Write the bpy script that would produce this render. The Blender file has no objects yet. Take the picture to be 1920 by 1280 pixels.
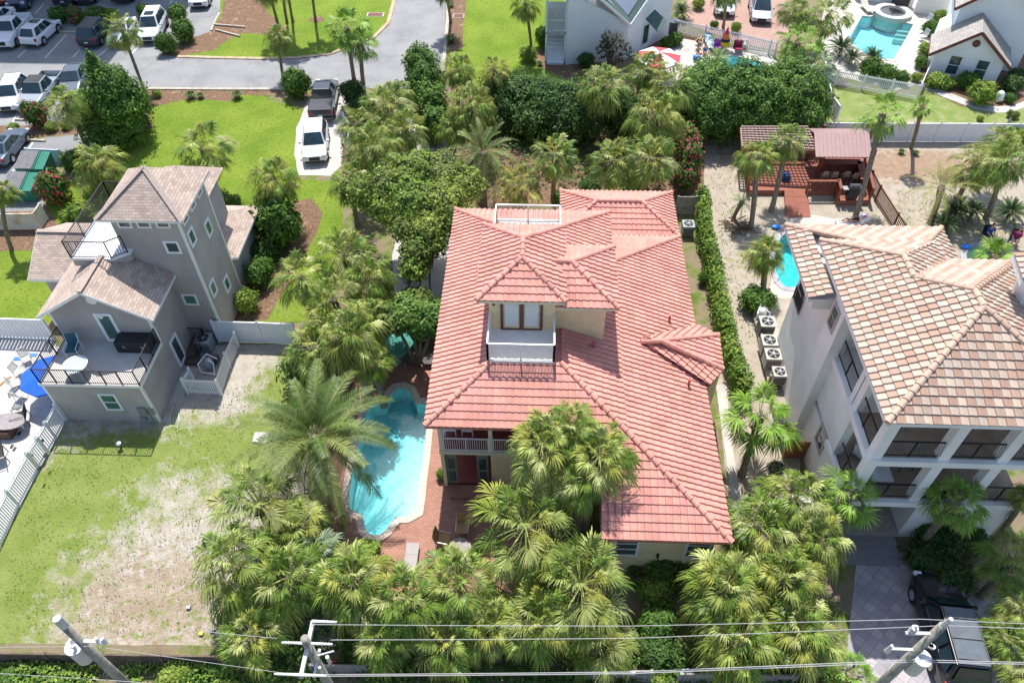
import bpy, math, random
from math import sin, cos, pi, radians, sqrt, atan2, tan
from mathutils import Vector as V, Matrix, noise
from mathutils.geometry import tessellate_polygon
rnd = random.Random(7)
SC = bpy.context.scene
COL = SC.collection
# ---------------------------------------------------------------- camera, sky, sun, exposure
CH = 33.0; CF = 1430.0; CT = radians(47.34); CY = radians(2.5); CR = radians(-0.5)
cR = V((cos(CY), sin(CY), 0)); cD = V((-sin(CY), cos(CY), 0))
cF = cD * cos(CT) - V((0, 0, sin(CT))); cU = cD * sin(CT) + V((0, 0, cos(CT)))
cam = bpy.data.cameras.new("camera"); camo = bpy.data.objects.new("camera", cam); COL.objects.link(camo)
cam.sensor_width = 36; cam.lens = 36 * CF / 1920; cam.clip_end = 3000; cam.clip_start = 0.5
r2 = cR * cos(CR) + cU * sin(-CR) * -1 * -1; 
m = Matrix((cR, cU, -cF)).transposed() @ Matrix.Rotation(CR * -1, 3, 'Z').inverted() @ Matrix.Identity(3)
camo.matrix_world = Matrix.Translation((0, 0, CH)) @ m.to_4x4()
SC.camera = camo
w = bpy.data.worlds.new("World"); SC.world = w; w.use_nodes = True
nt = w.node_tree; sk = nt.nodes.new('ShaderNodeTexSky'); sk.sky_type = 'NISHITA'; sk.sun_disc = False
SUN_EL = radians(62.0); SUN_AZ = radians(-7.0)
sk.sun_elevation = SUN_EL; sk.sun_rotation = SUN_AZ; sk.air_density = 1.0; sk.dust_density = 1.2
bg = nt.nodes['Background']; nt.links.new(sk.outputs[0], bg.inputs[0]); bg.inputs[1].default_value = 0.145
sl = bpy.data.lights.new("sun", 'SUN'); sl.energy = 4.6; sl.angle = radians(0.55); sl.color = (1, .96, .9)
so = bpy.data.objects.new("sun", sl); COL.objects.link(so)
sd = V((sin(SUN_AZ) * cos(SUN_EL), cos(SUN_AZ) * cos(SUN_EL), sin(SUN_EL)))
so.rotation_euler = (-sd).to_track_quat('-Z', 'Y').to_euler(); so.location = (0, 60, 60)
SC.view_settings.view_transform = 'Standard'; SC.view_settings.look = 'None'
SC.view_settings.exposure = 0.6; SC.view_settings.gamma = 1
SC.cycles.max_bounces = 5; SC.cycles.transparent_max_bounces = 8; SC.cycles.diffuse_bounces = 3

def ray(u, v):
    a, b = u - 960, v - 640
    x = a * cos(CR) + b * sin(CR); y = -a * sin(CR) + b * cos(CR)
    return cF * CF + cR * x - cU * y
def at(u, v, z=0.0):
    d = ray(u, v); t = (z - CH) / d.z
    return V((d.x * t, d.y * t, z))
def aty(u, v, Y):
    d = ray(u, v); t = Y / d.y
    return V((d.x * t, Y, CH + d.z * t))
def atx(u, v, X):
    d = ray(u, v); t = X / d.x
    return V((X, d.y * t, CH + d.z * t))
# ---------------------------------------------------------------- materials
def sock(n, *names):
    for k in names:
        if k in n.inputs: return n.inputs[k]
def M(name, col, rough=.7, var=.12, scale=3., bump=0., bscale=30., metal=0., spec=.4, col2=None, attr=False, coat=0., trl=0., detail=4, cs=.5, cw=.3):
    m = bpy.data.materials.new(name); m.use_nodes = True; t = m.node_tree; N = t.nodes; L = t.links
    p = N['Principled BSDF']; p.inputs['Roughness'].default_value = rough; p.inputs['Metallic'].default_value = metal
    p.inputs['Specular IOR Level'].default_value = spec; p.inputs['Coat Weight'].default_value = coat
    tc = N.new('ShaderNodeTexCoord')
    if var > 0 or col2:
        nz = N.new('ShaderNodeTexNoise'); nz.inputs['Scale'].default_value = scale; nz.inputs['Detail'].default_value = detail
        L.new(tc.outputs['Object'], nz.inputs['Vector'])
        cr = N.new('ShaderNodeValToRGB'); cr.color_ramp.elements[0].position = cs - cw / 2; cr.color_ramp.elements[1].position = cs + cw / 2
        if col2: a, b = col, col2
        else: a = tuple(c * (1 - var) for c in col); b = tuple(min(1, c * (1 + var)) for c in col)
        cr.color_ramp.elements[0].color = (*a, 1); cr.color_ramp.elements[1].color = (*b, 1)
        L.new(nz.outputs[0], cr.inputs[0]); out = cr.outputs[0]
        if attr:
            at_ = N.new('ShaderNodeAttribute'); at_.attribute_name = 'Col'
            mx = N.new('ShaderNodeMix'); mx.data_type = 'RGBA'; mx.blend_type = 'MULTIPLY'; mx.inputs[0].default_value = 1
            L.new(out, mx.inputs[6]); L.new(at_.outputs[0], mx.inputs[7]); out = mx.outputs[2]
        L.new(out, p.inputs['Base Color'])
    else:
        p.inputs['Base Color'].default_value = (*col, 1)
        if attr:
            at_ = N.new('ShaderNodeAttribute'); at_.attribute_name = 'Col'; L.new(at_.outputs[0], p.inputs['Base Color'])
    if bump:
        nb = N.new('ShaderNodeTexNoise'); nb.inputs['Scale'].default_value = bscale; nb.inputs['Detail'].default_value = 3
        L.new(tc.outputs['Object'], nb.inputs['Vector'])
        bp = N.new('ShaderNodeBump'); bp.inputs['Strength'].default_value = bump; bp.inputs['Distance'].default_value = .05
        L.new(nb.outputs[0], bp.inputs['Height']); L.new(bp.outputs[0], p.inputs['Normal'])
    if trl:
        tr = N.new('ShaderNodeBsdfTranslucent'); ms = N.new('ShaderNodeMixShader'); ms.inputs[0].default_value = trl
        src = p.inputs['Base Color'].links[0].from_socket if p.inputs['Base Color'].links else None
        if src: L.new(src, tr.inputs[0])
        else: tr.inputs[0].default_value = (*col, 1)
        L.new(p.outputs[0], ms.inputs[1]); L.new(tr.outputs[0], ms.inputs[2]); L.new(ms.outputs[0], N['Material Output'].inputs[0])
    return m
def ground_mat(name, layers, bump=.5, bscale=12., rough=.95):
    """layers: list of (col, col2, scale, mask) ; mask None or (threshold, width, noise scale, blobs[(x,y,rx,ry,amount)], base)"""
    m = bpy.data.materials.new(name); m.use_nodes = True; t = m.node_tree; N = t.nodes; L = t.links
    p = N['Principled BSDF']; p.inputs['Roughness'].default_value = rough; p.inputs['Specular IOR Level'].default_value = .15
    g = N.new('ShaderNodeNewGeometry'); pos = g.outputs['Position']
    def noise_(s, d=5, r=.55):
        n = N.new('ShaderNodeTexNoise'); n.inputs['Scale'].default_value = s; n.inputs['Detail'].default_value = d; n.inputs['Roughness'].default_value = r
        L.new(pos, n.inputs['Vector']); return n.outputs[0]
    def math_(op, a, b):
        n = N.new('ShaderNodeMath'); n.operation = op
        for i, x in enumerate((a, b)):
            if isinstance(x, (int, float)): n.inputs[i].default_value = x
            else: L.new(x, n.inputs[i])
        return n.outputs[0]
    out = None
    for (c1, c2, s, mask) in layers:
        cr = N.new('ShaderNodeValToRGB'); e = cr.color_ramp.elements
        e[0].position = .32; e[1].position = .68; e[0].color = (*c1, 1); e[1].color = (*c2, 1)
        L.new(noise_(s), cr.inputs[0]); c = cr.outputs[0]
        if out is None: out = c; continue
        th, wd, ns, blobs, base = mask
        v = math_('MULTIPLY', math_('SUBTRACT', noise_(ns, 8, .65), .5), 1.6)
        v = math_('ADD', v, base)
        for (x, y, rx, ry, am) in blobs:
            mp = N.new('ShaderNodeMapping'); mp.vector_type = 'POINT'
            mp.inputs['Scale'].default_value = (1 / rx, 1 / ry, 0); mp.inputs['Location'].default_value = (-x / rx, -y / ry, 0)
            gr = N.new('ShaderNodeTexGradient'); gr.gradient_type = 'SPHERICAL'
            L.new(pos, mp.inputs[0]); L.new(mp.outputs[0], gr.inputs[0])
            v = math_('ADD', v, math_('MULTIPLY', gr.outputs[1], am))
        v2 = math_('DIVIDE', math_('SUBTRACT', v, th - wd / 2), wd)
        cl = N.new('ShaderNodeClamp'); L.new(v2, cl.inputs[0])
        mx = N.new('ShaderNodeMix'); mx.data_type = 'RGBA'; L.new(cl.outputs[0], mx.inputs[0]); L.new(out, mx.inputs[6]); L.new(c, mx.inputs[7])
        out = mx.outputs[2]
    L.new(out, p.inputs['Base Color'])
    bp = N.new('ShaderNodeBump'); bp.inputs['Strength'].default_value = bump; bp.inputs['Distance'].default_value = .12
    L.new(noise_(bscale, 6, .7), bp.inputs['Height']); L.new(bp.outputs[0], p.inputs['Normal'])
    return m
def brick_mat(name, c1, c2, mortar, bw, bh, ms=.01, rough=.85, rot=0, off=.5, nz=.3, bump=.3):
    m = bpy.data.materials.new(name); m.use_nodes = True; t = m.node_tree; N = t.nodes; L = t.links
    p = N['Principled BSDF']; p.inputs['Roughness'].default_value = rough; p.inputs['Specular IOR Level'].default_value = .25
    tc = N.new('ShaderNodeTexCoord'); uv = tc.outputs['UV']
    mp = N.new('ShaderNodeMapping'); mp.inputs['Rotation'].default_value = (0, 0, rot); L.new(uv, mp.inputs[0])
    b = N.new('ShaderNodeTexBrick'); b.inputs['Scale'].default_value = 1; b.inputs['Brick Width'].default_value = bw; b.inputs['Row Height'].default_value = bh
    b.inputs['Mortar Size'].default_value = ms; b.inputs['Color1'].default_value = (*c1, 1); b.inputs['Color2'].default_value = (*c2, 1); b.inputs['Mortar'].default_value = (*mortar, 1)
    b.offset = off; L.new(mp.outputs[0], b.inputs[0])
    n = N.new('ShaderNodeTexNoise'); n.inputs['Scale'].default_value = .8; n.inputs['Detail'].default_value = 6; L.new(uv, n.inputs[0])
    mr = N.new('ShaderNodeMapRange'); mr.inputs[3].default_value = 1 - nz; mr.inputs[4].default_value = 1 + nz; L.new(n.outputs[0], mr.inputs[0])
    mx = N.new('ShaderNodeMix'); mx.data_type = 'RGBA'; mx.blend_type = 'MULTIPLY'; mx.inputs[0].default_value = 1
    L.new(b.outputs[0], mx.inputs[6]); L.new(mr.outputs[0], mx.inputs[7]); L.new(mx.outputs[2], p.inputs['Base Color'])
    bp = N.new('ShaderNodeBump'); bp.inputs['Strength'].default_value = bump; bp.inputs['Distance'].default_value = .02; bp.invert = True
    L.new(b.outputs['Fac'], bp.inputs['Height']); L.new(bp.outputs[0], p.inputs['Normal'])
    return m
def glass_mat(name, col, rough=.06):
    return M(name, col, rough=rough, var=.25, scale=1.2, spec=.9)
# ---------------------------------------------------------------- mesh builder
class MB:
    def __init__(s): s.v = []; s.f = []; s.c = []; s.uv = []
    def face(s, pts, col=None, uv=None):
        i = len(s.v); s.v += [tuple(p) for p in pts]; s.f.append(tuple(range(i, i + len(pts)))); s.c.append(col); s.uv.append(uv)
        return s
    def box(s, a, b, col=None):
        x0, x1 = sorted((a[0], b[0])); y0, y1 = sorted((a[1], b[1])); z0, z1 = sorted((a[2], b[2]))
        P = [(x0, y0, z0), (x1, y0, z0), (x1, y1, z0), (x0, y1, z0), (x0, y0, z1), (x1, y0, z1), (x1, y1, z1), (x0, y1, z1)]
        i = len(s.v); s.v += P
        for f in ((0, 3, 2, 1), (4, 5, 6, 7), (0, 1, 5, 4), (1, 2, 6, 5), (2, 3, 7, 6), (3, 0, 4, 7)):
            s.f.append(tuple(i + k for k in f)); s.c.append(col); s.uv.append(None)
        return s
    def hexa(s, P, col=None):
        i = len(s.v); s.v += [tuple(p) for p in P]
        for f in ((0, 3, 2, 1), (4, 5, 6, 7), (0, 1, 5, 4), (1, 2, 6, 5), (2, 3, 7, 6), (3, 0, 4, 7)):
            s.f.append(tuple(i + k for k in f)); s.c.append(col); s.uv.append(None)
        return s
    def beam(s, p, q, wd, ht, up=(0, 0, 1), col=None):
        """box of width wd and height ht whose centre line runs from p to q"""
        p = V(p); q = V(q); d = (q - p); 
        if d.length < 1e-6: return s
        d.normalize(); u = V(up)
        if abs(d.dot(u)) > .98: u = V((0, 1, 0))
        r = d.cross(u).normalized(); u = r.cross(d).normalized()
        a = r * wd / 2; b = u * ht / 2
        return s.hexa([p - a - b, p + a - b, q + a - b, q - a - b, p - a + b, p + a + b, q + a + b, q - a + b], col)
    def prism(s, poly, z0, z1, col=None):
        n = len(poly); i = len(s.v)
        s.v += [(p[0], p[1], z0) for p in poly] + [(p[0], p[1], z1) for p in poly]
        ar = sum(poly[k][0] * poly[(k + 1) % n][1] - poly[(k + 1) % n][0] * poly[k][1] for k in range(n))
        idx = list(range(n)) if ar > 0 else list(range(n))[::-1]
        s.f.append(tuple(i + k for k in idx[::-1])); s.f.append(tuple(i + n + k for k in idx)); s.c += [col, col]; s.uv += [None, None]
        for k in range(n):
            a, b = idx[k], idx[(k + 1) % n]
            s.f.append((i + a, i + b, i + n + b, i + n + a)); s.c.append(col); s.uv.append(None)
        return s
    def tube(s, pts, rad, n=8, col=None, cap=True):
        pts = [V(p) for p in pts]; m_ = len(pts)
        if not isinstance(rad, (list, tuple)): rad = [rad] * m_
        i = len(s.v); u = None
        for k in range(m_):
            d = (pts[min(k + 1, m_ - 1)] - pts[max(k - 1, 0)])
            if d.length < 1e-9: d = V((0, 0, 1))
            d.normalize()
            if u is None: u = V((1, 0, 0)) if abs(d.x) < .9 else V((0, 1, 0))
            r = d.cross(u).normalized(); u = r.cross(d).normalized()
            for j in range(n):
                a = 2 * pi * j / n; s.v.append(tuple(pts[k] + (r * cos(a) + u * sin(a)) * rad[k]))
        for k in range(m_ - 1):
            for j in range(n):
                a = i + k * n + j; b = i + k * n + (j + 1) % n
                s.f.append((a, b, b + n, a + n)); s.c.append(col); s.uv.append(None)
        if cap:
            s.f.append(tuple(i + j for j in range(n))[::-1]); s.f.append(tuple(i + (m_ - 1) * n + j for j in range(n))); s.c += [col, col]; s.uv += [None, None]
        return s
    def cyl(s, c, r, z0, z1, n=20, r2=None, col=None):
        return s.tube([(c[0], c[1], z0), (c[0], c[1], z1)], [r, r if r2 is None else r2], n, col)
    def blob(s, c, r, n=10, m_=7, jit=0., seed=0, col=None):
        i = len(s.v)
        for a in range(m_ + 1):
            th = pi * a / m_
            for b in range(n):
                ph = 2 * pi * b / n
                d = V((sin(th) * cos(ph), sin(th) * sin(ph), cos(th)))
                k = 1 + jit * noise.noise(d * 2.2 + V((seed * 3.1, seed, 0)))
                s.v.append((c[0] + d.x * r[0] * k, c[1] + d.y * r[1] * k, c[2] + d.z * r[2] * k))
        for a in range(m_):
            for b in range(n):
                p = i + a * n + b; q = i + a * n + (b + 1) % n
                s.f.append((p, p + n, q + n, q)); s.c.append(col); s.uv.append(None)
        return s
    def build(s, name, mt, parent=None, smooth=False, bevel=0):
        me = bpy.data.meshes.new(name); off = V(parent['_o']) if parent is not None and '_o' in parent else V((0, 0, 0))
        vs = s.v if off.length == 0 else [(a - off.x, b - off.y, c - off.z) for a, b, c in s.v]
        me.from_pydata(vs, [], s.f)
        if any(c is not None for c in s.c):
            at_ = me.attributes.new('Col', 'FLOAT_COLOR', 'FACE'); buf = []
            for c in s.c: buf += [*(c if c is not None else (1, 1, 1)), 1.0]
            at_.data.foreach_set('color', buf)
        if any(u is not None for u in s.uv):
            ul = me.uv_layers.new(name='UVMap'); buf = []
            for f, u in zip(s.f, s.uv):
                if u is None: u = [(0, 0)] * len(f)
                for a in u: buf += [a[0], a[1]]
            ul.data.foreach_set('uv', buf)
        if smooth: me.polygons.foreach_set('use_smooth', [True] * len(me.polygons))
        me.materials.append(mt); me.update()
        o = bpy.data.objects.new(name, me); COL.objects.link(o)
        if parent is not None: o.parent = parent
        if bevel:
            b = o.modifiers.new('bevel', 'BEVEL'); b.width = bevel; b.segments = 2; b.limit_method = 'ANGLE'
        return o
def E(name, label, cat, loc=(0, 0, 0), group=None, local=False):
    o = bpy.data.objects.new(name, None); COL.objects.link(o); o.location = loc; o['label'] = label; o['category'] = cat
    o.empty_display_size = .3
    if group: o['group'] = group
    if not local: o['_o'] = tuple(loc)
    return o
def tag(o, label, cat, group=None):
    o['label'] = label; o['category'] = cat
    if group: o['group'] = group
    return o
def kindof(o, k): o['kind'] = k; return o
def dup(root, loc, rz=0., scale=None, label=None, group=None, cat=None):
    r = root.copy(); COL.objects.link(r); r.location = loc; r.rotation_euler = (0, 0, rz)
    if scale is not None: r.scale = (scale,) * 3 if isinstance(scale, (int, float)) else scale
    if label: r['label'] = label
    if group: r['group'] = group
    if cat: r['category'] = cat
    for ch in KIDS.get(root.name, list(root.children)):
        c = ch.copy(); COL.objects.link(c); c.parent = r
        for g in list(ch.children):
            d = g.copy(); COL.objects.link(d); d.parent = c
    return r
KIDS = {}
def sheet(mb, polys, z, uvs=1.0):
    """flat sheet: polys[0] outer, the rest holes"""
    L_ = [[V((p[0], p[1], 0)) for p in q] for q in polys]
    flat = [p for q in L_ for p in q]
    for t in tessellate_polygon(L_):
        P = [flat[k] for k in t]
        n = (P[1] - P[0]).cross(P[2] - P[0])
        if n.z < 0: P = P[::-1]
        mb.face([(p.x, p.y, z) for p in P], uv=[(p.x * uvs, p.y * uvs) for p in P])
    return mb
def P2(*uv, z=0.0): return [tuple(at(u, v, z)[:2]) for u, v in uv]
def wob(poly, amp=.15, step=.8, seed=0):
    """subdivide a 2-D outline and make its edge slightly irregular"""
    out = []; n = len(poly)
    for i in range(n):
        a = V((*poly[i], 0)); b = V((*poly[(i + 1) % n], 0)); k = max(1, int((b - a).length / step))
        for j in range(k):
            p = a.lerp(b, j / k); q = p * .9 + V((seed, seed * 2, 0))
            out.append((p.x + amp * noise.noise(q), p.y + amp * noise.noise(q + V((9, 5, 3)))))
    return out
def smooth_poly(poly, it=2):
    for _ in range(it):
        o = []; n = len(poly)
        for i in range(n):
            a = poly[i]; b = poly[(i + 1) % n]
            o.append((a[0] * .75 + b[0] * .25, a[1] * .75 + b[1] * .25)); o.append((a[0] * .25 + b[0] * .75, a[1] * .25 + b[1] * .75))
        poly = o
    return poly
# ---------------------------------------------------------------- common materials
m_white = M('white_vinyl', (.80, .81, .82), rough=.45, var=.04)
m_trim = M('white_trim', (.78, .77, .74), rough=.5, var=.04)
m_glass = glass_mat('window_glass', (.05, .085, .09))
m_glass_g = glass_mat('green_window_glass', (.06, .15, .12))
m_black = M('black_metal', (.015, .015, .02), rough=.45, var=0, spec=.5)
m_dark = M('dark_interior', (.03, .028, .025), rough=.9, var=0)
m_redtile = M('red_clay_tile', (.55, .255, .205), rough=.75, var=.12, scale=.9, bump=.12, bscale=60, attr=True, spec=.35)
m_tantile = M('tan_clay_tile', (1, 1, 1), rough=.65, var=.08, scale=9, bump=.15, bscale=60, attr=True, spec=.3)
m_cream = M('cream_stucco', (.72, .59, .36), rough=.9, var=.06, bump=.15, bscale=80)
m_creamtrim = M('cream_trim', (.66, .60, .45), rough=.7, var=.05)
m_grey = M('grey_stucco', (.40, .365, .345), rough=.9, var=.09, scale=.8, bump=.15, bscale=60)
m_wh_stucco = M('pale_stucco', (.78, .76, .74), rough=.9, var=.06, scale=.7, bump=.12, bscale=60)
m_cold_stucco = M('pale_siding', (.80, .82, .84), rough=.85, var=.04, scale=.7, bump=.1, bscale=60)
m_pvc = M('white_pvc', (.74, .76, .78), rough=.5, var=.03)
m_deckfloor = M('deck_coating', (.50, .47, .44), rough=.8, var=.07, scale=1.5)
m_brownwood = M('red_brown_wood', (.20, .06, .035), rough=.7, var=.25, scale=4)
m_grate = M('grey_metal', (.28, .29, .30), rough=.5, var=.1, metal=.3)
m_shingle = brick_mat('brown_shingle', (.50, .40, .335), (.36, .28, .235), (.2, .155, .13), .34, .155, .008, rough=.95, nz=.22, bump=.4)
m_greenshingle = brick_mat('green_shingle', (.13, .20, .17), (.10, .16, .14), (.06, .10, .09), .34, .155, .008, rough=.95, nz=.2)
m_greyshingle = brick_mat('grey_shingle', (.40, .37, .34), (.30, .28, .26), (.2, .19, .18), .34, .155, .008, rough=.95, nz=.2)

# ---------------------------------------------------------------- roofs
def frame_of(P, eave):
    a = (V(eave[1]) - V(eave[0])).normalized(); n = None
    for i in range(len(P) - 2):
        n = (V(P[i + 1]) - V(P[i])).cross(V(P[i + 2]) - V(P[i]))
        if n.length > 1e-4: break
    n.normalize()
    if n.z < 0: n = -n
    s = n.cross(a).normalized()
    if s.z < 0: a = -a; s = n.cross(a).normalized()
    if s.z < 0: s = -s
    return a, s, n
def span(Q, s):
    xs = []
    for i in range(len(Q)):
        a, b = Q[i], Q[(i + 1) % len(Q)]
        if (a[1] - s) * (b[1] - s) <= 0 and abs(a[1] - b[1]) > 1e-9:
            t = (s - a[1]) / (b[1] - a[1]); xs.append(a[0] + t * (b[0] - a[0]))
    if len(xs) < 2: return None
    return min(xs), max(xs)
def tiles(mb, P, eave, tw=.30, cs=.36, amp=.045, lip=.04, pal=None, seed=1):
    """overlapping barrel tiles over one convex roof plane; every course is stepped and waved, one colour per tile"""
    a, s, n = frame_of(P, eave); o = V(eave[0]); Q = [((V(p) - o).dot(a), (V(p) - o).dot(s)) for p in P]
    smin = min(q[1] for q in Q); smax = max(q[1] for q in Q); R_ = random.Random(seed)
    k = 0; FR = ((0, .12), (.07, .95), (.2, 1.0), (.45, .8), (.7, .45), (.93, .1), (1.0, .12)) if a.y > -.1 else ((0, .12), (.07, .1), (.3, .45), (.55, .8), (.8, 1.0), (.93, .95), (1.0, .12)); sub = len(FR) - 1
    while True:
        s0 = smin + k * cs; s1 = min(s0 + cs, smax)
        if s0 >= smax - .02: break
        A = span(Q, s0 + .002); B = span(Q, s1 - .002)
        if A and B:
            lo = min(A[0], B[0]); hi = max(A[1], B[1]); i0 = math.floor(lo / tw); i1 = math.ceil(hi / tw)
            for i in range(i0, i1):
                c = pal(R_, i, k) if pal else None
                prev = None
                for j in range(sub + 1):
                    x = (i + FR[j][0]) * tw; h = amp * FR[j][1]
                    xa = min(max(x, A[0]), A[1]); xb = min(max(x, B[0]), B[1])
                    p0 = o + a * xa + s * s0 + n * (h + lip); p1 = o + a * xb + s * (s1 + .03) + n * (h + .0)
                    pr = o + a * xa + s * s0 + n * (h * .9 - .015)
                    cur = (p0, p1, pr, xa, xb)
                    if prev and (xa - prev[3] > 1e-5 or xb - prev[4] > 1e-5):
                        mb.face([prev[0], p0, p1, prev[1]], c)
                        if xa - prev[3] > 1e-5: mb.face([prev[2], pr, p0, prev[0]], c)
                    prev = cur
        k += 1
def flatroof(mb, P, eave, off=(0, 0)):
    a, s, n = frame_of(P, eave); o = V(eave[0])
    mb.face([V(p) for p in P], uv=[((V(p) - o).dot(a) + off[0], (V(p) - o).dot(s) + off[1]) for p in P])
def caps(mb, p, q, r=.14, seg=.38, pal=None, seed=3):
    p = V(p); q = V(q); L_ = (q - p).length; k = max(1, int(L_ / seg)); R_ = random.Random(seed)
    for i in range(k):
        a = p.lerp(q, i / k); b = p.lerp(q, (i + 1) / k + .06 / L_)
        mb.tube([a + V((0, 0, .05)), b + V((0, 0, .03))], [r, r * .8], 10, (pal or redpal)(R_, i, 0))
def ring_box(mb, c, ax, up, w, h, t, d0, d1, nrm):
    """window frame of four bars round centre c"""
    c = V(c); ax = V(ax); up = V(up); nrm = V(nrm)
    def bar(u0, u1, v0, v1):
        P = []
        for dd in (d0, d1):
            for (u, v) in ((u0, v0), (u1, v0), (u1, v1), (u0, v1)): P.append(c + ax * u + up * v + nrm * dd)
        mb.hexa(P)
    bar(-w / 2 - t, -w / 2, -h / 2, h / 2); bar(w / 2, w / 2 + t, -h / 2, h / 2)
    bar(-w / 2 - t, w / 2 + t, h / 2, h / 2 + t); bar(-w / 2 - t, w / 2 + t, -h / 2 - t, -h / 2)
def window(parent, c, face, w, h, fm=None, gm=None, t=.1, mull=0, name='window'):
    """face: 'front' (-y), 'right' (+x), 'left' (-x), 'back'; frame with a glass pane as its sub-part"""
    nrm = {'front': V((0, -1, 0)), 'right': V((1, 0, 0)), 'left': V((-1, 0, 0)), 'back': V((0, 1, 0))}.get(face) if isinstance(face, str) else V(face)
    ax = V((0, 0, 1)).cross(nrm); up = V((0, 0, 1)); c = V(c)
    mb = MB(); ring_box(mb, c, ax, up, w, h, t, .0, .06, nrm)
    for i in range(mull):
        zz = -h / 2 + h * (i + 1) / (mull + 1); P = []
        for dd in (.0, .05):
            for (u, v) in ((-w / 2, zz - .025), (w / 2, zz - .025), (w / 2, zz + .025), (-w / 2, zz + .025)): P.append(c + ax * u + up * v + nrm * dd)
        mb.hexa(P)
    f = mb.build(name, fm or m_trim, parent)
    g = MB(); g.face([c + ax * u + up * v + nrm * .018 for (u, v) in ((-w / 2, -h / 2), (w / 2, -h / 2), (w / 2, h / 2), (-w / 2, h / 2))])
    go = g.build('pane', gm or m_glass, None)
    if '_o' in parent:
        o = V(parent['_o']); go.data.transform(Matrix.Translation(-o))
    go.parent = f
    return f
def rail(mb, p, q, h=1.0, posts=1.4, bal=.11, bt=.02, pt=.05, rt=.045, z2=None, lo=.08):
    p = V(p); q = V(q); L_ = (q - p).length; n = max(1, round(L_ / posts))
    for i in range(n + 1):
        a = p.lerp(q, i / n); mb.box((a.x - pt / 2, a.y - pt / 2, a.z), (a.x + pt / 2, a.y + pt / 2, a.z + h + .03))
    up = V((0, 0, 1)); mb.beam(p + up * h, q + up * h, rt, rt); mb.beam(p + up * lo, q + up * lo, rt * .8, rt * .8)
    m_ = max(1, int(L_ / bal))
    for i in range(1, m_):
        a = p.lerp(q, i / m_); mb.box((a.x - bt / 2, a.y - bt / 2, a.z + lo), (a.x + bt / 2, a.y + bt / 2, a.z + h))
def railpart(parent, p, q, m, name='railing', **k):
    mb = MB(); rail(mb, p, q, **k); return mb.build(name, m, parent)
def walls(parent, poly, z0, z1, m, name='wall'):
    return MB().prism(poly, z0, z1).build(name, m, parent)
def rect(x0, y0, x1, y1): return [(x0, y0), (x1, y0), (x1, y1), (x0, y1)]
def redpal(R_, i, k):
    t = .93 + .12 * R_.random() - (.1 if R_.random() < .05 else 0); return (t, t * (.94 + .09 * R_.random()), t * (.95 + .08 * R_.random()))
def hipcaps(parent, lines, m, r=.13, pal=None, name='ridge_cap'):
    for i, (p, q) in enumerate(lines):
        mb = MB(); caps(mb, p, q, r, pal=pal, seed=i); mb.build(name, m, parent, smooth=False)
def eavebox(mb, poly, z, d=.16):
    """fascia and soffit under a roof's eave outline"""
    mb.prism(poly, z - d, z - .015)

# ================================================================ red-tiled house in the middle
PT = .40
HX0, HX1, HXB = -4.75, 4.1, 8.35; HYB, HZB = 15.55, 4.15
HZA = HZB + PT * (HXB - HX1); HYA = HYB + (HXB - HX1); HBK = 35.2; HW = (HX1 - HX0) / 2; HXR = (HX0 + HX1) / 2; HZR = HZA + PT * HW
red = E('red_tiled_house', 'cream house with salmon red barrel tile roof and white roof balcony, in the middle', 'house', (0, 20, 0))
A0 = V((HX0, HYA, HZA)); A1 = V((HX1, HYA, HZA)); A2 = V((HX1, HBK, HZA)); A3 = V((HX0, HBK, HZA))
RF = V((HXR, HYA + HW, HZR)); RB = V((HXR, HBK - HW, HZR))
B1 = V((HXB, HYB, HZB)); B2 = V((HXB, HBK, HZB)); B0 = V((2.95, HYB, HZB)); Bk = V((HX1, HBK - (HXB - HX1), HZA))
mb = MB()
K = dict(tw=.30, cs=.37, amp=.075, lip=.05, pal=redpal)
tt = 2.85; TH = [V((HX0 + tt, HYA + tt, HZA + PT * tt)), V((HX1 - tt, HYA + tt, HZA + PT * tt)), V((HX1 - tt, HBK - tt, HZA + PT * tt)), V((HX0 + tt, HBK - tt, HZA + PT * tt))]
RM = [V((HXR, 27, HZR)), V((HXR, 29, HZR))]
tiles(mb, [A0, A1, TH[1], TH[0]], (A0, A1), seed=1, **K)
tiles(mb, [A0, TH[0], TH[3], A3], (A0, A3), seed=2, **K)
tiles(mb, [A3, TH[3], TH[2], A2], (A3, A2), seed=3, **K)
tiles(mb, [A1, A2, TH[2], TH[1]], (A1, A2), seed=4, **K)
tiles(mb, [B1, B2, Bk, A1], (B1, B2), seed=5, **K)                       # long slope down to the low eave
tiles(mb, [B0, B1, A1, V((2.95, HYA, HZA))], (B0, B1), seed=6, **K)
tiles(mb, [B2, V((HX1, HBK, HZB)), Bk], (B2, V((HX1, HBK, HZB))), seed=7, **K)
# back wing
WY0, WY1, WX0 = HBK + .05, 39.5, 1.4; wh = (WY1 - WY0) / 2; zr = HZB + PT * wh
W = [V((WX0, WY0, HZB)), V((HXB, WY0, HZB)), V((HXB, WY1, HZB)), V((WX0, WY1, HZB)), V((WX0 + wh, WY0 + wh, zr)), V((HXB - wh, WY0 + wh, zr))]
tiles(mb, [W[0], W[1], W[5], W[4]], (W[0], W[1]), seed=8, **K); tiles(mb, [W[1], W[2], W[5]], (W[1], W[2]), seed=9, **K)
tiles(mb, [W[2], W[3], W[4], W[5]], (W[3], W[2]), seed=10, **K); tiles(mb, [W[3], W[0], W[4]], (W[3], W[0]), seed=11, **K)
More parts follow.
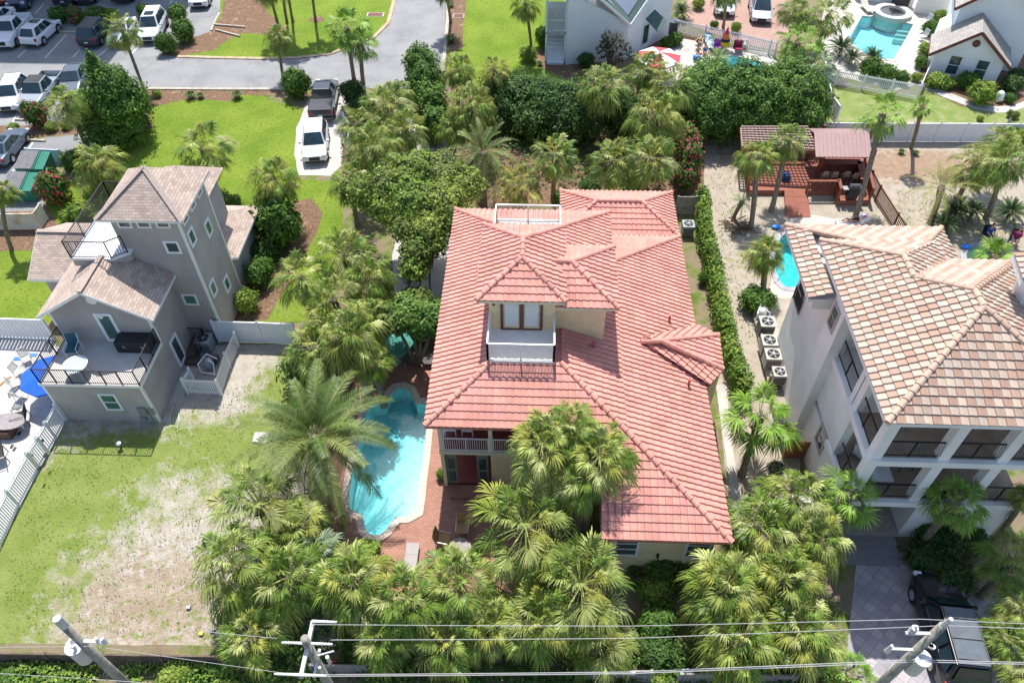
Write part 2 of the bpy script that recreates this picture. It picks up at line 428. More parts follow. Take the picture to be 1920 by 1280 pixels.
# bay on the right with three slopes
bz = 4.35; R1 = at(1201, 641, 5.55); R2 = at(1240, 640, 5.55); C1 = at(1306, 610, bz); C2 = at(1347, 629, bz); C3 = at(1356, 693, bz); C4 = at(1330, 722, bz)
tiles(mb, [C1, C2, R2, R1], (C1, C2), seed=12, **K); tiles(mb, [C2, C3, R2], (C3, C2), seed=13, **K); tiles(mb, [C3, C4, R1, R2], (C4, C3), seed=14, **K)
mb.build('roof', m_redtile, red)
mb = MB()
for p, q in ((A0, TH[0]), (A1, TH[1]), (A3, TH[3]), (A2, TH[2]), (B1, A1), (B2, Bk), (W[0], W[4]), (W[1], W[5]), (W[2], W[5]), (W[3], W[4]), (W[4], W[5]), (C2, R2), (C3, R2), (R1, R2)): hipcaps(red, [(p, q)], m_redtile, .15)
mb = MB(); eavebox(mb, [A0[:2], A1[:2], A2[:2], A3[:2]], HZA); eavebox(mb, [(2.95, HYB), (HXB, HYB), (HXB, HBK), (HX1 + .01, HBK), (HX1 + .01, HYA), (2.95, HYA)], HZB, .18); eavebox(mb, rect(WX0, WY0, HXB - .01, WY1), HZB)
eavebox(mb, [C1[:2], C2[:2], C3[:2], C4[:2]], bz)
mb.build('fascia', M('salmon_fascia', (.42, .17, .14), rough=.7), red)
MB().box((HX0 + 2.86, HYA + 2.87, 6.3), (HX1 - 2.86, HBK - 2.87, 6.98)).build('flat_roof', bpy.data.materials['salmon_fascia'], red)
# walls: the front left corner is an open two-storey porch
mb = MB()
PX0, PX1, PY = -4.33, 3.75, HYA + .65
PO = -1.95                       # right side of the porch opening
mb.prism([(PX0 + .02, PY + 2.6), (PO, PY + 2.6), (PO, PY), (PX1, PY), (PX1, HBK - .5), (PX0 + .02, HBK - .5)], 0, 2.85)
mb.prism([(PX0 + .02, PY + 2.6), (PX1, PY + 2.6), (PX1, HBK - .5), (PX0 + .02, HBK - .5)], 3.05, HZA - .17)
mb.prism(rect(2.6, PY, PX1, PY + 2.59), 3.05, HZA - .17)
mb.prism(rect(3.45, HYB + .6, HXB - .5, HBK - .6), 0, HZB - .19)
mb.prism(rect(WX0 + .4, WY0 - .3, HXB - .51, WY1 - .4), 0, HZB - .19)
bay = [C1, C2, C3, C4]; bc = sum((V(p) for p in bay), V()) / 4
mb.prism([tuple((V(p) * .88 + bc * .12)[:2]) for p in bay], 0, bz - .17)
mb.build('wall', m_cream, red)
MB().box((PX0 - .05, PY - .05, 2.85), (PX1 + .02, PY + 2.7, 3.05)).build('porch_floor', m_creamtrim, red)
MB().box((PX0 + .1, PY + .1, .02), (PO - .02, PY + 2.59, .2)).box((PX0 + .1, PY + .05, 3.05), (2.59, PY + 2.58, 3.075)).build('porch_tiles', M('dark_red_tile', (.22, .045, .04), rough=.5, var=.2, scale=6), red)
for x in (PX0 + .08, PO + .02, 1.0):
    MB().box((x - .09, PY - .02, 3.05), (x + .09, PY + .16, HZA - .17)).build('post', m_creamtrim, red)
MB().box((PX0 - .01, PY - .02, 0), (PX0 + .17, PY + .16, 2.85)).build('post', m_creamtrim, red)
railpart(red, (PX0 + .2, PY + .03, 3.05), (PO - .1, PY + .03, 3.05), m_trim, h=1.0, posts=1.1, bal=.1)
railpart(red, (PO + .15, PY + .03, 3.05), (2.5, PY + .03, 3.05), m_trim, h=1.0, posts=1.4, bal=.1)
m_shutter = M('green_shutter', (.16, .20, .13), rough=.7)
for x in (PX0 + .45, PO - .42):
    b = MB(); b.box((x - .27, PY + .04, .22), (x + .27, PY + .1, 2.7)); b.build('shutter', m_shutter, red)
    MB().box((x - .17, PY + .025, .5), (x + .17, PY + .039, 1.3)).box((x - .17, PY + .025, 1.5), (x + .17, PY + .039, 2.4)).build('shutter_pane', m_glass, red)
MB().box((PX0 + .9, PY + 2.5, .22), (PO - .9, PY + 2.59, 2.3)).build('front_door', m_dark, red)
MB().box((PX0 + .35, PY - .75, 0), (PO, PY - .06, .16)).build('front_step', M('brick_step', (.32, .14, .10), var=.2, scale=9), red)
for x in (-3.9, -3.1):            # chairs on the upper porch
    b = MB(); cx, cy, cz = x, PY + 1.1, 3.08
    for dx in (-.25, .25):
        for dy in (-.25, .25): b.box((cx + dx - .02, cy + dy - .02, cz), (cx + dx + .02, cy + dy + .02, cz + (.95 if dy > 0 else .42)))
        b.box((cx + dx - .025, cy - .27, cz + .62), (cx + dx + .025, cy + .27, cz + .65))
    b.box((cx - .27, cy - .27, cz + .4), (cx + .27, cy + .27, cz + .44))
    for k in range(4): b.box((cx - .25, cy + .235, cz + .55 + k * .11), (cx + .25, cy + .265, cz + .6 + k * .11))
    tag(b.build('porch_chair', m_trim), 'white slatted armchair on the upper porch, ' + ('nearer the left post' if x < -3.5 else 'farther from the left post'), 'chair', 'white armchairs on the upper porch')
# windows under the low front eave
window(red, (4.2, HYB + .6, 2.5), 'front', .9, 1.5, mull=2); window(red, (7.3, HYB + .6, 2.5), 'front', .9, 1.5, mull=2)
for z, y in ((2.2, 19), (2.2, 24), (2.2, 32)): window(red, (HXB - .5, y, z), 'right', 1, 1.2, mull=1)
window(red, (.4, PY, 1.7), 'front', 1.2, 1.4, mull=1)
b = MB(); b.box((5.6, HYB + .54, 1.62), (5.72, HYB + .6, 1.9)); b.tube([(5.66, HYB + .5, 1.7), (5.66, HYB + .42, 1.75), (5.66, HYB + .42, 1.5)], .03, 6); b.build('wall_lamp', m_black, red)
# third floor room with balcony
TX0, TX1, TYF, TYB, TZ = -2.62, 1.35, 24.1, 29.4, 9.42; th_ = (TX1 - TX0) / 2; tr = TZ + PT * 1.06 * th_; tcx = (TX0 + TX1) / 2
T = [V((TX0, TYF, TZ)), V((TX1, TYF, TZ)), V((TX1, TYB, TZ)), V((TX0, TYB, TZ)), V((tcx, TYF + th_, tr)), V((tcx, TYB - th_, tr))]
mb = MB(); tiles(mb, [T[0], T[1], T[4]], (T[0], T[1]), seed=21, **K); tiles(mb, [T[1], T[2], T[5], T[4]], (T[1], T[2]), seed=22, **K)
tiles(mb, [T[2], T[3], T[5]], (T[3], T[2]), seed=23, **K); tiles(mb, [T[3], T[0], T[4], T[5]], (T[3], T[0]), seed=24, **K)
# lower hip beside it
DX1, DYF, DYB, DZ = 3.75, 24.35, 28.6, 8.85; dh = (DYB - DYF) / 2; dz = DZ + PT * dh; ap = V((DX1 - dh, DYF + dh, dz)); xl = TX1 - .45
D = [V((xl, DYF, DZ)), V((DX1, DYF, DZ)), V((DX1, DYB, DZ)), V((xl, DYB, DZ)), V((xl, DYF + dh, dz))]
tiles(mb, [D[0], D[1], ap, D[4]], (D[0], D[1]), seed=25, **K); tiles(mb, [D[1], D[2], ap], (D[1], D[2]), seed=26, **K); tiles(mb, [D[2], D[3], D[4], ap], (D[3], D[2]), seed=27, **K)
mb.build('upper_roof', m_redtile, red)
hipcaps(red, [(T[0], T[4]), (T[1], T[4]), (T[2], T[5]), (T[3], T[5]), (T[4], T[5]), (D[1], ap), (D[2], ap), (D[4], ap)], m_redtile, .14)
mb = MB(); eavebox(mb, rect(TX0, TYF, TX1, TYB), TZ); eavebox(mb, rect(xl, DYF, DX1, DYB), DZ, .14); mb.build('upper_fascia', m_creamtrim, red)
mb = MB(); mb.prism(rect(TX0 + .5, TYF + .55, TX1 - .45, TYB - .5), 6, TZ - .17); mb.prism(rect(TX1 - .449, DYF + .5, DX1 - .5, DYB - .5), 5, DZ - .15)
mb.build('upper_wall', m_cream, red)
wy = TYF + .55; dx0, dx1 = TX0 + .48, TX1 - .42; dz0 = 7.1; dy0 = 22.62
m_brown = M('brown_door', (.13, .055, .045), rough=.5)
dc = aty(970 + 8, 600, wy).x
mb = MB(); ring_box(mb, (dc, wy, dz0 + 1.1), (1, 0, 0), (0, 0, 1), 1.7, 2.1, .12, 0, .07, (0, -1, 0)); mb.box((dc - .09, wy - .08, dz0 + .06), (dc + .09, wy, dz0 + 2.15))
dr = mb.build('balcony_door', m_brown, red)
for sx in (-1, 1):
    g = MB(); g.box((dc + sx * .46 - .33, wy - .05, dz0 + .25), (dc + sx * .46 + .33, wy - .02, dz0 + 2.1)); go = g.build('blind_panel', M('blind', (.62, .63, .6), var=.03), red)
    g = MB()
    for k in range(17): g.box((dc + sx * .46 - .3, wy - .075, dz0 + .3 + k * .105), (dc + sx * .46 + .3, wy - .051, dz0 + .36 + k * .105))
    g.build('blind_slats', m_trim, red)
mb = MB(); mb.box((dx0, dy0, dz0 - .22), (dx1, wy - .001, dz0)); mb.build('balcony_floor', M('balcony_floor_grey', (.8, .79, .76), var=.05), red)
mb = MB(); mb.box((dx0, dy0 - .03, 6.4), (dx1, dy0, dz0 + .04)); mb.build('balcony_fascia', m_trim, red)
for p, q in (((dx0 + .05, dy0 + .04), (dx1 - .05, dy0 + .04)), ((dx0 + .05, dy0 + .04), (dx0 + .05, wy - .1)), ((dx1 - .05, dy0 + .04), (dx1 - .05, wy - .1))):
    railpart(red, (*p, dz0), (*q, dz0), m_trim, h=1.1, posts=1.6, bal=.065, bt=.028, pt=.09, rt=.07)
b = MB(); b.box((dc - 1.32, wy - .1, dz0 + 1.75), (dc - 1.2, wy, dz0 + 2.0)); b.cyl((dc - 1.26, wy - .14), .08, dz0 + 1.7, dz0 + 1.9, 8, .04); b.build('wall_lamp', m_black, red)
# rear roof terrace
rx0, rx1, ry0, ry1 = TX0 + .35, TX1 - .1, TYB, 32.95; rz = 6.95
MB().box((rx0, ry0 - .4, rz - 1.0), (rx1, ry1, rz)).build('terrace_floor', M('terrace_white', (.6, .58, .55), var=.05), red)
for p, q in (((rx0 + .05, ry1 - .05), (rx1 - .05, ry1 - .05)), ((rx0 + .05, ry0 + .1), (rx0 + .05, ry1 - .05)), ((rx1 - .05, ry0 + .1), (rx1 - .05, ry1 - .05))):
    railpart(red, (*p, rz), (*q, rz), m_trim, h=1.05, posts=1.5, bal=.1, bt=.025, pt=.09, rt=.07)
for (u, v, z) in ((1112, 655, 6.3), (1256, 594, 5.1), (1293, 714, 4.9)):
    p = at(u, v, z); b = MB(); b.cyl(p, .06 if u > 1200 else .09, z - .5, z + (.1 if u > 1200 else .45), 10); b.cyl(p, .09 if u > 1200 else .13, z + (.1 if u > 1200 else .45), z + (.14 if u > 1200 else .5), 10); b.build('vent_pipe', m_redtile if 0 else M('vent_red', (.38, .12, .10)), red)

# ================================================================ grey shingled house on the left
gh = E('grey_tower_house', 'grey stucco house with tower, brown shingle roofs and black railed deck, left of the pool', 'house', (-21, 28, 0))
GX0, GX1 = -25.15, -20.0; GY0, GYW = 23.9, 26.9; GD = 3.1
tx0, tx1, ty0, ty1 = -21.75, -18.2, 30.0, 33.7
mb = MB()
mb.prism(rect(GX0, GY0, GX1, GYW), 0, GD - .1)
mb.prism(rect(GX0, GYW + .001, GX1, 31.0), 0, 5.35)
gm = (GX0 + GX1) / 2; gz = 7.05
for yy in (GYW + .001,): mb.hexa([(GX0, yy, 5.35), (GX1, yy, 5.35), (GX1, 31, 5.35), (GX0, 31, 5.35), (gm - .01, yy, gz - .12), (gm + .01, yy, gz - .12), (gm + .01, 31, gz - .12), (gm - .01, 31, gz - .12)])
mb.prism(rect(tx0, ty0, tx1, ty1), 0, 8.95)
mb.prism(rect(-28.9, 32.0, -24, 36.3), 0, 3.0)
mb.prism(rect(-24.2, 30.999, tx0 - .001, 36.5), 0, 6.7)
mb.prism(rect(-22.3, 34.0, -18.3, 38.4), 0, 2.9)
mb.prism(rect(-22.0, 33.701, -19.2, 37.3), 0, 6.6)
mb.build('wall', m_grey, gh)
MB().box((GX0 - .06, GY0 - .06, GD - .1), (GX1 + .06, GYW, GD)).build('deck_floor', m_deckfloor, gh)
mb = MB()      # pale corner boards
for (x, y, z0, z1) in ((GX0, GY0, 0, GD - .12), (GX1, GY0, 0, GD - .12), (tx1, ty0, 0, 8.95), (tx1, ty1, 0, 8.95), (GX1, GYW, GD, 5.3), (GX0, GYW, GD, 5.3)):
    mb = MB(); mb.box((x - .09, y - .03, z0), (x + .03, y + .1, z1)) if x in (GX1, tx1) else mb.box((x - .03, y - .03, z0), (x + .09, y + .1, z1)); mb.build('corner_board', m_trim, gh)
mb = MB(); mb.box((GX0 - .08, GY0 - .08, GD - .16), (GX1 + .08, GY0 - .061, GD + .03)); mb.box((GX1 + .061, GY0 - .06, GD - .16), (GX1 + .08, GYW, GD + .03))
mb.build('trim_board', m_trim, gh)
# gable roof
ex, ez, ey0 = .45, 5.2, GYW - .38
mb = MB(); L0 = V((GX0 - ex, ey0, ez)); L1 = V((GX0 - ex, 31.2, ez)); Rg0 = V((gm, ey0, gz)); Rg1 = V((gm, 29.25, gz)); Q0 = V((GX1 + ex, ey0, ez)); Q1 = V((GX1 + ex, 29.98, ez))
flatroof(mb, [L0, Rg0, Rg1, L1], (L0, L1)); flatroof(mb, [Q0, Q1, V((tx0, 29.98, 6.5)), Rg1, Rg0], (Q0, Q1))
# tower pyramid
qx0, qx1, qy0, qy1, qz = -22.2, -17.75, 29.6, 34.05, 9.1; qa = V(((qx0 + qx1) / 2, (qy0 + qy1) / 2 + .05, 10.75))
q = [V((qx0, qy0, qz)), V((qx1, qy0, qz)), V((qx1, qy1, qz)), V((qx0, qy1, qz))]
for i in range(4): flatroof(mb, [q[i], q[(i + 1) % 4], qa], (q[i], q[(i + 1) % 4]))
# left wing, rear parts
wl = [V((-29.5, 31.6, 3.05)), V((-24.3, 31.6, 3.05)), V((-24.3, 34.2, 4.5)), V((-29.5, 34.2, 4.5)), V((-24.3, 36.8, 3.05)), V((-29.5, 36.8, 3.05))]
flatroof(mb, [wl[0], wl[1], wl[2], wl[3]], (wl[0], wl[1])); flatroof(mb, [wl[3], wl[2], wl[4], wl[5]], (wl[5], wl[4]))
rw = [V((-22.6, 33.9, 3.0)), V((-17.85, 33.9, 3.0)), V((-17.85, 38.9, 3.0)), V((-22.6, 38.9, 3.0)), V((-20.2, 36.4, 4.2))]
for i in range(4): flatroof(mb, [rw[i], rw[(i + 1) % 4], rw[4]], (rw[i], rw[(i + 1) % 4]))
rp = [V((-22.4, 34.2, 6.65)), V((-18.8, 34.2, 6.65)), V((-18.8, 37.8, 6.65)), V((-22.4, 37.8, 6.65)), V((-20.6, 36.0, 8.0))]
for i in range(4): flatroof(mb, [rp[i], rp[(i + 1) % 4], rp[4]], (rp[i], rp[(i + 1) % 4]))
mb.build('roof', m_shingle, gh)
MB().prism(rect(qx0 + .02, qy0 + .02, qx1 - .02, qy1 - .02), 8.95, qz - .02).build('soffit', m_trim, gh)
for a, b in ((L0, Rg0), (Rg0, Q0), (Q0, Q1), (wl[0], wl[1]), (wl[3], wl[0]), (rw[0], rw[1]), (rw[1], rw[2])): MB().beam(V(a) - V((0, 0, .1)), V(b) - V((0, 0, .1)), .04, .16).build('fascia', m_trim, gh)
m_srid = M('shingle_ridge', (.36, .29, .25), rough=.95, var=.2, scale=12)
for a, b in ((q[0], qa), (q[1], qa), (Rg0, Rg1), (wl[3], wl[2])):
    a, b = V(a), V(b); mb = MB(); mb.beam(a + V((0, 0, .02)), b + V((0, 0, .02)), .26, .05); mb.build('ridge_strip', m_srid, gh)
MB().cyl((gm + .02, GYW - .03), .01, 0, .01).tube([(gm + .1, GYW + .01, 6.15), (gm + .1, GYW - .05, 6.15)], .27, 20).build('gable_vent', m_trim, gh)
# upper roof deck
uz = 6.95; ux0, ux1, uy0, uy1 = -24.15, tx0, 29.15, 34.3
MB().prism([(ux0, uy0), (-22.0, uy0), (-21.3, uy0 + .55), (-21.3, 30.0), (ux1, 30.0), (ux1, uy1), (ux0, uy1)], uz - .55, uz - .1).build('deck_wall', m_grey, gh)
MB().prism([(ux0 - .05, uy0 - .05), (-21.95, uy0 - .05), (-21.22, uy0 + .52), (-21.22, 29.999), (ux1, 29.999), (ux1, uy1), (ux0 - .05, uy1)], uz - .1, uz).build('upper_deck_floor', m_white, gh)
for p, q_ in (((ux0, uy0), (-22.0, uy0)), ((-22.0, uy0), (-21.35, uy0 + .5)), ((ux0, uy0), (ux0, uy1)), ((ux0, uy1), (ux1 - .2, uy1))):
    railpart(gh, (*p, uz), (*q_, uz), m_black, h=1.1, posts=1.6, bal=.12, bt=.022)
for p, q_ in (((GX0, GY0), (GX1, GY0)), ((GX0, GY0), (GX0, GYW - .05)), ((GX1, GY0), (GX1, GYW - .05))):
    railpart(gh, (*p, GD), (*q_, GD), m_black, h=1.05, posts=.86, bal=.115, bt=.02)
# windows
for u in (234, 270, 306): window(gh, aty(u, 420, ty0), 'front', .55, .28, m_white, m_glass, t=.09)
window(gh, aty(324, 463, ty0), 'front', .58, .6, m_white, m_glass, t=.12); window(gh, aty(357, 561, ty0), 'front', .62, .62, m_white, m_glass_g, t=.1)
for u, v in ((359, 444), (390, 427), (399, 540), (425, 532)): window(gh, atx(u, v, tx1), 'right', .5, .75, m_white, m_glass_g, t=.12)
for k in range(3): window(gh, (tx1, ty0 + .7 + k * 1.15, 8.45), 'right', .55, .3, m_white, m_glass, t=.1)
dd = aty(206, 614, GYW); window(gh, (dd.x, GYW, GD + 1.06), 'front', .62, 1.75, m_white, m_glass_g, t=.17, name='door')
window(gh, aty(208, 753, GY0), 'front', .72, 1.15, m_white, m_glass_g, t=.1, mull=1)
sdp = atx(330, 650, GX1); window(gh, (GX1, sdp.y, 1.35), 'right', .62, 1.7, m_white, m_glass, t=.15, name='door')
# meter boxes
b = MB(); mp = aty(268, 768, GY0); b.box((mp.x - .22, GY0 - .14, mp.z - .3), (mp.x + .2, GY0, mp.z + .25)); b.box((mp.x + .4, GY0 - .1, mp.z - .25), (mp.x + .62, GY0, mp.z + .2)); b.box((mp.x - .35, GY0 - .1, mp.z - .8), (mp.x, GY0, mp.z - .55)); b.box((mp.x + .22, GY0 - .05, .1), (mp.x + .26, GY0, mp.z)); b.build('meter_box', m_grate, gh)
b = MB()
for (u, v, Y) in ((101, 441, None),): 
    p = at(u, v, 4.2); b.cyl(p, .07, 3.7, 4.5, 8)
p = at(256, 535, 6.0); b.cyl(p, .07, 5.6, 6.25, 8); b.build('vent_pipe', m_grate, gh)

# ================================================================ pale house with tan tile roof on the right
TAN = [[(.50, .395, .31), (.46, .36, .285), (.43, .35, .29)], [(.40, .265, .195), (.36, .235, .175), (.38, .285, .225)]]
def tanpal(R_, i, k):
    c = R_.choice(TAN[(i + k) % 2 if R_.random() < .9 else R_.randrange(2)])
    t = .93 + .12 * R_.random(); return tuple(x * t for x in c)
th = E('tan_tiled_house', 'three storey pale house with mottled tan tile roof and black railed balconies', 'house', (18, 24, 0))
K2 = dict(tw=.34, cs=.37, amp=.07, lip=.055, pal=tanpal)
m1 = [V((13.35, 17.75, 9.65)), V((21.92, 17.75, 9.65)), V((21.92, 27.27, 9.65)), V((13.35, 27.27, 9.65))]
hw = 4.47; ra = V((17.63, 22.01, 11.71)); rb = V((17.63, 22.97, 11.71)); 
mb = MB()
j1 = V((16.03, 24.55, 10.91)); j2 = V((16.03, 25.93, 10.91))
tiles(mb, [m1[0], m1[1], ra], (m1[0], m1[1]), seed=31, **K2); tiles(mb, [m1[1], V((21.92, 27.18, 9.65)), rb, ra], (m1[1], m1[2]), seed=32, **K2)
tiles(mb, [m1[0], ra, rb, j1, V((13.35, 24.55, 9.65))], (m1[0], V((13.35, 24.55, 9.65))), seed=33, **K2)
bk = V((21.92, 27.18, 9.65)); bl = V((18.57, 27.18, 9.65)); tiles(mb, [bk, bl, j1, rb], (bl, bk), seed=34, **K2)
n1 = V((13.35, 28.42, 9.65)); n2 = V((18.76, 28.42, 9.65))
tiles(mb, [V((13.35, 24.55, 9.65)), j1, j2, n1], (V((13.35, 24.55, 9.65)), n1), seed=35, **K2); tiles(mb, [n1, j2, n2], (n1, n2), seed=36, **K2); tiles(mb, [V((18.76, 24.69, 9.65)), n2, j2, j1], (V((18.76, 24.69, 9.65)), n2), seed=37, **K2)
o1 = V((12.35, 25.26, 8.84)); o2 = V((12.35, 30.53, 8.84)); o3 = V((15.60, 28.09, 9.89)); o4 = V((20.00, 30.53, 8.84)); o5 = V((13.34, 25.26, 9.19))
o6 = V((13.34, 28.09, 9.19)); tiles(mb, [o1, o5, V((13.34, 29.76, 9.19)), o2], (o1, o2), seed=38, **K2)
tiles(mb, [o2, V((14.93, 28.47, 9.65)), V((18.55, 28.47, 9.65)), o4], (o2, o4), seed=39, **K2); tiles(mb, [V((20.00, 26.32, 8.84)), o4, V((18.47, 28.61, 9.55)), V((18.47, 26.32, 9.55))], (V((20.00, 26.32, 8.84)), o4), seed=40, **K2)
mb.build('roof', m_tantile, th)
def cappal(R_, i, k): t = .9 + .2 * R_.random(); return (.52 * t, .35 * t, .26 * t)
hipcaps(th, [(m1[0], ra), (m1[1], ra), (ra, rb), (rb, j1), (rb, bk), (j1, j2), (n1, j2), (o2, V((14.93, 28.47, 9.65))), (o4, V((18.47, 28.61, 9.55)))], m_tantile, .15, cappal)
mb = MB(); eavebox(mb, rect(13.350, 17.752, 21.915, 27.179), 9.65, .2); eavebox(mb, rect(13.351, 27.180, 18.757, 28.471), 9.65, .19); eavebox(mb, rect(12.345, 25.265, 13.254, 30.528), 8.84, .18); eavebox(mb, rect(13.255, 28.519, 20.001, 30.528), 8.84, .18); mb.build('fascia', m_wh_stucco, th)
X0, Y0 = 13.95, 18.3; X1 = 21.6
F2, F3, TOP = 3.35, 6.5, 9.4
mb = MB()
# main block behind the balconies
mb.prism([(X0, Y0 + 6.2), (X0 + 2.6, Y0 + 6.2), (X0 + 2.6, Y0 + 2.4), (X1, Y0 + 2.4), (X1, 26.8), (X0, 26.8)], F3, TOP)
mb.prism([(X0, Y0 + 2.4), (X1, Y0 + 2.4), (X1, 26.8), (X0, 26.8)], F2, F3 - .35)
mb.prism([(X0, Y0 + 3.2), (X0 + 3.4, Y0 + 3.2), (X0 + 3.4, Y0 + .1), (X1, Y0 + .1), (X1, 26.8), (X0, 26.8)], 0, F2 - .35)
mb.prism(rect(13.8, 25.6, 19.7, 30.1), 0, 8.6); mb.prism(rect(12.75, 25.6, 13.799, 30.1), 7.9, 8.6)
mb.box((X0 - .001, Y0, 0), (X0 + .35, Y0 + 3.19, F2 - .35))
# left wall pieces beside the balconies, above and between the openings
mb.box((X0, Y0 + 2.401, F3), (X0 + .3, Y0 + 2.9, TOP)); mb.box((X0, Y0 + 5.7, F3), (X0 + .3, Y0 + 6.19, TOP))
mb.build('wall', m_wh_stucco, th)
MB().box((X0 - .12, Y0 - .12, F2 - .35), (X1, Y0 + 3.2, F2)).box((X0 - .12, Y0 - .12, F3 - .35), (X1, Y0 + 6.2, F3)).build('floor_band', m_wh_stucco, th)
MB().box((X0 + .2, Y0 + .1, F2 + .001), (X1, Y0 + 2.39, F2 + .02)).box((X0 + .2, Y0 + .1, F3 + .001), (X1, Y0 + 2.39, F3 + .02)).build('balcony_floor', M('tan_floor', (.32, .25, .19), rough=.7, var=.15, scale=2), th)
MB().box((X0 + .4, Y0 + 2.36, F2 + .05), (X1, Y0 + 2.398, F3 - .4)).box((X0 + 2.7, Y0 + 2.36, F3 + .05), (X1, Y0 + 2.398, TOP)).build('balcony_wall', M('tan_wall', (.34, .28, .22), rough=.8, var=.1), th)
for z0, z1 in ((F2, F3 - .35), (F3, TOP)):
    xs = [X0 + .22, X0 + 2.95, X0 + 5.35, X0 + 7.75]
    for x in xs: MB().box((x - .22, Y0, z0), (x + .22, Y0 + .44, z1)).build('column', m_wh_stucco, th)
    ys = (Y0 + 2.3,) if z0 == F2 else (Y0 + 3.0,)
    def bowed(p, q, z):
        b = MB(); p = V((*p, z)); q = V((*q, z)); d = (q - p).normalized(); nn = d.cross(V((0, 0, 1)))
        if nn.x > .5 or nn.y > .5: nn = -nn
        n_ = int((q - p).length / .115)
        for i in range(n_ + 1):
            c = p.lerp(q, i / n_); b.tube([c + V((0, 0, .08)), c + nn * .12 + V((0, 0, .3)), c + nn * .04 + V((0, 0, .7)), c + V((0, 0, 1.0))], .011, 4)
        b.beam(p + V((0, 0, 1.02)), q + V((0, 0, 1.02)), .06, .05); b.beam(p + V((0, 0, .08)), q + V((0, 0, .08)), .04, .04); mid = p.lerp(q, .5); b.box((mid.x - .03, mid.y - .03, z), (mid.x + .03, mid.y + .03, z + 1.02))
        return b.build('railing', m_black, th)
    for i in range(3): bowed((xs[i] + .24, Y0 + .15), (xs[i + 1] - .24, Y0 + .15), z0 + .02)
    if z0 == F3:
        MB().box((X0, Y0 + 2.85, z0), (X0 + .35, Y0 + 3.25, z1)).build('column', m_wh_stucco, th)
        bowed((X0 + .12, Y0 + .46), (X0 + .12, Y0 + 2.8), z0 + .02); bowed((X0 + .12, Y0 + 3.3), (X0 + .12, Y0 + 5.65), z0 + .02)
    else: bowed((X0 + .12, Y0 + .46), (X0 + .12, Y0 + 2.3), z0 + .02)
m_wf = M('window_surround', (.42, .38, .37), rough=.8)
for (u, v, X, w_, h_) in ((1548, 672, X0, .75, 1.05), (1505, 722, X0, .75, 1.05), (1540, 822, X0, .75, 1.05)): 
    p = atx(u, v, X); window(th, p, 'left', w_, h_, m_wf, m_glass, t=.13, mull=1)
pw = atx(1556, 530, 13.94)
# stair tower with the tall diamond window
MB().box((13.5, 23.9, 0), (14.0, 25.25, 9.4)).build('bay_wall', m_wh_stucco, th); window(th, (13.5, 24.65, 8.3), 'left', .55, 1.1, m_wf, m_glass, t=.12, mull=1)
window(th, (13.8, 29.2, 5.4), 'left', 1.0, 1.6, m_wf, m_dark, t=.12); railpart(th, (13.7, 28.6, 4.6), (13.7, 29.8, 4.6), m_black, h=.9, posts=1.2)
window(th, (X0 + 5.2, Y0 + .1, 1.7), 'front', 1.0, 1.4, m_wf, m_glass, t=.12, mull=1)
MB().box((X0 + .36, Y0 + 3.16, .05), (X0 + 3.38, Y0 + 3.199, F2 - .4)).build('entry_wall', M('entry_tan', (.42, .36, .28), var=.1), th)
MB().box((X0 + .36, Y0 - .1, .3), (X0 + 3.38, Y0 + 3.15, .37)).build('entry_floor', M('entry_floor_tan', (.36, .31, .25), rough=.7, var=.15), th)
tc_ = [at(1901, 474, 12.2), at(1918, 526, 12.2)]
mb = MB(); P = [tc_[1], tc_[0], tc_[0] + V((3, -1.0, 1.35)), tc_[1] + V((3, 1.0, 1.35))]; tiles(mb, P, (P[0], P[1]), seed=44, **K2); mb.build('turret_roof', m_tantile, th)
MB().hexa([tc_[1] + V((.0, 0, -.3)), tc_[1] + V((3, 0, -.3)), tc_[0] + V((3, 0, -.3)), tc_[0] + V((0, 0, -.3)), tc_[1] + V((0, 0, -.02)), tc_[1] + V((3, 0, -.02)), tc_[0] + V((3, 0, -.02)), tc_[0] + V((0, 0, -.02))]).box((tc_[1].x + .8, tc_[1].y + .4, 8), (tc_[1].x + 3, tc_[0].y - .4, 11.9)).build('turret_wall', m_wh_stucco, th)
# ceiling fan seen on the upper balcony
fp = V((16.9, 19.4, 8.7)); b = MB(); b.cyl(fp, .03, 8.7, 9.38, 6); b.cyl(fp, .12, 8.6, 8.72, 10)
for k in range(5):
    a = k * 2 * pi / 5; b.beam(fp + V((cos(a) * .12, sin(a) * .12, 0)), fp + V((cos(a) * .62, sin(a) * .62, 0)), .13, .015)
tag(b.build('ceiling_fan', m_black), 'dark ceiling fan under the top balcony roof of the tan tiled house', 'ceiling fan')
# ================================================================ ground, roads, lawns, pools
G1 = (.14, .225, .022); G2 = (.225, .30, .04); DRY = (.30, .27, .13); SAND = (.52, .475, .41); SAND2 = (.42, .37, .31); BRN = (.20, .14, .09); BRN2 = (.33, .25, .18)
MUL = (.15, .085, .05); MUL2 = (.29, .19, .125)
m_lawn = ground_mat('lawn_grass', [(G1, G2, .35, None), ((.20, .27, .06), (.27, .30, .10), 1.5, (.62, .25, .5, [(-15, 58, 8, 6, .35), (-20, 31, 9, 4, .3), (-12, 40, 3, 6, .3)], 0.35)), ((.38, .33, .24), (.45, .40, .32), 2, (.8, .12, 1.1, [(-25, 30, 6, 4, .35), (-10.5, 39.5, 2.0, 3, .45), (-20.5, 41.5, 2.2, 1.5, .6), (-17, 60, 7, 3, .3)], 0.3)), ((.08, .14, .015), (.10, .17, .02), 6, (.62, .2, 5, [], .5))], bump=.9, bscale=14)
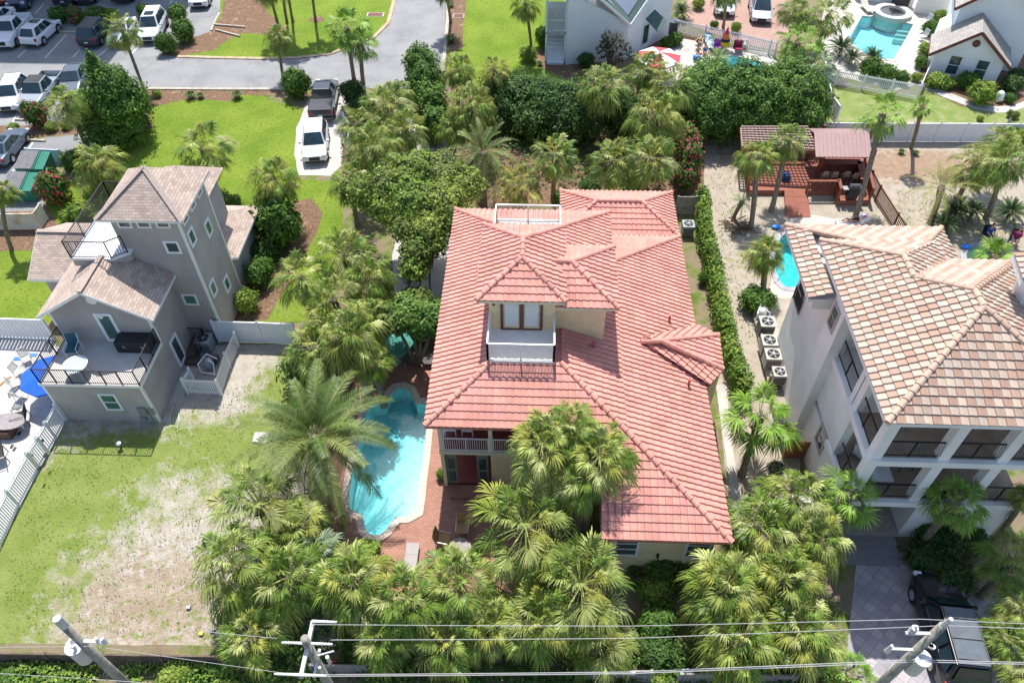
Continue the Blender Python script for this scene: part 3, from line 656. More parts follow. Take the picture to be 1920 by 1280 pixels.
m_lot = ground_mat('vacant_lot_ground', [(SAND, SAND2, 1.6, None), (BRN2, (.42, .34, .26), 1.2, (.5, .25, 2.5, [(-17, 14, 9, 4, .5)], .25)), ((.19, .24, .07), (.25, .28, .10), 3, (.62, .16, 2.2, [(-13.5, 13, 6, 5, .15)], .44)),
    ((.17, .235, .045), (.25, .29, .08), .9, (.52, .42, 1.3, [(-24.5, 17.5, 6.5, 8, .95), (-26, 12, 4, 5, .55), (-17, 22.8, 6.5, 2.6, .7), (-13.0, 26.3, 3.6, 4.6, 1.15), (-21, 21.5, 4, 2, .5), (-12.7, 23, 2.4, 3.5, .5), (-14.5, 21, 5, 3, .35), (-22, 12, 6, 4, .3), (-19, 19, 7, 3, .3)], .17))], bump=1.0, bscale=9)
m_yard = ground_mat('sandy_yard_ground', [((.44, .385, .315), (.35, .30, .235), 1.2, None), (DRY, (.26, .27, .10), 2.5, (.55, .2, 1.8, [(20, 39, 6, 6, .2), (29, 42, 6, 5, .25), (15, 38, 3, 2.2, .5)], .33)), (MUL2, (.36, .27, .19), 2.5, (.5, .15, 2, [(28, 49, 14, 4, .9), (14, 50, 4, 4, .4)], .05))], bump=.8, bscale=10)
m_base = ground_mat('earth', [((.22, .17, .11), (.32, .26, .18), .8, None), ((.10, .15, .03), (.16, .20, .05), 1.5, (.52, .2, .8, [], .5))], bump=.8)
m_mulch = ground_mat('pine_mulch', [(MUL, MUL2, 5, None), ((.33, .22, .15), (.38, .27, .19), 9, (.66, .15, 1.4, [], .5))], bump=1.0, bscale=16)
m_asph = ground_mat('asphalt', [((.245, .245, .25), (.29, .29, .29), .5, None), ((.20, .20, .21), (.23, .23, .235), 2, (.62, .3, .35, [], .5)), ((.15, .15, .155), (.18, .18, .185), 3, (.78, .08, 1.6, [], .5)), ((.30, .29, .28), (.33, .32, .31), 3, (.70, .2, .15, [], .5))], bump=.3, bscale=40)
m_asph_d = ground_mat('old_asphalt', [((.20, .205, .215), (.26, .26, .265), .6, None)], bump=.3, bscale=40)
m_conc = ground_mat('concrete', [((.42, .40, .37), (.49, .47, .44), .9, None), ((.33, .31, .28), (.37, .35, .32), 3, (.7, .2, .8, [], .5))], bump=.2, bscale=30)
m_patio = brick_mat('pale_patio_pavers', (.50, .48, .45), (.44, .425, .41), (.37, .36, .34), .8, .6, .012, nz=.12)
m_paver = brick_mat('terracotta_pavers', (.40, .21, .155), (.33, .165, .12), (.24, .14, .11), .24, .12, .012, nz=.18)
m_dpaver = brick_mat('grey_diamond_pavers', (.42, .38, .38), (.29, .27, .29), (.22, .21, .21), .42, .42, .012, rot=radians(45), off=0, nz=.3)
m_bdrive = brick_mat('pink_brick_drive', (.42, .27, .22), (.35, .22, .18), (.3, .2, .17), .24, .12, .01, nz=.2)
m_curb = M('curb_concrete', (.42, .37, .31), rough=.9, var=.15, scale=2)
m_curb2 = M('stained_curb', (.44, .33, .22), rough=.9, var=.2, scale=2)
m_line = M('road_paint', (.62, .62, .60), rough=.8, var=.1, scale=4)

def zp(pts, s, ox, oy): return [(x / s + ox, y / s + oy) for x, y in pts]
pool1 = P2(*zp([(552, 780), (560, 880), (635, 920), (648, 990), (668, 1025), (700, 1040), (745, 1036), (785, 1005), (838, 930), (910, 925), (966, 895), (978, 820), (990, 700), (1008, 580), (1022, 440), (1040, 240), (960, 240), (946, 200), (925, 162), (880, 145), (835, 152), (795, 190), (778, 230), (700, 240), (655, 290), (640, 340), (620, 420), (600, 520), (575, 640)], 3.2, 480, 680))
pool2 = P2((1588, 77), (1603, 52), (1616, 30), (1632, 32), (1648, 25), (1668, 40), (1690, 41), (1713, 47), (1701, 70), (1688, 92), (1676, 113), (1650, 110), (1620, 100))
pool3 = P2((1352, 112), (1374, 104), (1425, 116), (1440, 128), (1432, 148), (1400, 150), (1345, 150))
pool4 = smooth_poly(P2((1450, 500), (1456, 455), (1475, 432), (1500, 440), (1520, 500), (1500, 540), (1465, 540)), 2)
pool5 = smooth_poly(P2((1808, 478), (1820, 463), (1850, 456), (1885, 460), (1895, 480), (1880, 505), (1820, 505)), 2)
spa = [(at(1668, 28).x + 1.7 * cos(a * pi / 10), at(1668, 28).y + 1.5 * sin(a * pi / 10)) for a in range(20)]
POOLS = [pool1, pool2, pool3, pool4, pool5]
g = MB(); sheet(g, [rect(-120, -5, 120, 220)] + POOLS, 0.0); kindof(g.build('ground', m_base), 'structure')
def lay(name, mt, px, z, holes=(), w_=.12, world=False, step=.9):
    p = px if world else P2(*px)
    if w_: p = wob(p, w_, step, seed=len(px))
    g = MB(); sheet(g, [p] + list(holes), z); return kindof(g.build(name, mt), 'structure')
lay('lawn', m_lawn, [(-120, 604), (-120, 400), (60, 400), (150, 330), (200, 270), (260, 200), (340, 184), (425, 190), (480, 168), (505, 188), (560, 200), (572, 215), (560, 250), (556, 300), (562, 335), (645, 340), (640, 440), (600, 600), (550, 603), (400, 606)], .004)
lay('lawn', m_lawn, [(415, -60), (740, -60), (734, 30), (704, 68), (620, 100), (500, 110), (338, 106), (380, 80), (400, 45)], .004)
lay('lawn', m_lawn, [(845, -70), (1060, -70), (1055, 100), (1090, 165), (880, 168), (838, 140), (845, 90)], .004)
lay('lawn', ground_mat('patchy_lawn', [((.17, .24, .06), (.24, .29, .09), .8, None), ((.33, .30, .17), (.40, .36, .24), 3, (.58, .3, 1.0, [(30.5, 54, 4, 3, .3)], .42))], bump=.8), [(1545, 162), (1720, 178), (1760, 180), (1960, 190), (1990, 236), (1545, 236)], .004)
lay('lawn', m_lawn, [(910, 330), (1120, 330), (1120, 372), (900, 385)], .004, w_=.1)
lay('vacant_lot', m_lot, [(90, 650), (560, 645), (600, 700), (600, 900), (640, 1060), (640, 1212), (-100, 1205), (-100, 1150), (0, 1030), (124, 790)], .004, (), w_=.05)
lay('sandy_yard', m_yard, [(1290, 262), (1990, 262), (2050, 560), (1540, 560), (1500, 800), (1500, 1010), (1370, 1010), (1345, 720), (1330, 560), (1300, 400)], .004, [pool4, pool5], w_=.05)
lay('mulch', m_mulch, [(270, 168), (570, 168), (585, 182), (568, 205), (540, 203), (515, 180), (470, 167), (455, 178), (430, 190), (400, 187), (345, 187), (290, 200), (262, 215), (255, 195)], .008)
lay('mulch', m_mulch, [(430, -60), (495, -60), (500, 20), (520, 40), (545, 55), (520, 66), (455, 62), (420, 80), (400, 95), (330, 106), (300, 100), (350, 72), (398, 55), (415, 30)], .008)
lay('mulch', m_mulch, [(575, 38), (600, 28), (610, 40), (590, 44)], .008)
lay('mulch', m_mulch, [(-100, 236), (60, 236), (165, 222), (180, 248), (60, 258), (-100, 262)], .008)
lay('mulch', m_mulch, [(180, 205), (280, 205), (285, 240), (230, 265), (180, 250)], .008)
lay('mulch', m_mulch, [(555, 376), (585, 372), (606, 400), (592, 440), (560, 500), (500, 600), (420, 604), (440, 540), (470, 440)], .008)
lay('mulch', m_mulch, [(842, -60), (868, -60), (874, 15), (868, 55), (868, 90), (845, 100), (836, 60)], .008)
lay('mulch', m_mulch, [(1000, 95), (1060, 95), (1110, 130), (1140, 170), (1080, 160), (1010, 125)], .008)
lay('mulch', m_mulch, [(620, 215), (655, 200), (850, 180), (1320, 200), (1320, 360), (1260, 372), (900, 395), (840, 320), (850, 200), (700, 200), (650, 330), (640, 330)], .008)
lay('mulch', m_mulch, [(1260, 55), (1310, 65), (1290, 100), (1180, 120), (1190, 95)], .008)
lay('mulch', m_mulch, [(-100, 380), (85, 380), (120, 440), (60, 470), (-100, 470)], .008)
lay('mulch', m_mulch, [(1715, 160), (1745, 60), (1930, 100), (1930, 190), (1880, 210), (1800, 200), (1740, 170)], .008)
lay('mulch', m_mulch, [(600, 640), (840, 615), (840, 645), (690, 650), (668, 745), (652, 800), (636, 890), (634, 960), (645, 1010), (690, 1060), (600, 1060), (590, 800)], .008, w_=.1)
lay('road', m_asph, [(-300, 236), (60, 236), (150, 222), (200, 167), (770, 166), (826, 160), (832, 120), (840, -120), (736, -120), (736, 10), (726, 44), (700, 70), (620, 101), (500, 111), (400, 108), (330, 107), (300, 102), (340, 78), (395, 60), (412, 25), (420, -120), (-300, -120)], .012, w_=.04)
lay('parking_lot', m_asph_d, [(-300, 263), (60, 262), (178, 249), (176, 268), (110, 310), (90, 345), (80, 395), (-300, 410)], .012, w_=.05)
lay('driveway', m_conc, [(578, 187), (605, 167), (660, 167), (652, 210), (640, 310), (622, 330), (560, 329), (552, 290), (556, 240)], .016, w_=.05)
lay('driveway', m_conc, [(735, 168), (822, 168), (835, 230), (850, 320), (850, 420), (840, 560), (745, 620), (735, 480), (760, 380), (755, 280)], .016, w_=.05)
lay('driveway', m_bdrive, [(1296, -70), (1500, -70), (1490, 40), (1462, 96), (1400, 85), (1285, 45)], .012, w_=.05)
lay('patio', m_conc, [(1262, 70), (1440, 100), (1470, 130), (1470, 165), (1240, 165), (1235, 120)], .012, [pool3], w_=.03)
lay('patio', M('pale_pool_deck', (.50, .46, .40), rough=.9, var=.06, scale=1.2), [(1545, 20), (1570, -90), (1780, -90), (1770, 30), (1745, 80), (1730, 120), (1716, 160), (1680, 170), (1560, 140), (1530, 90)], .012, [pool2], w_=.03)
lay('patio', m_patio, [(-200, 636), (100, 636), (124, 700), (124, 788), (0, 1020), (-200, 1390)], .012, w_=0)
lay('terrace', m_paver, [(690, 690), (730, 640), (840, 640), (1000, 640), (1000, 900), (960, 1110), (700, 1110), (700, 1060), (655, 1030), (640, 960), (635, 900), (655, 800), (665, 740)], .016, [pool1], w_=.06)
lay('driveway', m_dpaver, [(1608, 1035), (1690, 1035), (1720, 1070), (1780, 1100), (1960, 1120), (2060, 1420), (1560, 1420), (1590, 1200), (1598, 1120)], .012, w_=.05)
lay('path', m_conc, [(1342, 722), (1362, 720), (1372, 830), (1390, 930), (1402, 1000), (1380, 1000), (1360, 850)], .012, w_=.05)
cp = [(1722, 160), (1752, 176), (1790, 190), (1830, 206), (1870, 212), (1900, 210), (1935, 196)]
lay('path', m_conc, cp + [(u, v - 12) for u, v in cp[::-1]], .016, w_=0)
lay('path', m_conc, [(320, 700), (352, 695), (345, 755), (312, 757)], .012, w_=.03)
lay('path', m_conc, [(1490, 905), (1560, 905), (1560, 960), (1480, 960)], .012, w_=.03)
lay('patio', M('sandy_concrete', (.50, .42, .37), rough=.95, var=.08), [(1500, 400), (1600, 415), (1600, 440), (1480, 560), (1440, 560), (1448, 470), (1460, 425)], .012, [pool4], w_=.08)
g = MB()
for (a, b) in (((34, 108), (50, 93)), ((85, 109), (125, 65)), ((137, 108), (150, 93)), ((182, 108), (202, 92)), ((244, 105), (260, 87)), ((-10, 45), (14, 34)), ((66, 27), (82, 8)), ((318, 8), (330, -10)), ((18, 330), (62, 268)), ((150, 300), (175, 268)) , ((70, 235), (95, 180)), ((20, 236), (45, 190))):
    p, q = at(*a), at(*b); d = (q - p).normalized(); n_ = V((-d.y, d.x, 0)) * .06
    g.face([(x.x, x.y, .018) for x in (p - n_, p + n_, q + n_, q - n_)][::-1])
kindof(g.build('parking_lines', m_line), 'structure')
def strip(name, mt, px, wd=.22, h=.12, world=False):
    g = MB(); P = [V((*p, 0)) for p in (px if world else P2(*px))]
    for a, b in zip(P, P[1:]): g.beam(a + V((0, 0, h / 2 - .03)), b + (b - a).normalized() * .02 + V((0, 0, h / 2 - .03)), wd, h)
    return kindof(g.build(name, mt), 'structure')
strip('kerb', m_curb, [(838, -100), (840, 30), (832, 120), (826, 164)], .3)
strip('kerb', m_curb, [(270, 167), (420, 168), (575, 168)], .3)
strip('kerb', m_curb2, [(740, -90), (738, 6), (728, 44), (702, 70), (620, 102), (560, 109), (500, 111), (400, 109), (334, 107)], .35)
strip('kerb', m_curb, [(412, 25), (403, 42), (396, 58)], .2)
for i, (a, b, t_) in enumerate((((112, 60), (143, 61), 'beside the white crossover'), ((37, 38), (70, 37), 'below the dark blue van'), ((50, 262), (85, 264), 'beside the grey sedan'), ((28, 224), (50, 225), 'in front of the white crossover by the oleander'), ((143, 226), (160, 227), 'in front of the parked sedan by the palm'), ((400, 46), (460, 51), 'across the corner of the mulch bed'), ((404, 56), (450, 68), 'long, at the edge of the mulch bed'))):
    g = MB(); p, q = at(*a, .08), at(*b, .08); g.beam(p, q, .18, .15); tag(g.build('wheel_stop', m_curb, bevel=.03), 'low concrete wheel stop ' + t_, 'wheel stop', 'concrete wheel stops')
# storm drains
m_drain = M('rust_grate', (.16, .07, .055), rough=.8)
for (u, v, s_) in ((704, 28, 1.4), (860, 30, .9)):
    c = at(u, v); e = E('storm_drain', 'rusty storm drain grate ' + ('on the grass island' if u < 800 else 'with concrete rim in the mulch right of the road'), 'drain', (c.x, c.y, 0))
    MB().box((c.x - s_ * .6, c.y - .45, .0), (c.x + s_ * .6, c.y + .45, .03)).build('rim', m_curb, e); g = MB()
    for k in range(7): x = c.x - s_ * .45 + k * s_ * .15; g.box((x - .04, c.y - .33, .031), (x + .04, c.y + .33, .06))
    g.box((c.x - s_ * .5, c.y - .36, .0301), (c.x + s_ * .5, c.y + .36, .04)); g.build('grate', m_drain, e)
# ---------------------------------------------------------------- pools
def water_mat(name, col):
    m = bpy.data.materials.new(name); m.use_nodes = True; t = m.node_tree; N = t.nodes; L = t.links; N.clear()
    o = N.new('ShaderNodeOutputMaterial'); tr = N.new('ShaderNodeBsdfTransparent'); tr.inputs[0].default_value = (*col, 1)
    gl = N.new('ShaderNodeBsdfGlossy'); gl.inputs['Roughness'].default_value = .15; fr = N.new('ShaderNodeFresnel'); fr.inputs[0].default_value = 1.33
    mx = N.new('ShaderNodeMixShader'); tc = N.new('ShaderNodeNewGeometry'); nz = N.new('ShaderNodeTexNoise'); nz.inputs['Scale'].default_value = 3.5; nz.inputs['Detail'].default_value = 3
    bp = N.new('ShaderNodeBump'); bp.inputs['Strength'].default_value = .07; bp.inputs['Distance'].default_value = .04
    L.new(tc.outputs['Position'], nz.inputs[0]); L.new(nz.outputs[0], bp.inputs['Height']); L.new(bp.outputs[0], gl.inputs['Normal']); L.new(bp.outputs[0], fr.inputs['Normal'])
    L.new(fr.outputs[0], mx.inputs[0]); L.new(tr.outputs[0], mx.inputs[1]); L.new(gl.outputs[0], mx.inputs[2]); L.new(mx.outputs[0], o.inputs[0])
    return m
m_water = water_mat('pool_water', (.46, .87, .92)); m_waterg = water_mat('green_pool_water', (.2, .72, .74))
def caustic_mat(name, c1, c2):  # plaster whose base colour has the water's bright caustic network painted in
    m = bpy.data.materials.new(name); m.use_nodes = True; t = m.node_tree; N = t.nodes; L = t.links; p = N['Principled BSDF']; p.inputs['Roughness'].default_value = .8
    g_ = N.new('ShaderNodeNewGeometry'); n0 = N.new('ShaderNodeTexNoise'); n0.inputs['Scale'].default_value = 1.5; L.new(g_.outputs['Position'], n0.inputs[0])
    ad = N.new('ShaderNodeMix'); ad.data_type = 'RGBA'; ad.inputs[0].default_value = .25; L.new(g_.outputs['Position'], ad.inputs[6]); L.new(n0.outputs[1], ad.inputs[7])
    v = N.new('ShaderNodeTexVoronoi'); v.feature = 'SMOOTH_F1'; v.inputs['Scale'].default_value = 5; L.new(ad.outputs[2], v.inputs[0])
    cr = N.new('ShaderNodeValToRGB'); cr.color_ramp.elements[0].position = .15; cr.color_ramp.elements[1].position = .75; cr.color_ramp.elements[0].color = (*c1, 1); cr.color_ramp.elements[1].color = (*c2, 1)
    L.new(v.outputs[0], cr.inputs[0]); L.new(cr.outputs[0], p.inputs['Base Color']); return m
m_basin = caustic_mat('pool_plaster_caustics', (.62, .74, .74), (.78, .84, .82))
m_coping = brick_mat('pale_coping', (.62, .52, .43), (.56, .46, .38), (.4, .33, .28), .3, .3, .02, nz=.1)
m_copgrey = M('grey_coping', (.33, .32, .34), rough=.8, var=.15, scale=4); m_copwhite = M('white_coping', (.50, .47, .42), rough=.8, var=.08)
def inset(poly, d):
    n = len(poly); out = []; ar = sum(poly[k][0] * poly[(k + 1) % n][1] - poly[(k + 1) % n][0] * poly[k][1] for k in range(n)); sg = 1 if ar > 0 else -1
    for i in range(n):
        a = V(poly[i - 1]); b = V(poly[i]); c = V(poly[(i + 1) % n]); e1 = (b - a).normalized(); e2 = (c - b).normalized()
        n1 = V((-e1.y, e1.x)) * sg; n2 = V((-e2.y, e2.x)) * sg; nn = (n1 + n2); nn = nn.normalized() if nn.length > .1 else n1
        k = 1 / max(.5, nn.dot(n1)); out.append((b.x + nn.x * d * k, b.y + nn.y * d * k))
    return out
def pool(label, poly, depth, mw, mc, cop=.32, coph=.05, cope=True):
    c = sum((V((*p, 0)) for p in poly), V()) / len(poly)
    e = E('swimming_pool', label, 'swimming pool', (c.x, c.y, 0)); n = len(poly); g = MB()
    for i in range(n):
        a, b = poly[i], poly[(i + 1) % n]; g.face([(a[0], a[1], .03), (b[0], b[1], .03), (b[0], b[1], -depth), (a[0], a[1], -depth)])
    sheet(g, [poly], -depth); g.build('basin', m_basin, e)
    g = MB(); sheet(g, [inset(poly, .002)], -.08); g.build('water', mw, e)
    if cope:
        o = inset(poly, -cop); i_ = inset(poly, .04); g = MB()
        for i in range(n):
            j = (i + 1) % n; L_ = (V(o[i]) - V(o[j])).length
            g.face([(i_[i][0], i_[i][1], coph), (i_[j][0], i_[j][1], coph), (o[j][0], o[j][1], coph), (o[i][0], o[i][1], coph)], uv=[(0, 0), (L_, 0), (L_, .3), (0, .3)])
            g.face([(i_[i][0], i_[i][1], coph), (i_[j][0], i_[j][1], coph), (i_[j][0], i_[j][1], -.1), (i_[i][0], i_[i][1], -.1)], uv=[(0, 0), (L_, 0), (L_, .1), (0, .1)])
            g.face([(o[i][0], o[i][1], coph), (o[j][0], o[j][1], coph), (o[j][0], o[j][1], 0), (o[i][0], o[i][1], 0)], uv=[(0, 0), (L_, 0), (L_, .05), (0, .05)])
        g.build('coping', mc, e)
    return e
e1 = pool('large turquoise pool with rounded ends beside the red tiled house', pool1, 1.25, m_water, m_coping)
c = at(754, 745); g = MB()
for r_, z_ in ((.9, -1.12), (.6, -1.0)):
    pts = [(c.x + r_ * cos(a * pi / 12), c.y - .75 + r_ * .95 * sin(a * pi / 12) + (.95 - r_) * .95) for a in range(24)]; g.prism(pts, -1.24, z_)
c2 = at(755, 765); g.box((c2.x - .5, c2.y - .75, -1.24), (c2.x + .5, c2.y - .3, -1.1)); g.build('steps', M('pale_step', (.50, .66, .66), var=.05), e1)
pool('rectangular turquoise pool with round raised spa, top right', pool2, 1.1, m_water, m_copwhite)
pool('small angular pool beside the sunbathers behind the hedge', pool3, 1.0, m_water, m_copwhite)
pool('curved pool behind the left corner of the tan tiled roof', pool4, 1.2, m_waterg, m_copgrey)
pool('small curved pool under palm fronds behind the tan tiled roof', pool5, 1.2, m_waterg, m_copgrey, .35)
sc_ = at(1672, 28); e = E('raised_spa', 'round raised spa with pale rim at the head of the rectangular pool', 'spa', (sc_.x, sc_.y, 0)); g = MB()
for a in range(28):
    a0, a1 = 2 * pi * a / 28, 2 * pi * (a + 1) / 28; P = []
    for z_ in (-.9, .38): P += [(sc_.x + r_ * cos(t_), sc_.y + r_ * sin(t_), z_) for r_, t_ in ((1.2, a0), (1.75, a0), (1.75, a1), (1.2, a1))]
    g.hexa(P)
g.build('rim', m_copwhite, e); MB().cyl(sc_, 1.21, -.2, .2, 28).build('tub', m_basin, e); MB().cyl(sc_, 1.205, .2, .26, 28).build('water', m_waterg, e)
for k in range(3):
    g = MB(); p = at(1702 - k * 3, 52 + k * 5); g.beam(p + V((-.75, .2, -.9)), p + V((.35, -.1, -.9)), .3, .5 + (2 - k) * .25); g.build('steps', m_copwhite, bpy.data.objects.get('raised_spa'))
# ---------------------------------------------------------------- fences
def fence(name, label, pts, h, mt, style='board', post=2.4, world=False, cap=True, group=None, pt=.12, gap=.01, bw=.15, t_=.03):
    P = [V((*p, 0)) for p in (pts if world else P2(*pts))]
    e = E(name, label, 'fence', tuple(P[0]), group)
    g = MB(); posts = []
    for a, b in zip(P, P[1:]):
        L_ = (b - a).length; n = max(1, round(L_ / post)); d = (b - a).normalized(); nn = V((-d.y, d.x, 0))
        for i in range(n + 1): posts.append(a.lerp(b, i / n))
        up = V((0, 0, 1))
        if style == 'board':
            k = int(L_ / bw)
            for i in range(k):
                c0 = a + d * (i * L_ / k + gap / 2); c1 = a + d * ((i + 1) * L_ / k - gap / 2); g.beam(c0 + up * h * .5, c1 + up * h * .5, t_, h * .94)
            g.beam(a + up * h * .97, b + up * h * .97, .07, .1); g.beam(a + up * .1, b + up * .1, .07, .12)
        elif style == 'panel':
            g.beam(a + up * h * .5, b + up * h * .5, .03, h * .92); g.beam(a + up * h * .97, b + up * h * .97, .07, .1); g.beam(a + up * h * .55, b + up * h * .55, .05, .07); g.beam(a + up * .12, b + up * .12, .06, .12)
            for i in range(int(L_ / .3)): c0 = a + d * i * .3; g.beam(c0 + up * .05 - d * .006, c0 + up * h * .9 - d * .006, .012, .045)
        elif style == 'picket':
            k = int(L_ / bw)
            for i in range(k): c0 = a + d * (i + .5) * L_ / k; g.beam(c0 + up * .05, c0 + up * h, bw * .5, .02, up=nn)
            g.beam(a + up * h * .9 + nn * .03, b + up * h * .9 + nn * .03, .04, .08); g.beam(a + up * .2 + nn * .03, b + up * .2 + nn * .03, .04, .08)
    g.build('panel', mt, e); done = []
    for p in posts:
        if any((p - q).length < .3 for q in done): continue
        done.append(p); b = MB(); b.box((p.x - pt / 2, p.y - pt / 2, 0), (p.x + pt / 2, p.y + pt / 2, h + .06))
        if cap: b.tube([(p.x, p.y, h + .05), (p.x, p.y, h + .18)], [pt * .75, .01], 4)
        b.build('post', mt, e)
    return e
fence('white_fence', 'white slatted privacy fence between lawn and pale patio, left edge', [(-120, 630), (0, 634), (104, 638)], 1.75, m_pvc, 'board', gap=.05, bw=.2)
fence('white_fence', 'white vinyl fence with gate between grey house and palms', [(412, 641), (495, 643), (560, 646)], 1.75, m_pvc, 'panel', 2.0)
fence('picket_fence', 'white picket enclosure around pool pump and air conditioner by the grey house', [(366, 718), (354, 738), (416, 741), (432, 690), (449, 652)], 1.25, m_pvc, 'picket', 2.2, bw=.12)
fence('picket_fence', 'white picket fence slanting along pale patio at the left edge', [(124, 788), (106, 822), (91, 848)], 1.4, m_pvc, 'picket', 1.6, bw=.13)
ge = fence('fence_gate', 'white picket gate with black latches in the slanting left fence', [(91, 850), (73, 878)], 1.4, m_pvc, 'picket', 1.4, bw=.13, pt=.16)
for (u, v) in ((59, 854), (79, 827), (73, 877), (84, 853)): p = at(u, v, .9); MB().box((p.x - .05, p.y - .1, .85), (p.x + .05, p.y + .1, .95)).build('latch', m_black, ge)
fence('picket_fence', 'long white picket fence running off the left edge below the gate', [(73, 880), (37, 949), (0, 1028), (-60, 1150)], 1.4, m_pvc, 'picket', 2.6, bw=.13)
fence('wooden_fence', 'weathered grey brown fence along the bottom of the vacant lot', [(-80, 1240), (0, 1242), (420, 1248)], 1.1, M('weathered_brown_wood', (.13, .095, .075), rough=.9, var=.3, scale=3), 'board', 2.4, cap=False, gap=.015)
m_gw = M('weathered_grey_wood', (.28, .26, .24), rough=.95, var=.25, scale=3)
fence('wooden_fence', 'short weathered grey board fence beneath palms right of the crossarm pole', [(590, 1262), (690, 1264)], 1.0, m_gw, 'board', 2.4, cap=False)
fence('wooden_fence', 'weathered grey board fence behind small signs at the bottom', [(1080, 1275), (1215, 1277)], 1.2, m_gw, 'board', 2.4, cap=False)
fence('wooden_fence', 'weathered grey board fence beneath palms left of the dark suv', [(1270, 1280), (1480, 1283)], 1.1, m_gw, 'board', 2.4, cap=False)
fence('white_fence', 'long white vinyl privacy fence across the upper right yards', [(1500, 264), (1560, 265), (1700, 266), (1800, 266), (1990, 268)], 1.6, m_pvc, 'panel', 2.1)
fence('white_fence', 'short white vinyl fence panel joining the hedge corner', [(1546, 190), (1552, 212), (1566, 232)], 1.5, m_pvc, 'panel', 2.4)
fence('picket_fence', 'white picket fence between patchy lawn and rectangular pool', [(1545, 140), (1565, 160), (1718, 187)], 1.3, m_pvc, 'picket', 2.5, bw=.14)
fence('picket_fence', 'white picket fence from pool corner up to the gabled house', [(1718, 185), (1733, 150)], 1.2, m_pvc, 'picket', 2.5, bw=.14)
fence('picket_fence', 'white picket fence behind the colourful towels and sunbathers', [(1262, 62), (1320, 75), (1380, 88), (1440, 103), (1452, 106)], 1.3, m_pvc, 'picket', 2.3, bw=.15)
fence('wooden_fence', 'red brown slatted fence slanting beside the covered deck', [(1612, 325), (1640, 378), (1672, 430), (1700, 470)], 1.35, m_brownwood, 'picket', 2.2, cap=False, bw=.16)
fence('white_fence', 'dark wire fence with pale posts at the far right', [(1880, 250), (1892, 262), (1906, 282)], 1.2, m_grate, 'picket', 1.2, cap=True, bw=.14)
fence('wooden_fence', 'grey board fence beside the air conditioner behind the red roof', [(1266, 402), (1300, 402)], 1.5, m_gw, 'board', 2.0, cap=False)
fence('wooden_fence', 'weathered board fence behind the pool loungers', [(745, 635), (835, 640)], 1.5, m_gw, 'board', 2.0, cap=False)
fence('wooden_gate', 'red brown wooden gate between tan house and palms', [(1468, 858), (1534, 860)], 1.4, M('redwood_gate', (.24, .09, .05), rough=.8, var=.2, scale=3), 'board', 1.6, cap=False)
fence('white_fence', 'short white fence among palms right of the parked cars', [(648, 240), (660, 262), (655, 290)], 1.3, m_pvc, 'picket', 2.0, bw=.13)

# ================================================================ neighbouring houses at the top
def wallquad(g, pts): g.face(pts)
wh_ = E('white_house', 'white house with green shingle roof and side porch stairs, top edge', 'house', (5, 66, 0))
A_ = at(1060, 122); B_ = at(1172, 112); C_ = at(1252, 67)
def solid(parent, poly, tops, mt, name='wall'):
    """vertical-walled solid over a footprint with its own top height at every corner"""
    g = MB(); n = len(poly); ar = sum(poly[k][0] * poly[(k + 1) % n][1] - poly[(k + 1) % n][0] * poly[k][1] for k in range(n))
    if ar < 0: poly = poly[::-1]; tops = tops[::-1]
    i = len(g.v); g.v += [(p[0], p[1], 0) for p in poly] + [(p[0], p[1], z) for p, z in zip(poly, tops)]
    g.f.append(tuple(range(n))[::-1]); g.c.append(None); g.uv.append(None); 
    for k in range(1, n - 1): g.f.append((n, n + k, n + k + 1)); g.c.append(None); g.uv.append(None)
    for k in range(n): j = (k + 1) % n; g.f.append((k, j, n + j, n + k)); g.c.append(None); g.uv.append(None)
    return g.build(name, mt, parent)
Bt = V((B_.x, B_.y)); dF = (V((A_.x, A_.y)) - Bt); dR = (V((C_.x, C_.y)) - Bt)
pf = [Bt + dF, Bt + dF * .5, Bt, Bt + dR * .55, Bt + dR, Bt + dR * 1.3 + V((-6, 7)), Bt + dF + V((0, 14))]
solid(wh_, [tuple(p) for p in pf], [6.3, 6.3, 3.3, 6.0, 6.2, 6.2, 6.3], m_cold_stucco)
bt3 = V((B_.x + .1, B_.y - .35, 3.35)); u1 = V((*(Bt + dF * .62 + V((-.1, -.4))), 6.45)); u2 = V((*(Bt + dR * .6 + V((.4, -.2))), 6.45)); g = MB()
flatroof(g, [bt3, u2, u1 + V((1.5, 6, 1.5)), u1], (u1, u2)); 
da = [at(1210, 36, 2.9), at(1232, 60, 2.3), at(1251, 40, 2.9), at(1228, 18, 3.4)]; flatroof(g, da, (da[1], da[2]))
g.build('roof', m_greenshingle, wh_)
g = MB(); g.beam(bt3 - V((0, 0, .1)), u1 - V((0, 0, .1)), .08, .2); g.beam(bt3 - V((0, 0, .1)), u2 - V((0, 0, .1)), .08, .2)
px0 = A_.x - 1.75; py0 = A_.y + .6
for x, y in ((px0, py0), (px0, py0 + 2.4), (A_.x - .1, py0)): g.box((x - .08, y - .08, 0), (x + .08, y + .08, 5.6))
g.build('porch_post', m_white, wh_)
MB().box((px0 - .1, py0 - .1, 2.5), (A_.x, py0 + 6, 2.7)).build('porch_floor', M('porch_grey', (.42, .43, .45), rough=.7), wh_); MB().box((px0 - .4, py0 - .4, 5.6), (A_.x + .1, py0 + 9, 5.8)).build('porch_roof', m_white, wh_)
g = MB(); rail(g, (px0, py0, 2.7), (A_.x - .1, py0, 2.7), h=1.0, posts=1.8, bal=.13); rail(g, (px0, py0, 2.7), (px0, py0 + 5, 2.7), h=1.0, posts=1.8, bal=.13)
a, b = V((px0, py0 - .3, .5)), V((px0, py0 + 4.2, 2.5)); g.beam(a + V((0, 0, 1)), b + V((0, 0, 1)), .06, .06); 
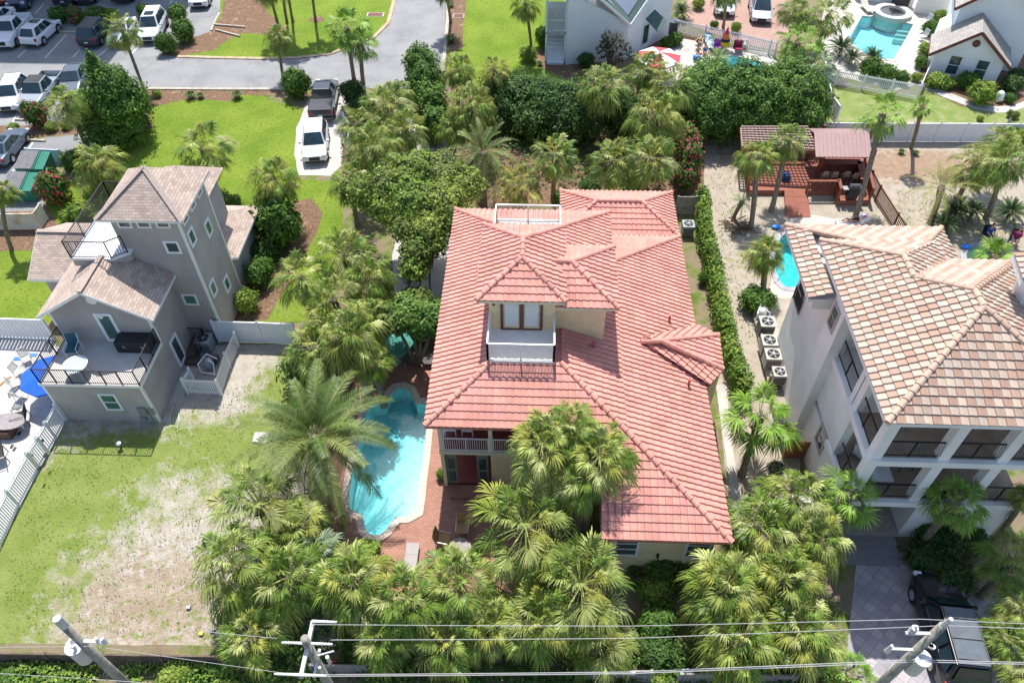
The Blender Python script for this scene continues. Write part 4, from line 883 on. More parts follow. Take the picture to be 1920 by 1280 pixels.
for k in range(30): c = a.lerp(b, k / 30); g.box((c.x - .015, c.y - .015, c.z), (c.x + .015, c.y + .015, c.z + 1))
g.build('railing', m_white, wh_); g = MB()
for k in range(12): g.box((px0 + .1, py0 - .6 + k * .35, k * .2), (A_.x - .15, py0 - .2 + k * .35, k * .2 + .2))
g.build('stairs', m_white, wh_)
MB().box((A_.x - .06, py0 + 1, 2.9), (A_.x - .002, py0 + 2, 4.8)).build('door', m_glass, wh_)
pm = Bt + dR * .42; nr = V((dR.y, -dR.x)).normalized(); window(wh_, (pm.x, pm.y, 1.4), (nr.x, nr.y, 0), .8, 1.7, m_white, m_glass, t=.1)
# pale gabled house top right
Lo = at(1737, 141); Ro = at(1862, 163); ld = V((Ro.x - Lo.x, Ro.y - Lo.y, 0)); WL = ld.length; ld.normalize(); lb = V((-ld.y, ld.x, 0))
def LP(x, y, z): return V((Lo.x, Lo.y, 0)) + ld * x + lb * y + V((0, 0, z))
gb = E('gabled_house', 'pale house with two brown edged gables and grey shingle roof, top right', 'house', tuple(Lo))
def xy(*ps): return [tuple(LP(x, y, 0)[:2]) for x, y in ps]
eh, rh = 2.35, 4.5
g = MB(); g.prism(xy((0, 0), (WL, 0), (WL, 6), (0, 6)), 0, eh); P = [LP(0, 0, eh), LP(WL, 0, eh), LP(WL, 6, eh), LP(0, 6, eh), LP(WL / 2 - .02, 0, rh - .1), LP(WL / 2 + .02, 0, rh - .1), LP(WL / 2 + .02, 6, rh - .1), LP(WL / 2 - .02, 6, rh - .1)]; g.hexa(P)
UW0, UW1, UY, UE, UR = .9, WL + 1.7, 3.3, 5.0, 7.6; um = (UW0 + UW1) / 2
g.prism(xy((UW0, UY), (UW1, UY), (UW1, 12), (UW0, 12)), 0, UE); g.hexa([LP(UW0, UY, UE), LP(UW1, UY, UE), LP(UW1, 12, UE), LP(UW0, 12, UE), LP(um - .02, UY, UR - .1), LP(um + .02, UY, UR - .1), LP(um + .02, 12, UR - .1), LP(um - .02, 12, UR - .1)])
g.build('wall', m_cold_stucco, gb)
def gable(g, f, x0, x1, xm, y0, y1, e_, r_, o=.5):
    a0, a1 = LP(x0 - o, y0 - .5, e_ - .3), LP(x0 - o, y1, e_ - .3); r0, r1 = LP(xm, y0 - .5, r_), LP(xm, y1, r_); b0, b1 = LP(x1 + o, y0 - .5, e_ - .3), LP(x1 + o, y1, e_ - .3)
    flatroof(g, [a0, r0, r1, a1], (a0, a1)); flatroof(g, [b0, b1, r1, r0], (b0, b1))
    dn = V((0, 0, .12))
    f.beam(a0 - dn, r0 - dn, .06, .24); f.beam(r0 - dn, b0 - dn, .06, .24); f.beam(a0 - dn, a1 - dn, .06, .2); f.beam(b0 - dn, b1 - dn, .06, .2)
g = MB(); f = MB(); gable(g, f, 0, WL, WL / 2, 0, UY, eh, rh); gable(g, f, UW0, UW1, um, UY, 12, UE, UR)
g.build('roof', m_greyshingle, gb); f.build('fascia', M('brown_fascia', (.13, .045, .035), rough=.6), gb)
nf = -lb
for x in (WL * .32, WL * .72): window(gb, LP(x, 0, 1.25), tuple(nf), .85, 1.55, m_white, m_glass, t=.1, mull=1)
for (x, y, z) in ((WL / 2, -.02, 3.3), (um, UY - .02, 6.2)):
    c = LP(x, y, z); MB().tube([c, c - lb * .06], .3, 16).build('gable_vent', bpy.data.materials['brown_fascia'], gb)
# ================================================================ covered deck
pg = E('covered_deck', 'red brown wooden deck with lattice pergola and metal roofed bar', 'deck', tuple(at(1500, 330)))
dk = P2((1388, 290), (1625, 285), (1640, 385), (1570, 395), (1566, 372), (1478, 372), (1465, 378), (1385, 376)); dk = P2((1392, 290), (1612, 286), (1628, 384), (1566, 386), (1563, 366), (1466, 366), (1400, 366))
m_plank = brick_mat('deck_planks', (.34, .13, .09), (.27, .10, .07), (.09, .04, .03), 3.0, .14, .012, rot=0, nz=.25)
g = MB(); sheet(g, [dk], .42); n = len(dk)
for i in range(n): a, b = dk[i], dk[(i + 1) % n]; g.face([(a[0], a[1], 0), (b[0], b[1], 0), (b[0], b[1], .42), (a[0], a[1], .42)], uv=[(0, 0), (1, 0), (1, .4), (0, .4)])
rp_ = P2((1468, 366), (1510, 366), (1520, 408), (1472, 408)); g.face([(rp_[0][0], rp_[0][1], .43), (rp_[1][0], rp_[1][1], .43), (rp_[2][0], rp_[2][1], .05), (rp_[3][0], rp_[3][1], .05)][::-1], uv=[rp_[0], rp_[1], rp_[2], rp_[3]][::-1])
g.build('deck_boards', m_plank, pg)
mm = M('brown_metal_roof', (.30, .19, .18), rough=.45, var=.05); RT = 2.75
r_ = [at(1530, 294, RT - .0), at(1633, 295, RT - .0), at(1629, 250, RT + .5), at(1527, 249, RT + .5), at(1640, 243, RT + .35), at(1516, 243, RT + .35)]
g = MB(); 
def slab(P, t_=.06): g.hexa([p - V((0, 0, t_)) for p in P] + list(P))
slab(r_[:4]); slab([r_[3], r_[2], r_[2] + V((.1, 1.3, -.45)), r_[3] + V((0, 1.3, -.45))])
for k in range(14):
    a = r_[0].lerp(r_[1], k / 13); b = r_[3].lerp(r_[2], k / 13); g.beam(a + V((0, 0, .015)), b + V((0, 0, .015)), .05, .05)
g.build('metal_roof', mm, pg); g = MB()
for (u, v) in ((1532, 330), (1622, 332), (1530, 285), (1620, 285), (1396, 296), (1396, 262), (1512, 300), (1518, 262)):
    p = at(u, v, .42) if u > 1500 else at(u, v, .42); MB().box((p.x - .09, p.y - .09, .42), (p.x + .09, p.y + .09, RT - .05)).build('post', m_brownwood, pg)
q_ = [at(1389, 240, RT), at(1514, 240, RT), at(1533, 282, RT), at(1392, 275, RT)]
g = MB()
for k in range(19): g.beam(q_[0].lerp(q_[1], k / 18), q_[3].lerp(q_[2], k / 18), .06, .1)
for k in range(9): g.beam(q_[0].lerp(q_[3], k / 8) + V((0, 0, .1)), q_[1].lerp(q_[2], k / 8) + V((0, 0, .1)), .06, .1)
g.build('lattice', M('sunbleached_lattice', (.46, .34, .30), rough=.8, var=.15), pg); g = MB()
for a, b in ((0, 1), (1, 2), (2, 3), (3, 0)): g.beam(q_[a] - V((0, 0, .15)), q_[b] - V((0, 0, .15)), .1, .22)
g.build('beam', m_brownwood, pg); g = MB()
def prail(pts, h=.95, z=.42):
    P = [V((*p, z)) for p in P2(*pts)]
    for a, b in zip(P, P[1:]):
        g = MB(); rail(g, a, b, h=h, posts=2, bal=.16, bt=.05, pt=.12, rt=.05); g.beam(a + V((0, 0, h + .03)), b + V((0, 0, h + .03)), .2, .05); g.build('railing', m_brownwood, pg)
prail([(1508, 370), (1563, 370)]); prail([(1390, 300), (1398, 364)]); prail([(1562, 366), (1566, 384)]); prail([(1626, 384), (1614, 330)]); prail([(1616, 290), (1534, 290)])
g = MB()
a, b = at(1530, 325, .42), at(1605, 326, .42); g.beam(a + V((0, .1, .5)), b + V((0, .1, .5)), .1, 1.0); g.beam(a + V((0, -.05, 1.05)), b + V((0, -.05, 1.05)), .6, .06)
c = at(1603, 360, .42); g.beam(b + V((0, 0, 1.05)), c + V((.3, 0, 1.05)), .5, .06); g.beam(b + V((0, 0, .5)), c + V((.3, 0, .5)), .1, 1.0); g.build('bar_counter', m_brownwood, pg)
m_stool = M('pale_wicker', (.32, .24, .17), rough=.8, var=.2, scale=20)
st0 = None
for i, (u, v) in enumerate(((1541, 343), (1558, 344), (1580, 343), (1597, 346))):
    p = at(u, v, .42)
    if st0 is None:
        st0 = E('bar_stool', '', 'stool', (0, 0, 0), 'wicker bar stools at the deck bar', local=True); b = MB()
        for sx in (-.18, .18):
            for sy in (-.18, .18): b.box((sx - .02, sy - .02, 0), (sx + .02, sy + .02, .7 if sy > 0 else 1.1))
        b.build('leg', m_stool, st0); MB().box((-.21, -.21, .66), (.21, .21, .72)).build('seat', m_stool, st0); MB().box((-.2, -.22, .8), (.2, -.19, 1.12)).build('backrest', m_stool, st0); o = st0
    else: o = dup(st0, (0, 0, 0))
    o.location = (p.x, p.y, .42); o['label'] = ('leftmost', 'second from left', 'third from left', 'rightmost')[i] + ' wicker stool at the shaded deck bar'
gp = at(1594, 372, .44); gr = E('gas_grill', 'dark gas grill with side shelves at the corner of the brown deck', 'grill', tuple(gp))
MB().box((gp.x - .35, gp.y - .25, gp.z + .1), (gp.x + .35, gp.y + .25, gp.z + .85)).build('cabinet', m_black, gr, bevel=.02)
MB().tube([(gp.x - .36, gp.y, gp.z + .95), (gp.x + .36, gp.y, gp.z + .95)], .24, 12).build('lid', M('grill_lid', (.05, .055, .06), rough=.35), gr)
for s_ in (-1, 1): MB().box((gp.x + s_ * .4, gp.y - .22, gp.z + .84), (gp.x + s_ * .75, gp.y + .22, gp.z + .88)).build('side_shelf', m_grate, gr)
# ================================================================ utility poles and wires
m_pole = M('weathered_pole', (.30, .28, .23), rough=.95, var=.25, scale=3, bump=.4, bscale=12); m_galv = M('galvanised_steel', (.55, .56, .57), rough=.45, var=.08, metal=.2); m_ins = M('porcelain', (.62, .62, .6), rough=.3)
def upole(label, base, top, parts):
    e = E('utility_pole', label, 'utility pole', tuple(base)); MB().tube([base, V(base).lerp(V(top), .5), top], [.19, .16, .13], 14).build('pole', m_pole, e, smooth=True); parts(e); return e
t1 = at(120, 1172, 9.3); b1 = at(222, 1288, 0); b1.x = t1.x - .25; b1.y = t1.y + .1
def f1(e):
    MB().tube([t1 + V((0, 0, -.05)), t1 + V((-.02, .02, .5))], [.14, .13], 10).build('pole_cap', m_galv, e)
    MB().box((t1.x - .05, t1.y - .05, 8.0), (t1.x + .8, t1.y + .05, 8.08)).tube([(t1.x + .8, t1.y, 8.0), (t1.x + .8, t1.y, 8.3)], [.1, .06], 8).tube([(t1.x + .6, t1.y, 8.0), (t1.x + .6, t1.y, 8.3)], [.08, .05], 8).build('insulator_arm', m_ins, e)
    MB().cyl((t1.x - .42, t1.y), .3, 6.6, 7.5, 16).cyl((t1.x - .42, t1.y), .32, 7.5, 7.58, 16).cyl((t1.x - .5, t1.y + .1), .06, 7.5, 7.85, 8).cyl((t1.x - .32, t1.y - .1), .06, 7.5, 7.85, 8).build('transformer', m_galv, e)
upole('leaning looking grey utility pole with transformer over the vacant lot', b1, t1, f1)
t2 = at(571, 1196, 9.6); b2 = V((t2.x, t2.y, 0))
def f2(e):
    MB().box((t2.x - .06, t2.y - 1.0, 9.0), (t2.x + .06, t2.y + .75, 9.14)).build('crossarm', M('grey_crossarm', (.5, .49, .46), rough=.9), e)
    for y in (-.95, -.0, .7):
        for s_ in (1, -1):
            if s_ < 0 and y > .5: continue
            g = MB(); g.tube([(t2.x, t2.y + y, 9.2), (t2.x + s_ * .8, t2.y + y, 9.2)], [.05, .03], 6)
            for k in range(5): g.tube([(t2.x + s_ * (.3 + k * .09), t2.y + y, 9.2), (t2.x + s_ * (.33 + k * .09), t2.y + y, 9.2)], .05, 8)
            g.build('insulator', m_ins, e)
    MB().box((t2.x + .05, t2.y - .6, 7.9), (t2.x + .13, t2.y + .3, 7.98)).tube([(t2.x + .3, t2.y - .4, 7.6), (t2.x + .3, t2.y - .4, 8.3)], .05, 8).tube([(t2.x + .5, t2.y - .1, 7.9), (t2.x + .5, t2.y - .1, 8.4)], .06, 8).beam((t2.x, t2.y, 8.1), (t2.x + .7, t2.y + .05, 8.5), .05, .05).build('switch_gear', m_galv, e)
upole('wooden utility pole with pale crossarm and switches, bottom centre left', b2, t2, f2)
t3 = at(1768, 1172, 9.6); b3 = V((t3.x - .2, t3.y, 0))
def f3(e):
    MB().tube([t3 + V((0, 0, -.1)), t3 + V((.05, 0, .5))], [.1, .07], 8).build('pole_cap', m_galv, e)
    g = MB(); g.box((t3.x - .9, t3.y - .05, 8.9), (t3.x + .05, t3.y + .05, 8.98))
    for k in range(4): g.tube([(t3.x - .75, t3.y, 9.0 + k * .1), (t3.x - .75, t3.y, 9.05 + k * .1)], .11, 10); 
    g.tube([(t3.x - .75, t3.y, 9.0), (t3.x - .75, t3.y, 9.5)], .04, 6); g.build('insulator', m_ins, e)
    MB().box((t3.x - 1.0, t3.y - .04, 7.6), (t3.x, t3.y + .04, 7.66)).tube([(t3.x - .95, t3.y, 7.4), (t3.x - .95, t3.y, 7.9)], [.09, .05], 8).build('insulator_arm', m_ins, e)
    MB().cyl((t3.x + .38, t3.y), .29, 6.0, 6.9, 16).cyl((t3.x + .38, t3.y), .31, 6.9, 6.98, 16).cyl((t3.x + .3, t3.y + .1), .06, 6.9, 7.2, 8).build('transformer', m_galv, e)
    g = MB()
    for k in range(5): g.cyl((t3.x + .35 + k * .06, t3.y + .3 - k * .03), .09, 7.4, 7.5, 8)
    g.build('cutout', m_ins, e)
upole('grey utility pole with round transformer over the black suv', b3, t3, f3)
m_wire = M('pale_cable', (.38, .37, .36), rough=.5, var=0)
def wire(label, pts, r=.011):
    P = [at(*p) for p in pts]; out = []
    for a, b in zip(P, P[1:]):
        L_ = (b - a).length
        for k in range(12): t_ = k / 12; c = a.lerp(b, t_); c.z -= (.00022 * L_ * L_) * 4 * t_ * (1 - t_); out.append(c)
    out.append(P[-1]); o = MB().tube(out, r, 5).build('power_line', m_wire); tag(o, label, 'cable', 'overhead wires along the bottom'); return o
wire('topmost overhead cable of the bundle between the two right poles', [(583, 1170, 9.2), (1180, 1173, 9.25), (1726, 1160, 9.5)]); wire('second overhead cable from the top, from crossarm pole to right pole', [(620, 1199, 9.2), (1180, 1196, 9.3), (1770, 1172, 9.6)])
wire('pale cable right of the right pole, upper of the pair', [(1726, 1160, 9.5), (2000, 1172, 9.4)]); wire('pale cable right of the right pole, lower of the pair', [(1770, 1172, 9.6), (2000, 1180, 9.4)])
wire('lower thick overhead cable, back strand, at the bottom', [(610, 1264, 8.2), (1180, 1259, 8.2), (1716, 1236, 8.2), (2000, 1243, 8.2)], .014); wire('lower thick overhead cable, front strand, at the bottom', [(610, 1267, 8.2), (1180, 1262, 8.2), (1716, 1240, 8.2), (2000, 1246, 8.2)], .014)
wire('thin cable from the transformer pole to the crossarm pole, upper', [(170, 1210, 8.0), (240, 1220, 8), (560, 1265, 7.6)], .008); wire('thin cable running off left of the transformer pole', [(-60, 1213, 8.0), (170, 1211, 8.0)], .008)
wire('lowest thin cable at the bottom left', [(-60, 1258, 7), (200, 1274, 7), (420, 1290, 7)], .009); wire('short cable left of the crossarm pole', [(380, 1183, 9), (520, 1196, 9.2)], .008)

# tall neighbouring block behind the car park whose shade falls on the parked cars
hb_ = E('apartment_block', 'tall pale apartment block beyond the car park, out of view', 'building', (-60, 84, 0))
xr_ = at(196, 92).x - .3; xs_ = at(322, 30).x; ye = at(60, 122).y
MB().box((-110, 77, 0), (xr_, 92, (77 - ye) / .535)).build('wall', m_wh_stucco, hb_)
MB().box((xr_ + .001, 80, 0), (xs_, 92, (80 - at(290, 36).y) / .535)).build('wing_wall', m_wh_stucco, hb_)
for k in range(6):
    for j in range(5): window(hb_, (xr_ - 4 - k * 5, 77, 2 + j * 4), 'front', 1.6, 1.6, m_white, m_glass, t=.12)
# ================================================================ vegetation
m_frond = M('palm_frond', (.95, .95, .95), rough=.48, var=.12, scale=3, attr=True, trl=.2, spec=.3)
m_leaf = M('broad_leaf', (.95, .95, .95), rough=.6, var=.22, scale=1.1, attr=True, trl=.2, spec=.25)
m_trunk = M('palm_trunk', (.21, .17, .13), rough=.95, var=.3, scale=7, bump=.8, bscale=14)
m_bark = M('bark', (.16, .13, .10), rough=.95, var=.3, scale=5, bump=.6, bscale=20)
GREENS = {'sabal': [(.23, .31, .05), (.32, .38, .09), (.15, .245, .035), (.40, .44, .15), (.20, .31, .05), (.34, .36, .07), (.12, .205, .03), (.27, .34, .08)], 'bright': [(.22, .38, .05), (.28, .42, .08), (.19, .34, .04)],
          'yellow': [(.28, .30, .05), (.34, .31, .06), (.20, .26, .05)], 'date': [(.14, .20, .045), (.09, .145, .03), (.22, .26, .07)], 'dark': [(.04, .09, .02), (.055, .115, .025), (.03, .075, .02)], 'blue': [(.22, .31, .16), (.27, .35, .21), (.17, .26, .11)]}
def fan(mb, R_, base, az, el, pl, br, pal, nl=22, droop=.3, old=0., costa=0., fa=112):
    d = V((cos(az) * cos(el), sin(az) * cos(el), sin(el))); side = V((-sin(az), cos(az), 0)); col = R_.choice(pal); t = .85 + .3 * R_.random(); col = tuple(c * t for c in col)
    if old > 0: col = tuple(c * (1 - old) + o * old for c, o in zip(col, (.30, .23, .10)))
    tip = base + d * pl; tip.z -= pl * .22 * cos(el); mid = base.lerp(tip, .5); mid.z += pl * .06
    pc = (col[0] * 1.15, col[1] * 1.05, col[2])
    for a, b in ((base, mid), (mid, tip)):
        s_ = side * .022; mb.face([a - s_, a + s_, b + s_ * .7, b - s_ * .7], pc)
    d2 = (tip - mid).normalized(); d2.z -= .2; d2.normalize(); side = d2.cross(V((0, 0, 1)));
    if side.length < .05: side = V((-sin(az), cos(az), 0))
    side.normalize(); nrm = side.cross(d2).normalized(); tw = R_.uniform(-.5, .5); side, nrm = side * cos(tw) + nrm * sin(tw), nrm * cos(tw) - side * sin(tw)
    for i in range(nl):
        f = (i + .5) / nl * 2 - 1; ph = f * radians(fa) + R_.uniform(-.07, .07); L_ = br * (1 - .30 * abs(f) ** 2) * R_.uniform(.82, 1.12)
        dr = (d2 * cos(ph) + side * sin(ph) + nrm * R_.uniform(-.13, .16)).normalized(); w_ = L_ * .026 + .008; pr = dr.cross(nrm).normalized()
        cm = costa * br * (1 - abs(f)); hub = tip + d2 * cm; hub.z -= cm * cm * .35; dz = droop * R_.uniform(.6, 1.5) * (.55 + .6 * (1 - abs(f)) * costa * 2)
        m1 = hub + dr * L_ * .45 + nrm * (.07 * L_); m1.z -= dz * .08 * L_; m2 = hub + dr * L_ * .75; m2.z -= dz * .38 * L_; e_ = hub + dr * L_ * .92; e_.z -= dz * L_ * .85
        k = R_.uniform(.7, 1.25); c = tuple(x * k for x in col); c2 = (c[0] * 1.25 + .01, c[1] * 1.08, c[2])
        up = nrm * w_ * .9
        mb.face([hub, m1 - pr * w_ + up * .5, m1 + pr * w_ - up * .5], c); mb.face([m1 - pr * w_ + up * .5, m2 - pr * w_ * .55, m2 + pr * w_ * .55, m1 + pr * w_ - up * .5], c); mb.face([m2 - pr * w_ * .55, e_, m2 + pr * w_ * .55], c2)
def fan_crown(seed, pal, n=30, pl=.95, br=.95, lo=-55, hi=82, nl=25, droop=.55, skirt=.25, costa=.5, fa=88):
    R_ = random.Random(seed); mb = MB(); p = GREENS[pal]
    for i in range(n):
        t = (i + .5) / n; el = radians(hi - (hi - lo) * t ** .85 + R_.uniform(-8, 8)); az = i * 2.39996 + R_.uniform(-.3, .3)
        old = max(0, (t - (1 - skirt)) / skirt) * R_.uniform(.1, .8) if skirt else 0
        s_ = R_.uniform(.85, 1.15) * (.78 + .3 * sin(pi * min(1, t * 1.2)))
        fan(mb, R_, V((cos(az) * .06, sin(az) * .06, .1 - .35 * t)), az, el, pl * s_, br * s_, p, nl, droop * R_.uniform(.6, 1.4), old, costa, fa)
    if seed % 2:      # flower stalks
        for i in range(4):
            a = R_.uniform(0, 6.28); d = V((cos(a), sin(a), 0))
            for k in range(110):
                q = V((0, 0, .1)) + d * R_.uniform(.3, 1.15) + V((R_.gauss(0, .13), R_.gauss(0, .13), R_.uniform(-.1, .35))); s_ = .035
                mb.face([q, q + V((s_, 0, s_)), q + V((0, s_, s_ * 2))], (.42, .40, .10) if i % 2 else (.40, .32, .18))
    return mb
def pinnate_crown(seed, pal, n=42, L0=2.3, lo=-35, hi=80, npair=34, ll=.34, arch=.9):
    R_ = random.Random(seed); mb = MB(); p = GREENS[pal]
    for i in range(n):
        t = (i + .5) / n; el = radians(hi - (hi - lo) * t ** .9 + R_.uniform(-6, 6)); az = i * 2.39996 + R_.uniform(-.25, .25); L_ = L0 * R_.uniform(.85, 1.12) * (.7 + .35 * min(1, t * 2))
        c0 = R_.choice(p); k = R_.uniform(.8, 1.2); c0 = tuple(x * k for x in c0); seg = 9; pts = []; q = V((cos(az) * .08, sin(az) * .08, 0)); e_ = el
        for j in range(seg + 1):
            pts.append(q.copy()); q = q + V((cos(az) * cos(e_), sin(az) * cos(e_), sin(e_))) * L_ / seg; e_ -= radians(70 * arch) / seg * (.5 + j / seg)
        side = V((-sin(az), cos(az), 0))
        for a, b in zip(pts, pts[1:]): mb.face([a - side * .02, a + side * .02, b + side * .014, b - side * .014], (.22, .22, .08))
        for j in range(npair):
            f = .14 + .86 * j / npair; x = f * seg; a = pts[int(x)]; b = pts[min(seg, int(x) + 1)]; c = a.lerp(b, x - int(x)); d = (b - a).normalized() if b != a else V((0, 0, -1)); nn = d.cross(side).normalized()
            if nn.z < 0: nn = -nn
            l_ = ll * (L0 / 2.3) * (.35 + .65 * sin(pi * min(.96, f * .9 + .12)))
            for sg in (-1, 1):
                dr = (side * sg * .8 + d * .62 + nn * R_.uniform(.1, .4)).normalized(); e2 = c + dr * l_; e2.z -= l_ * .12; w_ = d * .011 * (L0 / 2.3) ** .5; kk = R_.uniform(.8, 1.25)
                mb.face([c - w_, c + dr * l_ * .5 - w_ * 1.2, e2, c + dr * l_ * .5 + w_ * 1.2, c + w_], tuple(v_ * kk for v_ in c0))
    return mb
TEMPL = {}
def templ(key, mb, mt):
    me = mb.build('t_' + key, mt); d = me.data; bpy.data.objects.remove(me); d.name = key; TEMPL[key] = d
for i in range(7): templ('sabal%d' % i, fan_crown(10 + i, 'sabal', n=(56, 62, 50, 68, 56, 48, 60)[i], nl=28, pl=(.85, .95, 1.0, .8, .9, 1.05, .85)[i], br=.82, droop=(.5, .7, .45, .8, .6, .5, .9)[i], skirt=(.2, .3, .15, .35, .25, .2, .4)[i]), m_frond)
templ('blue0', fan_crown(31, 'blue', n=44, br=.8), m_frond); templ('yellow0', fan_crown(32, 'yellow', n=42, br=.8), m_frond)
templ('wash0', fan_crown(33, 'bright', n=26, pl=1.1, br=1.1, lo=-50, nl=34, droop=.35, skirt=.3, costa=.1, fa=112), m_frond); templ('wash1', fan_crown(34, 'bright', n=22, pl=1.1, br=1.1, lo=-60, nl=34, droop=.4, skirt=.35, costa=.1, fa=112), m_frond)
templ('date0', pinnate_crown(41, 'date', n=42, npair=50, L0=2.8, arch=1.15), m_frond); templ('date1', pinnate_crown(42, 'date', n=34), m_frond); templ('ypin', pinnate_crown(43, 'yellow', n=22, L0=1.9, npair=24), m_frond)
templ('sago', pinnate_crown(44, 'dark', n=54, L0=1.2, npair=40, ll=.34, lo=0, hi=70, arch=.7), m_frond); templ('bpin', pinnate_crown(45, 'bright', n=20, L0=1.6, npair=26), m_frond)
RAD = {'sabal': 2.0, 'blue': 2.0, 'yellow': 2.0, 'wash': 2.1, 'date': 2.35, 'ypin': 1.7, 'sago': 1.1, 'bpin': 1.5}
def part(name, data, parent, loc=(0, 0, 0), sc=1., rz=0.):
    o = bpy.data.objects.new(name, data); COL.objects.link(o); o.parent = parent; o.location = loc; o.scale = (sc, sc, sc) if isinstance(sc, (int, float)) else sc; o.rotation_euler = (0, 0, rz); return o
def palm(kind, u, v, rpx, z, label, base=None, group=None, tr=.17, tilt=None, name='palm_tree', bend=0):
    c = at(u, v, z); zc = (c - V((0, 0, CH))).dot(cF); kk = kind.rstrip('0123456789'); sc = rpx / CF * zc / RAD[kk]
    b = at(*base) if base else V((c.x + rnd.uniform(-.3, .3), c.y + rnd.uniform(-.3, .3), 0))
    b.z = 0; e = E(name, label, 'palm tree', tuple(b), group); 
    if kind in ('sabal', 'wash'): kind = kind + str(rnd.randrange(7 if kind == 'sabal' else 2))
    hb = c - b; pts = []; n = 7
    for i in range(n + 1):
        t = i / n; q = V((0, 0, 0)).lerp(hb, t); q.x = hb.x * (t ** 1.3); q.y = hb.y * (t ** 1.3); pts.append(q)
    g = MB(); R_ = random.Random(int(u * 7 + v)); g.tube(pts, [tr * (1.25 if i == 0 else (1.0 if i < n - 1 else 1.3)) * R_.uniform(.93, 1.07) for i in range(n + 1)], 10)
    if kk in ('sabal', 'blue', 'yellow', 'wash', 'date'):      # old leaf bases below the crown
        for k in range(26):
            t = R_.uniform(.72, .99) if kk != 'date' else R_.uniform(.3, .99); q = V((hb.x * t ** 1.3, hb.y * t ** 1.3, hb.z * t)); a = R_.uniform(0, 6.28); d = V((cos(a), sin(a), .9)); w_ = V((-sin(a), cos(a), 0)) * .05
            p0 = q + V((cos(a), sin(a), 0)) * tr; g.face([p0 - w_, p0 + w_, p0 + d * .22 + w_ * .4, p0 + d * .22 - w_ * .4], (.2, .16, .12))
    mt = m_trunk; o = g.build('trunk', mt, None, smooth=False); o.parent = e
    cr = part('crown', TEMPL[kind], e, tuple(hb), (sc, sc, sc * rnd.uniform(.9, 1.2)), rnd.uniform(0, 6.28)); cr.rotation_euler = (rnd.uniform(-.12, .12), rnd.uniform(-.12, .12), cr.rotation_euler[2])
    if tilt: cr.rotation_euler = (tilt[0], tilt[1], cr.rotation_euler[2])
    return e
def leafcloud(mb, blobs, n, size, pal, seed=0, core=True, up=.25, fl=None, flp=0.):
    R_ = random.Random(seed); vols = [b[1][0] * b[1][1] + b[1][0] * b[1][2] for b in blobs]; tot = sum(vols)
    for (c, r), vol in zip(blobs, vols):
        c = V(c); cc = R_.choice(pal)
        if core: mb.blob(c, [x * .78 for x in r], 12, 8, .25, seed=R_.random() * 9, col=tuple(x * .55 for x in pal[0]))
        for i in range(int(n * vol / tot)):
            d = V((R_.gauss(0, 1), R_.gauss(0, 1), R_.gauss(0, 1) + up)).normalized(); k = 1 + .42 * noise.noise(d * 2.6 + c * 1.3) + .12 * noise.noise(d * 7 + c)
            q = V((c.x + d.x * r[0] * k, c.y + d.y * r[1] * k, c.z + d.z * r[2] * k)) * 1.0; q = c + (q - c) * R_.uniform(.78, 1.04)
            if q.z < .03: continue
            nrm = (d + V((R_.uniform(-.8, .8), R_.uniform(-.8, .8), R_.uniform(-.3, .9)))).normalized(); a = nrm.orthogonal().normalized(); t = R_.uniform(0, 6.28); b_ = nrm.cross(a); a, b_ = a * cos(t) + b_ * sin(t), b_ * cos(t) - a * sin(t)
            s_ = size * R_.uniform(.5, 1.5); kk = R_.uniform(.75, 1.25); col = R_.choice(pal) if R_.random() < .5 else cc; col = tuple(x * kk for x in col)
            if fl and R_.random() < flp: col = fl; q = q + d * size * .5
            mb.face([q - a * s_, q - b_ * s_ * .45, q + a * s_, q + b_ * s_ * .45], col)
    return mb
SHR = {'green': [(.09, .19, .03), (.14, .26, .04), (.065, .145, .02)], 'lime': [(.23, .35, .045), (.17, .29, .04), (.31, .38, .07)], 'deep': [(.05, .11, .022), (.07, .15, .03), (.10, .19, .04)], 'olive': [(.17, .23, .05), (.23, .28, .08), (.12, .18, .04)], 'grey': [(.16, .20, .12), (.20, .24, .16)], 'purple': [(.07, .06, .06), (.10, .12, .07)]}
for i, (k, n_, s_, f, fp) in enumerate((('green', 2600, .075, None, 0), ('lime', 2400, .07, None, 0), ('deep', 2600, .075, None, 0), ('olive', 2200, .08, None, 0), ('grey', 1800, .07, None, 0), ('pink', 2200, .08, (.62, .07, .14), .16))):
    pal = SHR['green' if k == 'pink' else k]; R_ = random.Random(i + 5)
    bl = [((0, 0, .5), (.72, .72, .5))] + [((R_.uniform(-.4, .4), R_.uniform(-.4, .4), R_.uniform(.45, .72)), (R_.uniform(.35, .5),) * 2 + (R_.uniform(.3, .42),)) for _ in range(5)]
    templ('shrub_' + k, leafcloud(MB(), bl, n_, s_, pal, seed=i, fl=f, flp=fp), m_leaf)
g = MB(); R_ = random.Random(3)
for i in range(260):
    a = R_.uniform(0, 6.28); r_ = R_.uniform(0, .25); l_ = R_.uniform(.5, 1.0); d = V((cos(a), sin(a), 0)); p0 = d * r_; p1 = d * (r_ + l_ * .35) + V((0, 0, l_ * .8)); p2 = d * (r_ + l_ * .8) + V((0, 0, l_ * R_.uniform(.5, .9))); w_ = V((-sin(a), cos(a), 0)) * .018; c = R_.choice([(.14, .22, .05), (.20, .26, .10), (.10, .17, .04)])
    g.face([p0 - w_, p0 + w_, p1 + w_, p1 - w_], c); g.face([p1 - w_, p1 + w_, p2], c)
templ('grass_clump', g, m_frond)
